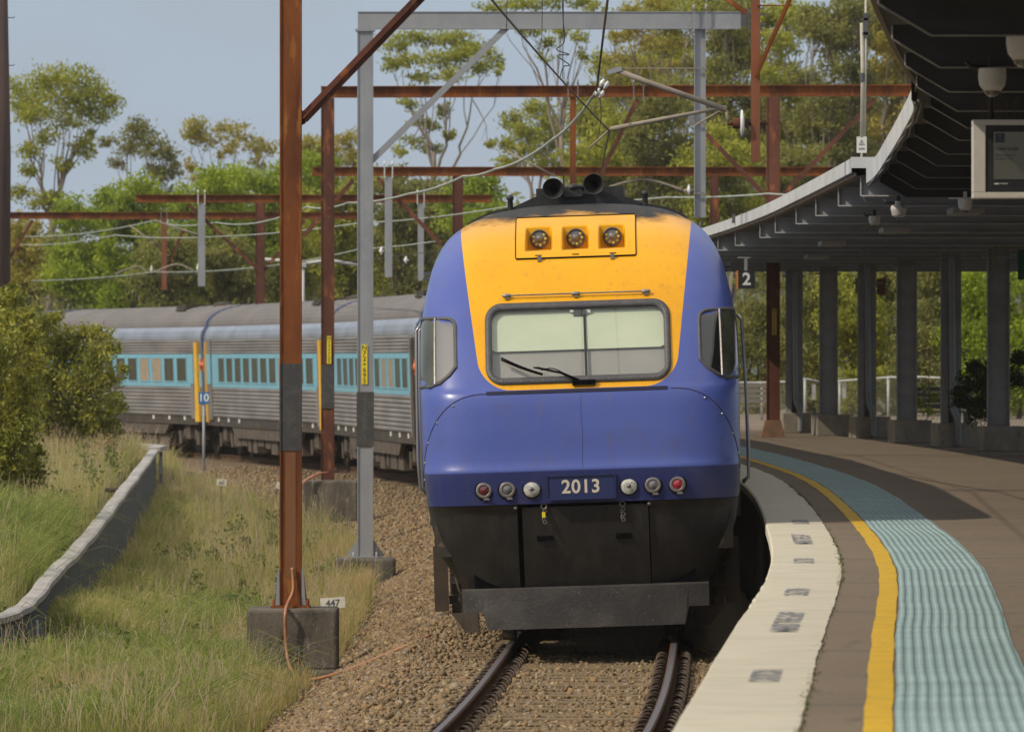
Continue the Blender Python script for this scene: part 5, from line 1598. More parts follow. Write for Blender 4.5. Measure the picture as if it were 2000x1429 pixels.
wire([P(860, 470, 175), P(700, 487, 186), P(520, 520, 205), P(300, 531, 232), P(60, 548, 262)], 0.014, M['wire'], 'thin pale wire low over the carriage roofs on the left', 0.06)
# droppers
def dropper(pts, label, r=0.004):
    mb = MB(); mb.tube(pts, r, 5); mb.build('dropper_wire', M['wire_dark'], label=label, cat='dropper wire', group='thin hanging wires above the train')
dropper([P(991, -20, 70), P(989, 62, 70)], 'thin hanging wire that meets the sloping contact wire near the grey beam')
dropper([P(1101, -20, 78), P(1099, 155, 78)], 'long thin straight hanging wire right of the kinked one')
dropper([P(1060, -20, 74), P(1058, 80, 74)], 'short thin straight hanging wire left of the kinked one')
pts = [P(1097, -20, 80), P(1100, 40, 80), P(1102, 82, 80), P(1087, 97, 80), P(1112, 107, 80), P(1088, 109, 80), P(1112, 127, 80), P(1100, 131, 80), P(1094, 152, 80)]
dropper(smooth(pts, 5), 'dark kinked zigzag wire hanging above the horns', 0.006)
dropper(smooth([P(1170, 182, 83), P(1174, 225, 83), P(1168, 268, 83), P(1160, 280, 83), P(1180, 290, 83)], 5), 'hooked wire hanging below the white insulators', 0.006)
# ------------------------------------------------------------------ canopy over the near part of the platform
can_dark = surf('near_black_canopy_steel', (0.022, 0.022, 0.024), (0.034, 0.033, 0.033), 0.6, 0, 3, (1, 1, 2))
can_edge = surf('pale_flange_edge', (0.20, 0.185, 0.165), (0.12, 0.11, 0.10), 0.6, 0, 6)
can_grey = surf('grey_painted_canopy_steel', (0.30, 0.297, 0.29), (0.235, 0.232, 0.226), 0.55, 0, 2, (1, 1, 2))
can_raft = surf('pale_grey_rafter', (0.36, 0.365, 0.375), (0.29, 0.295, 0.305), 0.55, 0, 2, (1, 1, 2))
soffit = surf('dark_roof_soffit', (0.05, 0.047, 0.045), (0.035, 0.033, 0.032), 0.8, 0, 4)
fascia_m = surf('white_fascia', (0.56, 0.56, 0.55), (0.42, 0.42, 0.41), 0.6, 0, 1.5, (1, 0.4, 1), 0.42, 0.70, (0.25, 0.24, 0.22), 10, 0.64, 0.74)
K = 0.905
st = [(35.6, 1.75), (40.4, 2.12), (45.2, 2.47), (50.2, 2.80), (54.8, 3.12), (59.1, 3.43), (63.5, 3.77), (67.0, 3.90), (71.6, 4.06), (76, 4.21), (81, 4.37), (86.4, 4.55), (91, 4.67)]
st = [(a * K, b_ * K) for a, b_ in st]
nc = empty('platform_canopy', (6, 60, 1.1), label='dark near canopy with black stepped rafters and a white curved fascia, upper right', cat='canopy')
HB = CAMZ + 1.9 * K
for dd_, Xk in st:
    mb = MB()
    tipx = Xk - 0.28
    poly = [(tipx, HB + 0.165), (tipx, HB + 0.245), (Xk + 0.05, HB + 0.26), (13, HB + 0.26), (13, HB), (Xk, HB)]
    mb.prism(poly, (0, dd_ - 0.004, 0), (1, 0, 0), (0, 0, 1), (0, 0.008, 0))
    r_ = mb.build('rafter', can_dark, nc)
    mb = MB()   # pale lower flange
    mb.bar((tipx, dd_ + 0.03, HB + 0.161), (Xk, dd_ + 0.03, HB - 0.004), 0.10, 0.007)
    mb.bar((Xk, dd_ + 0.03, HB - 0.004), (13, dd_ + 0.03, HB - 0.004), 0.10, 0.007)
    mb.bar((tipx - 0.003, dd_ + 0.03, HB + 0.165), (tipx - 0.003, dd_ + 0.03, HB + 0.24), 0.10, 0.007, (1, 0, 0))
    mb.build('flange', can_edge, r_)
dl = np.array([s_[0] for s_ in st]); xl = np.array([s_[1] for s_ in st])
dd2 = np.linspace(30, 83.2, 70)
tx = np.interp(dd2, dl, xl - 0.35) + np.where(dd2 < dl[0], (dd2 - dl[0]) * 0.077, 0)
tx = np.convolve(np.pad(tx, 2, mode='reflect', reflect_type='odd'), np.ones(5) / 5, 'valid')
def strip(cols, mat, name, parent, smooth=False, flip=False):
    mb = MB(); mb.grid(np.stack(cols, 1), smooth, flip=flip); return mb.build(name, mat, parent)
c3 = lambda x, z: np.stack([x, dd2, np.full_like(dd2, 0.0) + z], -1)
xx = np.concatenate([[0.0], np.linspace(0.1, 10, 90)])
A = []
for k, x in enumerate(xx): A.append(np.stack([tx + x, dd2, np.full_like(dd2, HB + 0.275 + (0.025 if k % 2 else 0.0))], -1))
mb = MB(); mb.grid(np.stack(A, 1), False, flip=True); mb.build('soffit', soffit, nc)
strip([c3(tx, HB + 0.335), c3(tx + 10, HB + 0.50)], surf('canopy_roof_top', (0.30, 0.30, 0.30), None, 0.6), 'roof_deck', nc)
strip([c3(tx, HB + 0.34), c3(tx - 0.012, HB + 0.34), c3(tx - 0.012, HB + 0.262), c3(tx + 0.02, HB + 0.262)], surf('brown_gutter_edge', (0.10, 0.075, 0.055), None, 0.7), 'gutter', nc, flip=True)
full = (dd2, tx)
k_ = dd2 > 55.5
dd2, tx = dd2[k_], tx[k_]
strip([c3(tx - 0.015, HB + 0.355), c3(tx - 0.04, HB + 0.36), c3(tx - 0.04, HB + 0.165), c3(tx - 0.03, HB + 0.16)], fascia_m, 'fascia', nc, flip=True)
strip([c3(tx - 0.029, HB + 0.345), c3(tx - 0.029, HB + 0.165)], can_dark, 'fascia_back', nc)
for off_, zz, rr_ in ((-0.02, 0.150, 0.012), (0.01, 0.155, 0.010)):
    mb = MB()
    pts = [(tx[i] + off_ + 0.008 * math.sin(i * 1.3), dd2[i], HB + zz + 0.010 * math.sin(i * 0.9 + off_ * 50)) for i in range(0, len(tx))]
    mb.tube(pts, rr_, 5)
    mb.build('cable_run', surf('dusty_cable', (0.16, 0.145, 0.125), None, 0.7), nc)
rel(nc)

# ------------------------------------------------------------------ far canopy
fc = empty('platform_canopy', (6, 125, 1.1), label='lower grey far canopy on dark columns with a straight white fascia beside the train', cat='canopy')
fr = [83.4, 88.9, 95, 100.8, 107.9, 112.4, 120.3] + [125.5 + 5.2 * i for i in range(7)]
def tipX(d): return float(np.interp(d, [82, 89, 95, 101, 108, 112.4, 120.3, 130, 140, 150, 160], [3.79, 3.78, 3.76, 3.73, 3.70, 3.63, 3.50, 3.25, 2.95, 2.5, 1.95]))
HF = 4.35
for dd_ in fr:
    mb = MB(); x0 = tipX(dd_)
    mb.hbeam((x0, dd_, HF + 0.11), (13, dd_, HF + 0.11), 0.10, 0.22, 0.012)
    mb.box((x0, dd_, HF + 0.11), (0.012, 0.10, 0.22))
    r_ = mb.build('rafter', can_raft, fc)
    mb = MB(); mb.box(((x0 + 13) / 2, dd_ - 0.053, HF + 0.003), (13 - x0, 0.006, 0.014)); mb.build('bright_edge', fascia_m, r_)
dd2 = np.linspace(83.25, 160, 56); t2 = np.array([tipX(x) for x in dd2])
t2 = np.convolve(np.pad(t2, 3, mode='reflect', reflect_type='odd'), np.ones(7) / 7, 'valid')
c3 = lambda x, z: np.stack([x, dd2, np.full_like(dd2, 0.0) + z], -1)
zf = np.interp(dd2, [83, 125, 160], [0.10, 0.10, 0.10])
A = []
for k, x in enumerate(np.linspace(0.0, 9, 80)): A.append(c3(t2 + x, HF + 0.225 + (0.028 if k % 2 else 0)))
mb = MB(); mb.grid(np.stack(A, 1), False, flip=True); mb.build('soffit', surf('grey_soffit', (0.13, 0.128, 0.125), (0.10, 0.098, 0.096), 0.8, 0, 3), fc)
strip([c3(t2 - 0.1, HF + 0.30 + zf), c3(t2 + 9, HF + 0.45 + zf)], surf('canopy_roof_top_far', (0.34, 0.34, 0.34), None, 0.6), 'roof_deck', fc)
strip([c3(t2 - 0.1, HF + 0.31 + zf), c3(t2 - 0.11, HF + 0.31 + zf), c3(t2 - 0.11, HF + 0.155 + zf), c3(t2 - 0.02, HF + 0.15 + zf)], fascia_m, 'fascia', fc, flip=True)
strip([c3(t2 - 0.06, HF + 0.155 + zf), c3(t2 - 0.06, HF + 0.12 + zf), c3(t2 + 0.02, HF + 0.12 + zf)], surf('warm_timber_trim', (0.30, 0.20, 0.11), None, 0.7), 'fascia_trim', fc, flip=True)
mb = MB(); mb.box((3.68 + 0.34, 83.2, HF + 0.36), (0.70, 0.03, 0.12)); mb.build('end_fascia', fascia_m, fc)
mb = MB()
for dd_ in (118, 146): mb.box((tipX(dd_) - 0.13, dd_, HF + 0.38), (0.05, 0.3, 0.13))
mb.build('fascia_bracket', M['rubber'], fc)
# longitudinal beam over the columns
cols = [(1551, 98.5, 'p'), (1618, 101.5, ''), (1693, 105, 'p'), (1771, 111, ''), (1857, 116.5, 'p'), (1950, 122, ''), (2040, 128, 'p')]
cpts = []
for px, s_, kind in cols:
    dd_ = F / s_; X = (px - 1000) / s_
    cpts.append((X, dd_))
    w = (0.30 if kind == 'p' else 0.36)
    mb = MB()
    if kind == 'p':
        for q in (-1, 1): mb.box((X + q * 0.11, dd_, (1.5 + HF) / 2), (0.12, 0.20, HF - 1.5 - 0.004))
        mb.box((X, dd_ + 0.06, (1.5 + HF) / 2), (0.10, 0.05, HF - 1.5 - 0.01))
    else:
        for q in (-1, 1): mb.box((X + q * (w / 2 - 0.012), dd_, (1.5 + HF) / 2), (0.018, 0.22, HF - 1.5 - 0.004))
        mb.box((X, dd_ - 0.05, (1.5 + HF) / 2), (w - 0.05, 0.014, HF - 1.5 - 0.01))
    mb.box((X, dd_, HF - 0.14), (w + 0.14, 0.24, 0.03))
    c_ = mb.build('column', can_grey, fc)
    mb = MB(); mb.box((X + 0.06, dd_ + 0.15, (1.1 + 1.5) / 2 + 0.002), (0.66, 0.95, 0.40), rz=0.085)
    mb.build('concrete_plinth', M['concrete_l'], c_, bevel=0.012)
    if kind == 'p':
        mb = MB(); xo = X + 0.02
        mb.tube(smooth([Vector((xo - 0.02, dd_ - 0.19, HF)), Vector((xo - 0.01, dd_ - 0.2, 3.2)), Vector((xo, dd_ - 0.2, 2.0)), Vector((xo + 0.01, dd_ - 0.20, 1.75)), Vector((xo + 0.08, dd_ - 0.36, 1.55)), Vector((xo + 0.09, dd_ - 0.36, 1.12))]), 0.055, 10)
        mb.build('downpipe', surf('pale_grey_downpipe', (0.27, 0.28, 0.28), (0.20, 0.21, 0.21), 0.6, 0, 2, (1, 1, 0.3)), c_)
rel(fc)

# strip lights under the far canopy
for i, (px, py, s_) in enumerate(((1625, 476, 135), (1595, 502, 120), (1748, 450, 152), (1886, 412, 172))):
    dd_ = F / s_
    mb = MB(); mb.box(tuple(P(px, py, dd_)), (0.36, 1.25, 0.07))
    mb.build('ceiling_light', surf('lamp_diffuser%d' % i, (0.34, 0.31, 0.27), None, 0.6), bevel=0.01,
             label=['pale unlit light fitting under the far canopy, second from the train', 'pale unlit light fitting under the far canopy, closest to the train',
                    'pale unlit light fitting beside the left pair of domed cameras', 'pale unlit light fitting just under the passenger screen'][i],
             cat='ceiling light', group='light fittings under the far canopy')

# ------------------------------------------------------------------ domed cameras
white_pl = surf('off_white_plastic', (0.60, 0.56, 0.49), (0.52, 0.48, 0.42), 0.45, 0, 4)
def dome_cam(px, py, dd_, r, label, kind=0):
    """px, py: centre of the housing"""
    c = P(px, py, dd_)
    o = empty('security_camera', tuple(c), label=label, cat='security camera', group='domed cameras under the canopies')
    mb = MB()
    if kind == 2: mb.lathe([(r * 0.5, r * 1.2), (r * 0.55, r * 0.8), (r * 0.95, r * 0.6), (r * 1.03, r * 0.3), (r * 1.03, r * 0.05), (r * 0.95, -r * 0.1), (r * 0.9, -r * 0.55), (r * 0.6, -r * 0.9), (0.0001, -r)], (0, 0, 0), (0, 0, 1), 20)
    else: mb.lathe([(r, r * 0.9), (r * 1.02, r * 0.15), (r * 0.98, r * 0.1), (r * 0.98, r * 0.02), (r * 0.92, -r * 0.35), (r * 0.62, -r * 0.72), (r * 0.58, -r * 0.7)], (0, 0, 0), (0, 0, 1), 24)
    mb.build('housing', white_pl, o)
    mb = MB(); mb.lathe([(r * 0.60, -r * 0.66), (r * 0.52, -r * 0.95), (r * 0.3, -r * 1.12), (0.0001, -r * 1.18)], (0, 0, 0), (0, 0, 1), 18)
    mb.build('dome', surf('smoked_dome', (0.10, 0.09, 0.08), None, 0.15, coat=1), o)
    mb = MB()
    if kind == 1: mb.box((-r * 0.2, 0, r * 1.0), (r * 4.2, r * 0.9, r * 0.22)); 
    else: mb.tube([(-r * 0.3, 0, r * 0.95), (-r * 1.5, 0, r * 0.95), (-r * 1.9, 0, r * 1.4)], r * 0.18, 8)
    mb.box((0, 0, r * 1.4), (r * 0.5, r * 0.5, r * 1.1))
    mb.build('bracket', white_pl if kind == 1 else M['black_metal'], o)
dome_cam(1938, 158, 45, 0.081, 'large white domed camera hanging left of and above the passenger screen')
dome_cam(1998, 94, 41, 0.088, 'large white domed camera cut by the right edge of the picture')
dome_cam(1885, 401, 72, 0.066, 'white domed camera on a flat plate just below the passenger screen', 1)
dome_cam(1755, 411, 82, 0.082, 'white globe camera at the foot of the stepped black rafters', 2)
dome_cam(1708, 432, 90, 0.068, 'small white domed camera left of the globe camera')

# ------------------------------------------------------------------ passenger screen
dd_ = 47.0
c = P(1985, 311, dd_)
scn = empty('passenger_screen', tuple(c), label='cream framed passenger information screen hanging from the canopy at the right edge', cat='information screen')
mb = MB(); wS, hS = 0.54, 0.48
for x0, x1, z0, z1 in ((-wS / 2, wS / 2, hS / 2 - 0.034, hS / 2), (-wS / 2, wS / 2, -hS / 2, -hS / 2 + 0.036), (-wS / 2, -wS / 2 + 0.078, -hS / 2 + 0.036, hS / 2 - 0.034), (wS / 2 - 0.078, wS / 2, -hS / 2 + 0.036, hS / 2 - 0.034)):
    mb.box(((x0 + x1) / 2, 0, (z0 + z1) / 2), (x1 - x0 - 0.0005, 0.16, z1 - z0 - 0.0005))
mb.build('frame', white_pl, scn, bevel=0.004)
mb = MB(); mb.box((0, -0.02, 0), (wS - 0.15, 0.10, hS - 0.065)); mb.build('bezel', M['black_metal'], scn)
mb = MB(); mb.box((0.01, -0.073, 0.02), (wS - 0.235, 0.006, hS - 0.19))
m, n, b = newmat('dim_display'); b.inputs['Base Color'].default_value = (0.05, 0.047, 0.037, 1); b.inputs['Roughness'].default_value = 0.25
b.inputs['Emission Color'].default_value = (0.055, 0.052, 0.04, 1); b.inputs['Emission Strength'].default_value = 0.5
ds_ = mb.build('display', m, scn)
mb = MB(); mb.box((-0.105, -0.078, 0.128), (0.058, 0.004, 0.056)); ic = mb.build('notice_icon', surf('display_blue', (0.035, 0.05, 0.065), None, 0.4), ds_)
pale = surf('display_pale', (0.16, 0.17, 0.17), None, 0.5)
text_mesh('lettering', '!', 0.055, pale, ic, (-0.105, -0.0815, 0.128), FACE, 0.0003)
dk = surf('display_dark', (0.022, 0.022, 0.02), None, 0.5)
text_mesh('lettering', 'Next train', 0.034, dk, ds_, (-0.135, -0.0775, 0.062), FACE, 0.0003, 0.0006, align='LEFT')
text_mesh('lettering', 'Please listen to\nplatform and', 0.021, dk, ds_, (-0.135, -0.0775, 0.012), FACE, 0.0003, align='LEFT')
mb = MB(); mb.box((-0.125, -0.072, -0.152), (0.03, 0.004, 0.006)); mb.box((-0.08, -0.072, -0.151), (0.045, 0.004, 0.003)); mb.build('maker_marks', M['white_text'], scn)
mb = MB()
for x in (-0.15, 0.2): mb.tube([(x, 0.02, hS / 2), (x, 0.02, 0.72)], 0.018, 8)
mb.build('hanger', M['black_metal'], scn)
# bird spikes above the screen
mb = MB()
for i in range(46):
    x = -0.24 + 0.48 * random.random(); mb.tube([(x, random.uniform(-0.05, 0.05), hS / 2), (x + random.uniform(-0.012, 0.02), random.uniform(-0.05, 0.05), hS / 2 + random.uniform(0.10, 0.16))], 0.0014, 3, False)
mb.build('bird_spikes', surf('rusty_wire', (0.10, 0.06, 0.04), None, 0.6), scn)

# ------------------------------------------------------------------ signs
dd_ = 122.0
c = P(1458, 546, dd_)
sg = empty('platform_sign', tuple(c), label='small square black platform sign with a white 2 hanging beside the train roof', cat='sign')
mb = MB(); mb.box((0, 0, 0), (0.265, 0.10, 0.285)); b_ = mb.build('board', surf('sign_black', (0.02, 0.024, 0.028), None, 0.5), sg)
mb = MB(); mb.box((-0.145, 0, 0), (0.028, 0.10, 0.285)); mb.build('orange_side', surf('sign_orange', (0.60, 0.22, 0.03), None, 0.6), sg)
text_mesh('numeral', '2', 0.27, M['white_text'], b_, (0.0, -0.053, 0.0), FACE, 0.001, 0.007)
mb = MB(); mb.box((-0.01, 0, 0.24), (0.05, 0.05, 0.21)); mb.box((-0.01, 0, 0.35), (0.26, 0.06, 0.02)); mb.build('hanger', can_grey, sg)

dd_ = F / 104
sb = empty('sign_box', tuple(P(1683, 558, dd_)), label='faded pink and rust coloured sign boxes fixed either side of the downpipe', cat='sign')
mb = MB(); mb.box((0, -0.25, 0), (0.27, 0.03, 0.29)); mb.build('panel', surf('faded_pink_panel', (0.24, 0.17, 0.16), None, 0.6), sb)
mb = MB(); mb.box((0.155, -0.2, 0), (0.035, 0.14, 0.29)); mb.box((0.36, -0.15, -0.02), (0.17, 0.03, 0.3)); mb.build('side_panel', surf('rust_coloured_panel', (0.20, 0.075, 0.035), None, 0.7), sb)
mb = MB(); mb.box((0.1, -0.16, 0.05), (0.55, 0.05, 0.04)); mb.build('bracket', can_grey, sb)
mb = MB(); mb.box(tuple(P(2000, 517, F / 122)), (0.20, 0.05, 0.48)); mb.build('exit_sign', surf('green_sign', (0.01, 0.10, 0.065), None, 0.5), label='dark green hanging sign cut by the right edge', cat='sign')
dd_ = 122.0
mb = MB(); mb.box(tuple(P(1943, 512, dd_)), (0.07, 0.06, 0.22)); mb.tube([P(1943, 480, dd_), P(1943, 535, dd_)], 0.02, 6); mb.box(tuple(P(1975, 483, dd_)), (0.5, 0.06, 0.06)); mb.build('hanging_bracket', surf('beige_bracket', (0.24, 0.22, 0.17), None, 0.6), label='beige bracket hanging beside the green sign near the right edge', cat='bracket')

# conduit pole with its warning box at the canopy corner
dd_ = 88.0
cp = empty('conduit_riser', tuple(P(1685, 310, dd_)), label='pair of thin pale cable pipes with a small warning plate rising above the canopy corner', cat='cable riser')
pipe_m = surf('cream_conduit', (0.46, 0.42, 0.33), (0.34, 0.31, 0.26), 0.5, 0, 6)
W_ = lambda px, py: tuple(P(px, py, dd_) - P(1685, 310, dd_))
mb = MB(); mb.tube([W_(1683, 268), W_(1685, 150), W_(1683, 45)], 0.022, 8); mb.tube([W_(1688, 268), W_(1691, 100), W_(1691, -40)], 0.014, 8)
mb.tube([tuple(q) for q in smooth([Vector(W_(1683, 298)), Vector(W_(1685, 315)), Vector(W_(1703, 328)), Vector(W_(1714, 345)), Vector(W_(1716, 372)), Vector(W_(1704, 392)), Vector(W_(1692, 393)), Vector(W_(1690, 380)), Vector(W_(1720, 360))])], 0.015, 7)
mb.build('pipe', pipe_m, cp)
mb = MB(); mb.lathe([(0.03, 0), (0.03, 0.10)], W_(1684, 160), (0, 0, 1), 10); 
for y in (38, 66): mb.box(W_(1691, y), (0.10, 0.04, 0.03))
mb.box(W_(1691, 50), (0.05, 0.04, 0.28)); mb.build('pipe_clamp', M['rubber'], cp)
mb = MB(); mb.box(W_(1683, 283), (0.115, 0.03, 0.185)); pb = mb.build('warning_plate', surf('white_plate', (0.62, 0.61, 0.57), None, 0.5), cp)
mb = MB(); w0 = Vector(W_(1683, 280)) + Vector((0, -0.0175, 0))
tri = [Vector((math.sin(a) * 0.036, 0, math.cos(a) * 0.036)) + w0 for a in (0, 2.094, 4.189, 6.283)]
mb.tube(tri, 0.0035, 4); mb.box(tuple(w0), (0.006, 0.002, 0.022)); mb.box(tuple(w0 - Vector((0, 0, 0.058))), (0.07, 0.002, 0.006)); mb.box(tuple(w0 - Vector((0, 0, 0.07))), (0.07, 0.002, 0.004)); mb.build('triangle_mark', M['rubber'], pb)

# ------------------------------------------------------------------ fence and bench at the back of the platform
mesh_m, n, b = newmat('chain_link')
v = coord(n)
o_ = n.nodes['Material Output']; tr = n.nodes.new('ShaderNodeBsdfTransparent'); mx = n.nodes.new('ShaderNodeMixShader')
w1 = n.nodes.new('ShaderNodeTexWave'); w1.bands_direction = 'DIAGONAL'; w1.inputs['Scale'].default_value = 5.5; lk(n, v, w1.inputs['Vector'])
mp2 = n.nodes.new('ShaderNodeMapping'); mp2.inputs['Scale'].default_value = (-1, 1, 1); lk(n, v, mp2.inputs[0])
w2 = n.nodes.new('ShaderNodeTexWave'); w2.bands_direction = 'DIAGONAL'; w2.inputs['Scale'].default_value = 5.5; lk(n, mp2.outputs[0], w2.inputs['Vector'])
k_ = math_n(n, 'GREATER_THAN', math_n(n, 'MAXIMUM', w1.outputs['Fac'], w2.outputs['Fac']), 0.975)
lk(n, k_, mx.inputs[0]); lk(n, tr.outputs[0], mx.inputs[1]); lk(n, b.outputs[0], mx.inputs[2]); lk(n, mx.outputs[0], o_.inputs[0])
b.inputs['Base Color'].default_value = (0.12, 0.118, 0.11, 1); b.inputs['Roughness'].default_value = 0.6
fp = [(1440, 747), (1488, 747), (1545, 745), (1572, 739), (1606, 747), (1640, 744), (1694, 740), (1735, 737), (1790, 736), (1840, 738), (1900, 741), (1960, 744), (2040, 744)]
fd = [186, 184, 180, 176, 180, 176, 171, 168, 165, 164, 162, 160, 158]
fe = empty('mesh_fence', tuple(P(1440, 820, 186)), label='low chain link fence with a white top rail behind the far platform columns', cat='fence')
o0 = P(1440, 820, 186)
pts = [P(px, py, dq) - o0 for (px, py), dq in zip(fp, fd)]
rail_w = surf('white_fence_rail', (0.46, 0.45, 0.42), (0.34, 0.33, 0.31), 0.5, 0, 2)
mb = MB(); mb.tube([tuple(p) for p in pts], 0.026, 7); mb.build('top_rail', rail_w, fe)
mb = MB()
for a, b_ in zip(pts[:-1], pts[1:]):
    mb.raw([a, b_, Vector((b_.x, b_.y, 1.1 - o0.z)), Vector((a.x, a.y, 1.1 - o0.z))], [(0, 1, 2, 3)])
mb.build('mesh_panel', mesh_m, fe)
for p in pts[1::2] + [pts[4]]:
    mb = MB(); mb.tube([(p.x, p.y, 1.1 - o0.z), tuple(p)], 0.03, 7); mb.build('post', rail_w, fe)
mb = MB()
for q in (5, 4): mb.box((pts[q].x + (0.1 if q == 5 else -0.2), pts[q].y - 0.05, pts[q].z - 0.22), (0.09, 0.02, 0.36))
mb.build('white_board', rail_w, fe)
# bench beyond the train
def bench(px, py, dd_, label, mat):
    c_ = P(px, py, dd_); c_.z = 1.1
    o = empty('platform_bench', tuple(c_), (0, 0, R(14)), label=label, cat='bench')
    mb = MB()
    for k in range(5): mb.box((-0.55 + 1.1 * 0.5, 0.02 + 0.09 * k - 0.2, 0.45), (1.5, 0.07, 0.025))
    mb.build('seat', mat, o)
    mb = MB()
    for k in range(4): mb.box((-0.0, 0.26 + 0.02 * k, 0.56 + 0.11 * k), (1.5, 0.022, 0.085))
    mb.build('backrest', mat, o)
    for s in (-1, 1):
        mb = MB(); mb.box((s * 0.6, 0.05, 0.22), (0.05, 0.36, 0.44)); mb.tube([(s * 0.6, 0.24, 0.4), (s * 0.6, 0.36, 0.98)], 0.02, 6); mb.build('leg', rail_w, o)
bench(1467, 830, 166, 'pale slatted bench just right of the train, in front of the fence', surf('pale_slats', (0.24, 0.21, 0.17), None, 0.6))
bench(1832, 830, 148, 'dark slatted bench between the dark columns in front of the fence', surf('dark_slats', (0.09, 0.065, 0.06), None, 0.6))
# ------------------------------------------------------------------ foliage
def leafmat(name, stops, rough=0.6, trans=0.35, clump=0.5, scale=0.5, spec=0.3):
    m, n, b = newmat(name)
    gi = n.nodes.new('ShaderNodeNewGeometry')
    r = n.nodes.new('ShaderNodeValToRGB'); el = r.color_ramp.elements
    el[0].color = (*stops[0], 1); el[1].color = (*stops[-1], 1)
    for i, s in enumerate(stops[1:-1]):
        e = el.new((i + 1) / (len(stops) - 1)); e.color = (*s, 1)
    nz_ = noise(n, coord(n), scale, 3)
    f = math_n(n, 'ADD', math_n(n, 'MULTIPLY', gi.outputs['Random Per Island'], 1 - clump), math_n(n, 'MULTIPLY', math_n(n, 'MULTIPLY_ADD', nz_, 2.2, -0.6), clump))
    lk(n, f, r.inputs[0]); lk(n, r.outputs[0], b.inputs['Base Color'])
    b.inputs['Roughness'].default_value = rough; b.inputs['Specular IOR Level'].default_value = spec
    tr = n.nodes.new('ShaderNodeBsdfTranslucent'); mx = n.nodes.new('ShaderNodeMixShader'); mx.inputs[0].default_value = trans
    hs = n.nodes.new('ShaderNodeHueSaturation'); hs.inputs['Value'].default_value = 1.8; lk(n, r.outputs[0], hs.inputs['Color']); lk(n, hs.outputs[0], tr.inputs[0])
    lk(n, b.outputs[0], mx.inputs[1]); lk(n, tr.outputs[0], mx.inputs[2]); lk(n, mx.outputs[0], n.nodes['Material Output'].inputs[0])
    return m
L_GUM = leafmat('gum_leaves', [(0.124, 0.134, 0.027), (0.224, 0.238, 0.032), (0.336, 0.336, 0.038), (0.460, 0.421, 0.049)])
L_GUM2 = leafmat('bronze_gum_leaves', [(0.147, 0.140, 0.038), (0.260, 0.232, 0.044), (0.378, 0.323, 0.049), (0.401, 0.250, 0.059)])
L_BRIGHT = leafmat('bright_green_leaves', [(0.084, 0.125, 0.016), (0.174, 0.231, 0.020), (0.288, 0.350, 0.026), (0.432, 0.463, 0.035)])
L_OLIVE = leafmat('olive_leaves', [(0.094, 0.100, 0.032), (0.159, 0.161, 0.044), (0.236, 0.229, 0.053), (0.325, 0.299, 0.067)])
L_SCRUB = leafmat('scrub_leaves', [(0.12, 0.13, 0.045), (0.21, 0.19, 0.065), (0.32, 0.25, 0.10), (0.42, 0.26, 0.15)])
L_DARK = leafmat('dark_leaves', [(0.020, 0.030, 0.012), (0.035, 0.050, 0.016), (0.055, 0.075, 0.02), (0.07, 0.085, 0.03)])
L_BUSH = leafmat('bush_leaves', [(0.075, 0.090, 0.018), (0.149, 0.159, 0.024), (0.270, 0.259, 0.034), (0.437, 0.380, 0.050)], 0.45, 0.3, 0.45, 1.2)
L_DARKBUSH = leafmat('shaded_bush_leaves', [(0.035, 0.045, 0.014), (0.06, 0.072, 0.018), (0.095, 0.10, 0.022), (0.15, 0.14, 0.03)], 0.4, 0.25, 0.45, 1.5)
BARK = surf('pale_gum_bark', (0.27, 0.215, 0.175), (0.17, 0.135, 0.105), 0.85, 0, 1.0, (2, 2, 0.5), 0.42, 0.62, (0.12, 0.095, 0.075), 4, 0.6, 0.7)
BARK_D = surf('dark_bark', (0.10, 0.078, 0.058), (0.065, 0.05, 0.038), 0.9, 0, 2, (2, 2, 0.5))

def leaves(name, centres, radii, per, size, mat, parent, seed=0, droop=0.3, aspect=0.42, shell=0.55):
    """centres (n,3), radii (n,3): small folded leaf faces spread through each clump"""
    g = np.random.default_rng(seed)
    centres = np.asarray(centres, float); radii = np.asarray(radii, float)
    cnt = np.broadcast_to(per, (len(centres),)).astype(int)
    idx = np.repeat(np.arange(len(centres)), cnt); N = len(idx)
    if N == 0: return None
    # sub-clumps: leaves gather on twigs
    nt_ = np.maximum(cnt // 18, 4)
    tw = []
    for i, k in enumerate(nt_):
        q = g.normal(size=(k, 3)); q /= np.linalg.norm(q, axis=1, keepdims=True)
        tw.append(q * (g.random((k, 1)) ** (1 - shell)) )
    sub = np.empty((N, 3)); o = 0
    for i, c in enumerate(cnt):
        sub[o:o + c] = tw[i][g.integers(0, len(tw[i]), c)]; o += c
    pos = centres[idx] + (sub + g.normal(0, 0.27, (N, 3))) * radii[idx]
    d1 = g.normal(size=(N, 3)); d1[:, 2] -= droop; d1 /= np.linalg.norm(d1, axis=1, keepdims=True)
    d2 = g.normal(size=(N, 3)); d2 -= (d2 * d1).sum(1, keepdims=True) * d1; d2 /= np.linalg.norm(d2, axis=1, keepdims=True)
    d3 = np.cross(d1, d2)
    s = size * g.uniform(0.6, 1.35, (N, 1)); w = s * aspect
    a = pos - d1 * s * 0.5; b_ = pos + d1 * s * 0.5
    m1_ = pos + d2 * w * 0.5 + d3 * w * 0.12; m2_ = pos - d2 * w * 0.5 + d3 * w * 0.12
    V = np.stack([a, m1_, b_, m2_], 1).reshape(-1, 3)
    Fq = np.arange(N * 4).reshape(-1, 4)
    return np_mesh(name, V, Fq, mat, parent)

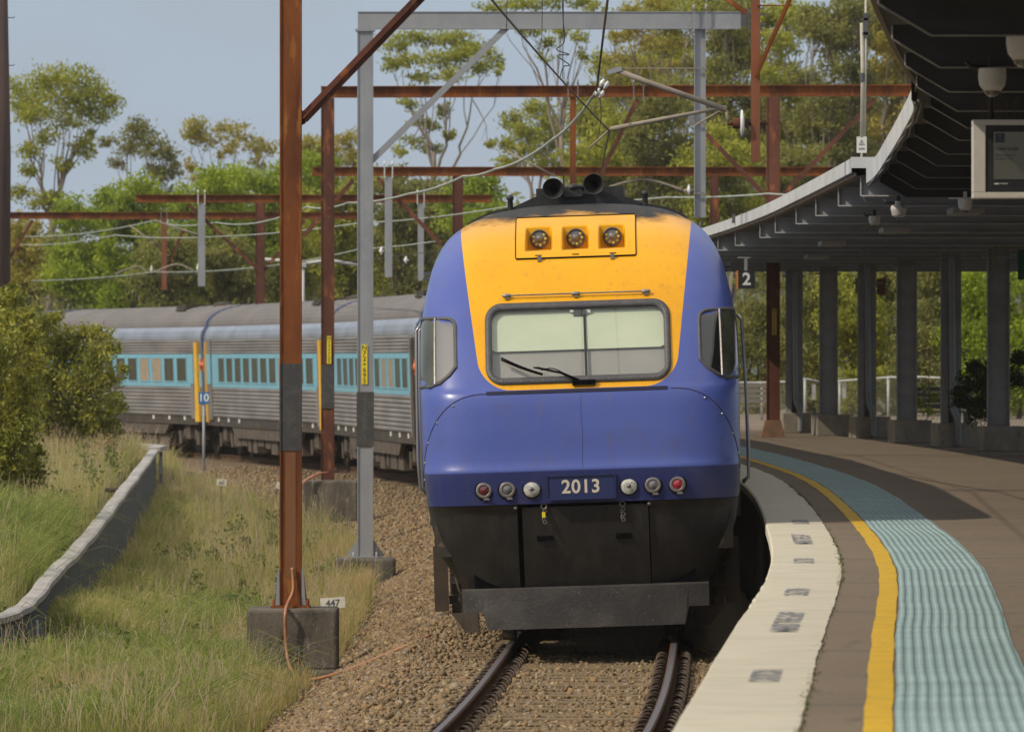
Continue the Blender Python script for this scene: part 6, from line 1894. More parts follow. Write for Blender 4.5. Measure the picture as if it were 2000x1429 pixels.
def curve_pts(a, b_, g, bend=0.12, n=6):
    a, b_ = np.array(a, float), np.array(b_, float)
    L = np.linalg.norm(b_ - a); o = g.normal(0, bend * L, 3); o[2] = abs(o[2]) * 0.3
    t = np.linspace(0, 1, n)[:, None]
    return a + (b_ - a) * t + o * (4 * t * (1 - t)) * 0.5 + g.normal(0, 0.02 * L, (n, 3)) * (t * (1 - t) * 3)

def tree(label, d, base, clumps, leaf=L_GUM, bark=BARK, size=0.20, dens=1.0, tr=0.22, stems=None, seed=1, name='gum_tree', fork=0.35, depth=1.0, group=None, zbase=None, limbs=1.0):
    """clumps: (px, py, rx, ry) in photo pixels at distance d"""
    g = np.random.default_rng(seed)
    k = d / F
    bp = np.array(P(base[0], base[1], d));
    if zbase is not None: bp[2] = zbase
    root = empty(name, tuple(bp), label=label, cat='tree', group=group)
    cs, rs = [], []
    spread = max(1.0, np.std([c[0] for c in clumps]) * k)
    for (px, py, rx, ry) in clumps:
        c = np.array(P(px, py, d)); c[1] += g.normal(0, spread * 0.7 * depth)
        cs.append(c - bp); rs.append((rx * k, (rx + ry) / 2 * k, ry * k))
    cs, rs = np.array(cs), np.array(rs)
    # trunk up to the fork, limbs from the trunk to each clump
    top = cs[:, 2].max(); mid = cs.mean(0)
    fz = top * fork
    tp = curve_pts((0, 0, -0.3), (mid[0] * 0.35, mid[1] * 0.3, fz), g, 0.05, 8)
    mb = MB()
    mb.tube([tuple(p) for p in tp], list(np.linspace(tr * 0.8, tr * 0.55, 8)), 9)
    f0 = tp[-1]
    main = []
    stems = stems or max(2, min(5, len(cs) // 4))
    order = np.argsort(cs[:, 0])
    for gi_, grp in enumerate(np.array_split(order, stems)):
        if len(grp) == 0: continue
        cc = cs[grp].mean(0); e = f0 + (cc - f0) * 0.72
        st_ = tp[max(2, len(tp) - 1 - gi_ % 4)]
        pp = curve_pts(st_, e, g, 0.10, 8)
        mb.tube([tuple(p) for p in pp], list(np.linspace(tr * 0.42, tr * 0.16, 8)), 7)
        for ci in grp:
            s0 = pp[g.integers(3, 8)]
            q = curve_pts(s0, cs[ci], g, 0.12, 6)
            mb.tube([tuple(p) for p in q], list(np.linspace(tr * 0.15, tr * 0.05, 6)), 5, False)
            for _ in range(int(4 * limbs)):
                dd = g.normal(size=3) * rs[ci] * 0.75
                s1 = q[g.integers(3, 6)]
                q2 = curve_pts(s1, cs[ci] + dd, g, 0.1, 4)
                mb.tube([tuple(p) for p in q2], list(np.linspace(tr * 0.05, tr * 0.02, 4)), 4, False)
    mb.build('trunk', bark, root)
    vol = (rs[:, 0] * rs[:, 2]) / (size * size * 0.42)
    per = np.maximum(40, np.minimum(vol * 38 * dens, 3000)).astype(int)
    leaves('crown', cs, rs, per, size, leaf, root, seed + 100, 0.5)
    return root

def blob(cxp, cyp, w, h, n, g, r=(14, 26), low=True):
    """clumps filling an irregular rounded outline"""
    out = []
    while len(out) < n:
        x, y = g.uniform(-1, 1), g.uniform(-1, 1)
        if x * x + (y * (0.9 if y < 0 else 1.0)) ** 2 > 1.0: continue
        rr = g.uniform(*r)
        out.append((cxp + x * w, cyp + y * h, rr * 1.15, rr * 0.8))
    return out
GT = 'gum trees beyond the railway line'
tree('tall umbrella crowned gum tree standing alone near the left edge', 300, (92, 610),
     [(60, 185, 42, 30), (105, 158, 48, 26), (150, 160, 46, 28), (185, 190, 42, 26), (218, 200, 26, 18), (130, 200, 50, 26), (75, 222, 40, 20), (40, 215, 24, 26),
      (185, 222, 40, 18), (125, 235, 40, 14), (30, 170, 20, 20), (95, 268, 26, 16), (55, 290, 26, 18), (168, 290, 22, 22), (60, 330, 20, 16), (120, 322, 24, 14), (150, 285, 18, 14), (180, 262, 12, 14), (42, 375, 26, 16), (95, 385, 30, 14), (80, 400, 22, 14)],
     L_GUM, size=0.17, dens=0.62, tr=0.20, stems=5, seed=3, group=GT, fork=0.45)
tree('short gum tree with loose separate tufts next right of the umbrella crowned tree', 330, (262, 600),
     [(275, 268, 36, 26), (305, 290, 28, 22), (250, 290, 22, 20), (212, 276, 20, 13), (222, 318, 22, 12), (330, 300, 22, 20), (318, 340, 24, 20), (342, 330, 18, 16), (300, 330, 22, 14), (300, 385, 26, 22), (335, 385, 22, 20), (270, 245, 22, 14)],
     L_OLIVE, size=0.18, dens=0.6, tr=0.2, seed=5, group=GT)
tree('thin crowned gum tree with bronze foliage just left of the tall rusty mast', 335, (440, 620),
     [(385, 250, 26, 20), (405, 275, 28, 18), (375, 268, 22, 16), (440, 255, 26, 16), (470, 262, 28, 20), (500, 285, 26, 18), (372, 322, 18, 14), (455, 290, 24, 14), (525, 290, 20, 16), (500, 322, 18, 20), (432, 300, 14, 10), (378, 345, 20, 10)],
     L_GUM2, size=0.18, dens=0.5, tr=0.17, seed=8, group=GT)
tree('olive gum tree showing between the tall rusty mast and the brown portal column', 340, (640, 600),
     [(600, 285, 28, 22), (640, 290, 34, 22), (680, 275, 26, 20), (655, 320, 34, 18), (610, 315, 24, 16), (690, 310, 22, 20), (560, 280, 18, 16), (640, 350, 40, 16)],
     L_GUM2, size=0.19, dens=0.7, tr=0.2, seed=9, group=GT)
tree('big leaning gum tree with open layered crown framed by the grey portal', 290, (842, 520),
     [(770, 85, 32, 20), (820, 72, 40, 18), (880, 75, 45, 20), (925, 95, 40, 20), (790, 115, 42, 16), (860, 118, 46, 18), (935, 130, 36, 16), (905, 105, 36, 22), (765, 125, 24, 14), (965, 118, 16, 18), (975, 138, 10, 10), (830, 150, 34, 12), (880, 150, 30, 12), (815, 175, 24, 10), (800, 205, 26, 12), (862, 210, 18, 16), (845, 245, 20, 16), (815, 235, 16, 14), (875, 265, 14, 14), (805, 275, 24, 14), (845, 290, 20, 14), (780, 295, 18, 12), (952, 282, 14, 10)],
     L_GUM, size=0.165, dens=0.58, tr=0.17, stems=4, seed=12, group=GT, fork=0.5)
tree('round topped pale green gum tree behind the middle of the brown portal beam', 300, (1040, 520),
     [(1005, 235, 26, 22), (1045, 215, 28, 20), (1080, 235, 26, 20), (1020, 262, 36, 18), (1065, 262, 36, 20), (990, 280, 24, 16), (1095, 275, 24, 20), (1045, 295, 40, 18), (1000, 320, 34, 18), (1080, 320, 40, 20)],
     L_GUM, size=0.165, dens=0.8, tr=0.22, seed=14, group=GT)
tree('very tall slender gum tree with twin bare stems rising behind the wires', 270, (1108, 560),
     [(960, 15, 34, 12), (1000, 2, 40, 14), (1050, 10, 36, 14), (1090, -4, 36, 16), (1140, 2, 30, 14), (1040, 62, 24, 14), (1075, 85, 24, 14), (1095, 62, 20, 12), (1125, 72, 22, 14), (1065, 110, 18, 10), (1140, 110, 14, 14), (1020, 52, 18, 10), (1160, 20, 24, 14)],
     L_GUM, size=0.155, dens=0.5, tr=0.14, stems=5, seed=16, group=GT, fork=0.52)
g = np.random.default_rng(5)
tree('broad gum tree with golden tips behind the grey drop post', 285, (1275, 560),
     [(1205, 75, 24, 16), (1245, 55, 34, 18), (1290, 45, 36, 20), (1270, 85, 40, 20), (1215, 105, 30, 16), (1320, 80, 26, 22), (1230, 20, 30, 14), (1280, 5, 40, 14), (1255, 130, 36, 16), (1310, 130, 28, 18), (1200, 140, 24, 14), (1340, 35, 22, 16), (1345, 130, 18, 18), (1190, 165, 26, 10)],
     L_GUM2, size=0.17, dens=0.625, tr=0.26, stems=4, seed=18, group=GT)
big = [('gum tree with airy green crown right of the twin stemmed tree', 1350, 90, 80, 120, 34, L_GUM, 26, 296),
       ('lower gum tree filling the space beneath the tilted arm', 1215, 215, 80, 110, 30, L_GUM, 27, 292),
       ('massive gum tree with grey-green crown right of the grey drop post', 1430, 150, 75, 150, 34, L_OLIVE, 21, 262),
       ('massive yellow-green gum tree behind the rusty drop post', 1530, 190, 75, 190, 42, L_GUM, 22, 272),
       ('tall dense gum tree behind the pale cable pipes', 1630, 170, 70, 200, 42, L_OLIVE, 23, 255),
       ('dense gum tree rising beside the tip of the black rafters', 1735, 190, 75, 200, 44, L_GUM2, 24, 262),
       ('dense olive gum tree mostly hidden behind the near canopy', 1840, 300, 80, 200, 34, L_OLIVE, 25, 270)]
for lb, px, py, w, h, nc_, lf, sd, dd_ in big:
    tree(lb, dd_, (px, 640), blob(px, py, w, h, nc_, np.random.default_rng(sd), (22, 36)), lf, size=0.17, dens=0.62, tr=0.22, stems=5, seed=sd, group=GT, fork=0.25)
mids = [('mid height green tree under the brown portal beam left of the train horns', 930, 420, 60, 70, 16, L_BRIGHT, 31, 250),
        ('mid height yellow-green tree directly behind the train horns', 1180, 330, 80, 90, 26, L_GUM, 32, 258),
        ('mid height olive tree behind the lower end of the grey drop post', 1300, 300, 80, 130, 30, L_OLIVE, 33, 250),
        ('mid height green tree behind the start of the far canopy', 1410, 370, 80, 110, 28, L_GUM, 34, 246),
        ('broad olive tree seen left of the grey mast above the carriages', 800, 450, 80, 110, 28, L_OLIVE, 35, 262),
        ('broad green tree seen between the two nearest masts above the carriages', 690, 460, 80, 110, 28, L_GUM, 36, 268),
        ('green tree seen right of the tall rusty mast above the carriages', 600, 430, 70, 110, 24, L_BRIGHT, 37, 285),
        ('olive tree filling the gap under the portal beam right of the canopy tip', 1560, 380, 80, 90, 24, L_OLIVE, 38, 250)]
for lb, px, py, w, h, nc_, lf, sd, dd_ in mids:
    tree(lb, dd_, (px, 700), blob(px, py, w, h, nc_, np.random.default_rng(sd), (22, 38)), lf, BARK_D, size=0.17, dens=0.62, tr=0.14, seed=sd, group='bushy trees beyond the carriages', fork=0.2, name='bushy_tree')
hed = [('bright green bushy tree under the long thin portal beam, leftmost of the bright ones', 175, 480, 60, 100, 24, L_BRIGHT, 41, 268),
       ('bright green bushy tree behind the orange drop post', 255, 470, 70, 120, 30, L_BRIGHT, 42, 262),
       ('dark green bushy tree low behind the carriages left of the pale drop post', 330, 540, 60, 70, 20, L_OLIVE, 43, 254),
       ('bright green tree reaching up behind the pale grey drop post', 400, 460, 70, 120, 30, L_BRIGHT, 44, 270),
       ('bright green tree behind the column of the short far portal', 485, 450, 70, 110, 28, L_BRIGHT, 45, 274),
       ('grey-green bush tree beside the column of the short far portal', 470, 520, 60, 70, 18, L_OLIVE, 46, 256),
       ('yellow-green bushy tree half hidden by the tall rusty mast', 560, 480, 60, 110, 24, L_GUM, 47, 276),
       ('straggly greyish tree at the left edge behind the timber pole', 60, 520, 60, 80, 16, L_GUM2, 48, 280),
       ('thin greyish tree between the umbrella gum and the bright green trees', 120, 530, 45, 60, 12, L_OLIVE, 49, 275)]
for lb, px, py, w, h, nc_, lf, sd, dd_ in hed:
    tree(lb, dd_, (px, 740), blob(px, py, w, h, nc_, np.random.default_rng(sd), (22, 38)), lf, BARK_D, size=0.19, dens=0.65, tr=0.12, seed=sd, group='bushy trees on the far left beyond the carriages', fork=0.15, name='bushy_tree')
# trees and shrubs behind the platform
pf = [('dull olive shrub tree seen between the train and the first dark column', 1480, 665, 60, 150, 30, L_OLIVE, 51, 205),
      ('dull olive shrub tree seen between the first and second dark columns', 1590, 660, 55, 150, 30, L_OLIVE, 52, 200),
      ('yellowish shrub tree seen between the second and third dark columns', 1665, 670, 55, 140, 30, L_GUM, 53, 198),
      ('mottled green shrub tree seen between the third and fourth dark columns', 1735, 650, 55, 150, 32, L_OLIVE, 54, 200),
      ('mottled brown-green shrub tree left of the fifth dark column', 1815, 660, 55, 150, 32, L_OLIVE, 55, 196),
      ('bright yellow-green tree right of the fifth dark column', 1905, 640, 50, 160, 34, L_BRIGHT, 56, 190),
      ('bright yellow-green tree at the right edge behind the last dark column', 1990, 650, 50, 160, 30, L_BRIGHT, 57, 188)]
for lb, px, py, w, h, nc_, lf, sd, dd_ in pf:
    tree(lb, dd_, (px, 800), blob(px, py, w, h, nc_, np.random.default_rng(sd), (20, 36)), lf, BARK_D, size=0.13, dens=0.6, tr=0.08, seed=sd, group='shrub trees behind the platform columns', fork=0.12, name='shrub_tree', limbs=0.6)
# far wood that closes the gaps: one mass nobody could count
g = np.random.default_rng(77)
n_ = 420
xw = g.uniform(-34, 40, n_); dw_ = g.uniform(330, 390, n_)
zmax = np.interp(xw, [-34, -20, -8, 0, 8, 14, 40], [6.0, 7.5, 7.5, 8.0, 11, 14, 16])
zw = g.uniform(-1, 1, n_) ** 1 * 0 + g.random(n_) * zmax
leaves('far_wood', np.stack([xw, dw_, zw], -1), np.stack([g.uniform(1.5, 3, n_)] * 2 + [g.uniform(1.2, 2.2, n_)], -1), 230, 0.50, L_OLIVE, None, 78, 0.3)
fw = bpy.data.objects['far_wood']; tag(fw, 'far olive wood filling the gaps low behind the separate trees', 'wood', kind='stuff')

# leafy bushes on the left bank
def bush(label, d, base, clumps, leaf, size, dens, seed, tr=0.05, depth=1.0):
    return tree(label, d, base, clumps, leaf, BARK_D, size, dens, tr, None, seed, 'leafy_bush', 0.2, depth)
bush('large leafy bush cut by the left edge, its branches hanging over the grass', 104, (-60, 1040),
     [(10, 590, 42, 26), (35, 620, 40, 26), (-10, 620, 44, 34), (55, 660, 34, 30), (15, 680, 50, 36), (60, 710, 30, 28), (0, 740, 60, 40), (50, 750, 34, 30), (40, 800, 42, 34), (0, 820, 56, 40), (55, 845, 34, 30), (20, 880, 50, 38), (0, 930, 54, 40), (48, 920, 34, 32), (30, 970, 36, 24), (66, 890, 18, 20), (-40, 700, 60, 60), (-40, 820, 60, 60), (-40, 920, 60, 60), (60, 980, 14, 12), (45, 1000, 14, 9), (20, 1000, 18, 12), (8, 562, 22, 12)],
     L_BUSH, 0.085, 0.85, 61, 0.03)
bush('yellow-green bush hiding the end of the silver carriages', 146, (140, 930),
     [(90, 640, 32, 24), (110, 618, 24, 14), (130, 660, 36, 26), (170, 655, 32, 20), (200, 650, 22, 16), (100, 690, 42, 30), (150, 700, 44, 30), (195, 695, 34, 28), (218, 680, 22, 22), (110, 740, 46, 32), (165, 750, 46, 32), (208, 745, 30, 28), (225, 790, 20, 24), (190, 800, 40, 30), (140, 795, 46, 30), (95, 785, 42, 30), (214, 835, 24, 24), (175, 840, 38, 28), (70, 680, 32, 26), (65, 740, 32, 30), (234, 715, 12, 14), (60, 610, 22, 16), (130, 840, 44, 28), (80, 835, 40, 28), (60, 800, 36, 36), (60, 640, 30, 24)],
     L_BUSH, 0.10, 0.8, 62, 0.03)
bush('rank brownish scrub at the foot of the yellow-green bush', 138, (110, 960),
     [(70, 880, 44, 24), (120, 885, 46, 22), (170, 880, 44, 22), (205, 870, 30, 18), (90, 910, 44, 20), (140, 905, 40, 18), (185, 900, 30, 14), (50, 900, 30, 22)], L_SCRUB, 0.06, 0.55, 63, 0.015)
bush('low olive shrub between the leafy bush at the edge and the barrier', 122, (60, 1010),
     [(40, 960, 40, 22), (80, 950, 36, 18), (60, 985, 36, 16), (100, 935, 30, 14)], L_SCRUB, 0.055, 0.45, 66, 0.012)
# dark shrub and a light potted shrub on the platform
bush('dark leafy shrub standing left of the nearest dark column', F / 119, (1915, 862), [(1905, 720, 26, 18), (1890, 750, 24, 18), (1920, 750, 28, 22), (1885, 780, 22, 14), (1910, 785, 30, 18), (1935, 775, 20, 20), (1870, 765, 14, 10), (1905, 810, 24, 14), (1985, 740, 22, 26), (1990, 700, 16, 20)], L_DARK, 0.07, 0.9, 64, 0.02, 0.5)
bush('sparse pale plant growing over the plinth of the fourth dark column', F / 106, (1808, 835), [(1808, 750, 14, 12), (1820, 775, 16, 12), (1800, 785, 14, 12), (1815, 805, 14, 10)], L_GUM, 0.06, 0.35, 65, 0.012, 0.5)

# ------------------------------------------------------------------ grass
def grass(name, N, samp, hmin, hmax, wid, mat, label, seed, lean=0.35, cat='grass'):
    g = np.random.default_rng(seed)
    X, D = samp(N, g); N = len(X)
    z = gz(X, D) - 0.03
    hfac = 0.65 + 0.5 * (0.5 + 0.5 * np.sin(X * 1.9 + np.sin(D * 0.31) * 2) * np.cos(D * 0.23 + X))
    h = g.uniform(hmin, hmax, N) * hfac
    a = g.uniform(0, 6.283, N); ln = g.gamma(2.0, lean / 2, N) * h
    dx, dy = np.cos(a) * ln, np.sin(a) * ln
    b_ = g.uniform(0, 6.283, N); wx, wy = np.cos(b_) * wid * g.uniform(0.6, 1.4, N), np.sin(b_) * wid * 0.5
    P0 = np.stack([X, D, z], -1); wv = np.stack([wx, wy, 0 * wx], -1)
    P1 = P0 + np.stack([dx * 0.30, dy * 0.30, h * 0.6], -1)
    P2 = P0 + np.stack([dx * 0.75, dy * 0.75, h * 0.92], -1)
    P3 = P0 + np.stack([dx * 1.25, dy * 1.25, h * (0.98 - 0.25 * np.clip(ln / h, 0, 1.5))], -1)
    V = np.stack([P0 - wv, P0 + wv, P1 + wv * 0.8, P1 - wv * 0.8, P2 + wv * 0.55, P2 - wv * 0.55, P3], 1).reshape(-1, 3)
    o = (np.arange(N) * 7)[:, None]
    Fq = np.concatenate([o + np.array([[0, 1, 2, 3]]), o + np.array([[3, 2, 4, 5]]), o + np.array([[5, 4, 6, 6]])], 0)
    # the tip face is a triangle: build quads and triangles apart
    me_q = np.concatenate([o + np.array([[0, 1, 2]]), o + np.array([[0, 2, 3]]), o + np.array([[3, 2, 4]]), o + np.array([[3, 4, 5]]), o + np.array([[5, 4, 6]])], 0)
    return np_mesh(name, V, me_q, mat, None, False, label=label, cat=cat, kind='stuff')
def gmat(name, stops, scale=0.35, clump=0.55): return leafmat(name, stops, 0.6, 0.5, clump, scale, 0.2)
G_MIX = gmat('long_grass', [(0.105, 0.135, 0.032), (0.235, 0.245, 0.062), (0.40, 0.335, 0.130), (0.58, 0.45, 0.25)])
G_GREEN = gmat('fresh_grass', [(0.080, 0.110, 0.025), (0.145, 0.185, 0.038), (0.25, 0.27, 0.065), (0.42, 0.40, 0.18)])
G_DRY = gmat('dry_golden_grass', [(0.21, 0.155, 0.070), (0.34, 0.25, 0.11), (0.46, 0.34, 0.17), (0.58, 0.45, 0.26)], 0.8)
def s_all(N, g):
    D = 66 + 135 * g.random(N) ** 1.7
    X = -14.5 + g.random(N) * 12.6
    o = X - cx(D)
    k = (o < -3.0 - 0.5 * g.random(N) - 2.6 * np.clip((D - 130) / 45, 0, 1)) & (X > -1.05 * D / 15 - 0.5)
    k &= ~((o > -5.2) & (D > 95) & (g.random(N) < 0.75 * np.clip((D - 95) / 35, 0, 1)))
    # bare patch round the big block
    k &= ~((X > -3.0) & (X < -1.4) & (np.abs(D - 82.2) < 1.5))
    return X[k], D[k]
def s_green(N, g):
    D = 67 + 34 * g.random(N) ** 1.3; X = -6.6 + 4.2 * g.random(N) - 0.02 * (D - 68)
    c = np.sin(X * 2.1 + D * 0.35) + np.cos(D * 0.5 - X)
    k = (X - cx(D) < -3.7) & (c > -0.6)
    return X[k], D[k]
def s_dry(N, g):
    D = 72 + 55 * g.random(N) ** 1.3; o = -3.15 - np.abs(g.normal(0, 0.75, N)); X = o + cx(D)
    c = np.sin(D * 0.9) * np.cos(X * 2.3 + D * 0.17)
    k = (c > -0.25) & ~((np.abs(X + 2.42) < 0.68) & (np.abs(D - 82.7) < 0.75))
    return X[k], D[k]
def s_bar(N, g):
    # growth close along the front of the barrier
    q = g.random(N); D = np.interp(q, np.linspace(0, 1, 9), [84, 85, 86, 87, 94, 105, 117, 133, 150])
    pxq = np.interp(D, [78, 79.5, 82, 87, 94, 105, 117, 133, 152], [-60, 20, 62, 100, 150, 200, 235, 270, 300])
    return (pxq - 1000) * D / F + 0.22 + np.abs(g.normal(0, 0.35, N)), D
grass('barrier_grass', 22000, s_bar, 0.45, 0.85, 0.0065, G_MIX, 'taller grass growing against the front of the grey barrier', 204, 0.35)
grass('long_grass', 200000, s_all, 0.25, 0.62, 0.0055, G_MIX, 'long green and straw coloured grass covering the left bank', 201)
grass('fresh_grass', 46000, s_green, 0.30, 0.75, 0.0085, G_GREEN, 'tall fresh green blades in the lower left foreground', 202, 0.75)
G_HEAD = gmat('seed_stalks', [(0.30, 0.22, 0.13), (0.42, 0.31, 0.20), (0.52, 0.40, 0.27), (0.60, 0.50, 0.36)], 0.5)
grass('seed_stalks', 24000, s_all, 0.55, 0.95, 0.0032, G_HEAD, 'thin mauve-brown seed stalks standing above the long grass', 205, 0.30)
grass('dry_grass', 20000, s_dry, 0.18, 0.52, 0.0045, G_DRY, 'dry golden grass along the edge of the ballast', 203, 0.25)

# broad leaved weeds scattered through the grass
g = np.random.default_rng(91)
wc, wr = [], []
while len(wc) < 150:
    D_ = 70 + 70 * g.random() ** 1.5; X_ = g.uniform(-8.5, -2.6)
    if X_ - float(cx(D_)) > -3.8 or (abs(X_ + 2.4) < 0.8 and abs(D_ - 82) < 2): continue
    r_ = g.uniform(0.10, 0.26); wc.append((X_, D_, float(gz(np.array(X_), np.array(D_))) + 0.18 + r_ * 0.8)); wr.append((r_, r_, r_ * 1.1))
L_WEED = leafmat('weed_leaves', [(0.05, 0.07, 0.02), (0.09, 0.12, 0.03), (0.15, 0.18, 0.04), (0.28, 0.24, 0.08)], clump=0.6, scale=0.8)
leaves('broad_weeds', wc, wr, 110, 0.075, L_WEED, None, 92, 0.1)
tag(bpy.data.objects['broad_weeds'], 'dark broad leaved weeds scattered through the grass on the bank', 'weeds', kind='stuff')
# ------------------------------------------------------------------ grey barrier across the bank
bar_top = surf('dirty_white_capping', (0.40, 0.37, 0.34), (0.26, 0.235, 0.22), 0.7, 0, 2.2, (1, 0.5, 1), 0.42, 0.66, (0.20, 0.11, 0.08), 14, 0.64, 0.72)
bar_side = surf('blue_grey_sheeting', (0.11, 0.125, 0.145), (0.075, 0.085, 0.10), 0.6, 0.1, 3, (1, 1, 0.4))
ctl = BARRIER
bo = P(60, 1165, 82)
br = empty('barrier', tuple(bo), label='long low grey sheet barrier with a dirty white capping running up the grassy bank', cat='barrier')
cp_ = [P(*c) - bo for c in ctl]
cs_ = smooth(cp_, 8)
mb = MB(); A = []
for i, p in enumerate(cs_):
    t = (cs_[min(i + 1, len(cs_) - 1)] - cs_[max(i - 1, 0)]); t.z = 0; t.normalize(); s_ = Vector((t.y, -t.x, 0))
    zj = 0.003 * math.sin(i * 0.8) + 0.003 * math.sin(i * 2.1)
    w_ = 0.09
    p = p + Vector((0.008 * math.sin(i * 1.1), 0, zj))
    A.append([p - s_ * w_ - Vector((0, 0, 0.07)), p - s_ * w_ - Vector((0, 0, 0.01)), p - s_ * (w_ - 0.02), p + s_ * (w_ - 0.03), p + s_ * w_ - Vector((0, 0, 0.015)), p + s_ * w_ - Vector((0, 0, 0.075))])
mb.grid(np.array(A), False); mb.grid(np.array(A), False, flip=True) if False else None
mb.build('capping', bar_top, br)
mb = MB(); A = []
m_ = 0
for i in range(len(cs_) - 1):
    for q in range(6):
        t_ = q / 6; p = cs_[i].lerp(cs_[i + 1], t_)
        t = (cs_[i + 1] - cs_[i]); t.z = 0; t.normalize(); s_ = Vector((t.y, -t.x, 0))
        j = (0.0, 0.035, 0.035, 0.0)[m_ % 4]; m_ += 1
        b0 = p + s_ * (0.02 + j)
        A.append([b0 - Vector((0, 0, 0.07)), b0 - Vector((0, 0, 1.0))])
mb.grid(np.array(A), False); mb.build('sheeting', bar_side, br)
# return leg at the far end, and the clamp half way
q0, q1 = P(314, 874, 158) - bo, P(228, 868, 163) - bo
mb = MB(); mb.bar(cs_[-1], q0, 0.26, 0.10); mb.bar(q0, q1, 0.16, 0.12); mb.build('end_capping', bar_top, br)
mb = MB(); mb.bar(P(290, 905, 150) - bo, P(290, 905, 150) - bo - Vector((0, 0, 0.7)), 0.01, 0.5)
for k in range(6):
    p = q0.lerp(q1, k / 5); mb.box((p.x, p.y, p.z - 0.4), (0.07, 0.07, 0.7))
mb.build('end_post', bar_side, br)
mb = MB(); c_ = P(218, 960, 119) - bo; mb.box(tuple(c_ + Vector((0, 0, 0.03))), (0.20, 0.25, 0.07)); mb.build('joint_clamp', M['brown_gear'], br, bevel=0.02)
mb = MB(); p = P(72, 1210, 81) - bo; mb.tube([tuple(p), tuple(p - Vector((0, 0, 0.6)))], 0.02, 6); mb.build('post', M['galv'], br)

# ------------------------------------------------------------------ small trackside things
dd_ = 172.0
sg = empty('speed_sign', tuple(P(398, 945, dd_)), label='small blue sign with a white 10 on a thin grey post beside the carriages', cat='sign')
h_ = 168 * dd_ / F
mb = MB(); mb.tube([(0, 0, -0.2), (0, 0, h_ + 0.08)], 0.032, 8); mb.build('post', M['galv'], sg)
mb = MB(); mb.box((0, -0.04, h_), (0.235, 0.01, 0.27)); b_ = mb.build('plate', surf('sign_blue', (0.035, 0.16, 0.36), None, 0.5), sg)
text_mesh('numerals', '10', 0.24, M['white_text'], b_, (0, -0.048, 0.0 + h_), FACE, 0.001, 0.004)
def marker(px, py, dd_, w, h, label, tilt=0, txt=None):
    c_ = P(px, py, dd_)
    mb = MB(); mb.box((0, 0, 0), (w, 0.012, h)); o = mb.build('marker_plate', surf('chalky_white', (0.60, 0.56, 0.47), (0.45, 0.41, 0.34), 0.8, 0, 8), loc=tuple(c_), label=label, cat='marker plate')
    o.rotation_euler = (R(-12), R(tilt), 0)
    mb = MB(); mb.box((0, 0.02, -0.2), (0.03, 0.02, 0.5)); mb.build('stake', M['brown_gear'], o)
    if txt: text_mesh('lettering', txt, h * 0.85, M['rubber'], o, (0, -0.0075, -0.005), FACE, 0.0008, 0.002)
    return o
marker(650, 1177, 86.5, 0.28, 0.125, 'weathered white marker plate leaning beside the big concrete block', -4, '447')
marker(433, 942, 158, 0.20, 0.14, 'small white marker plate on the ground right of the blue sign', 3, '60')
marker(545, 948, 152, 0.12, 0.14, 'small white marker plate peeping out left of the tall rusty mast', 20)
mb = MB(); c_ = P(470, 1398, 72.6); rr = random.Random(3)
mb.lathe([(0.001, 0.04), (0.05, 0.035), (0.085, 0.01), (0.07, -0.03), (0.001, -0.05)], (0, 0, 0), (0.2, -0.3, 1), 9)
mb.build('yellow_litter', surf('yellow_litter', (0.55, 0.33, 0.02), None, 0.6), loc=(c_.x, c_.y, float(gz(np.array(c_.x), np.array(c_.y))) + 0.10), label='scrap of yellow litter at the bottom edge left of the ballast', cat='litter')
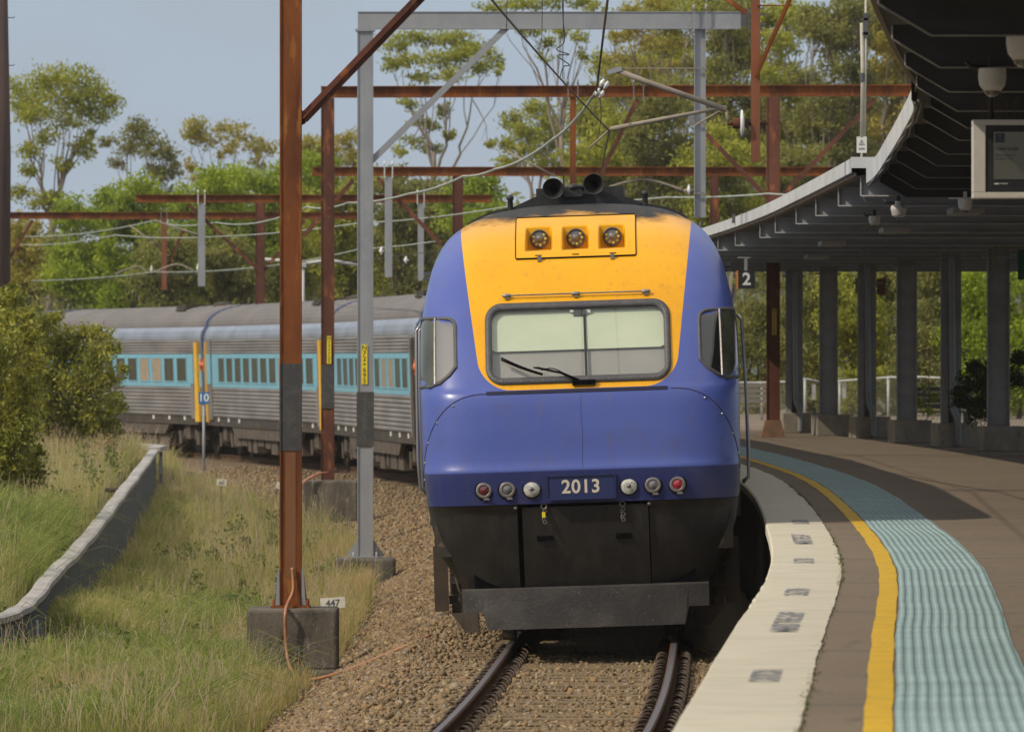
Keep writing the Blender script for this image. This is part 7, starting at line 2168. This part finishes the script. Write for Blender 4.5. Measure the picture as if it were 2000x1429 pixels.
# lump of dark rock round the block
def rock(px, py, dd_, s, label, seed):
    g = np.random.default_rng(seed)
    import bmesh
    bm = bmesh.new(); bmesh.ops.create_icosphere(bm, subdivisions=3, radius=1)
    for v_ in bm.verts:
        c = v_.co; k = 1 + 0.22 * math.sin(c.x * 3.1 + seed) * math.cos(c.y * 4.3 + c.z * 2) + 0.1 * math.sin(c.z * 7 + c.x * 5); v_.co = Vector((c.x * s[0] * k, c.y * s[1] * k, c.z * s[2] * k))
    me = bpy.data.meshes.new('rock'); bm.to_mesh(me); bm.free(); me.materials.append(M['concrete'])
    o = bpy.data.objects.new('rock', me); COL.objects.link(o)
    X = px2(px, dd_); o.location = (X, dd_, float(gz(np.array(X), np.array(dd_))) + s[2] * 0.3); o.rotation_euler = (0, 0, seed)
    tag(o, label, 'rock')
rock(470, 1325, 80.6, (0.16, 0.25, 0.10), 'flat dark rock left of the footing of the big concrete block', 2)
rock(430, 1345, 79.6, (0.13, 0.2, 0.07), 'smaller dark rock lower left of the big concrete block', 4)
rock(480, 1415, 72.2, (0.05, 0.06, 0.04), 'black stone beside the yellow litter at the bottom edge', 6)
# street lamp beyond the carriages
dd_ = 255.0
sl_ = empty('street_lamp', tuple(P(592, 640, dd_)), label='small pale street lamp poking up over the carriage roof', cat='street lamp')
W_ = lambda px, py: tuple(P(px, py, dd_) - P(592, 640, dd_))
lm = surf('pale_lamp_metal', (0.50, 0.50, 0.50), None, 0.5)
mb = MB(); mb.tube([W_(592, 700), W_(592, 518)], 0.05, 8); mb.build('post', lm, sl_)
mb = MB(); mb.box(W_(592, 517), (0.22, 0.22, 0.16)); mb.build('bracket', lm, sl_)
for a in (((590, 514), (560, 510), (515, 506)), ((596, 514), (640, 508), (700, 518))):
    mb = MB(); mb.tube([W_(*q) for q in a], [0.04, 0.06, 0.05], 8); mb.build('lamp_arm', lm, sl_)

# ------------------------------------------------------------------ air
hz = bpy.data.materials.new('pale_haze'); hz.use_nodes = True; n = hz.node_tree; n.nodes.clear()
pv = n.nodes.new('ShaderNodeVolumePrincipled'); pv.inputs['Color'].default_value = (0.92, 0.90, 0.84, 1)
pv.inputs['Density'].default_value = 0.00012; pv.inputs['Anisotropy'].default_value = 0.0
o_ = n.nodes.new('ShaderNodeOutputMaterial'); lk(n, pv.outputs[0], o_.inputs['Volume'])
mb = MB(); mb.box((0, 640, 6.5), (990, 1520, 40)); mb.build('haze', hz, kind='stuff', label='thin pale haze in the air over the whole line', cat='haze')
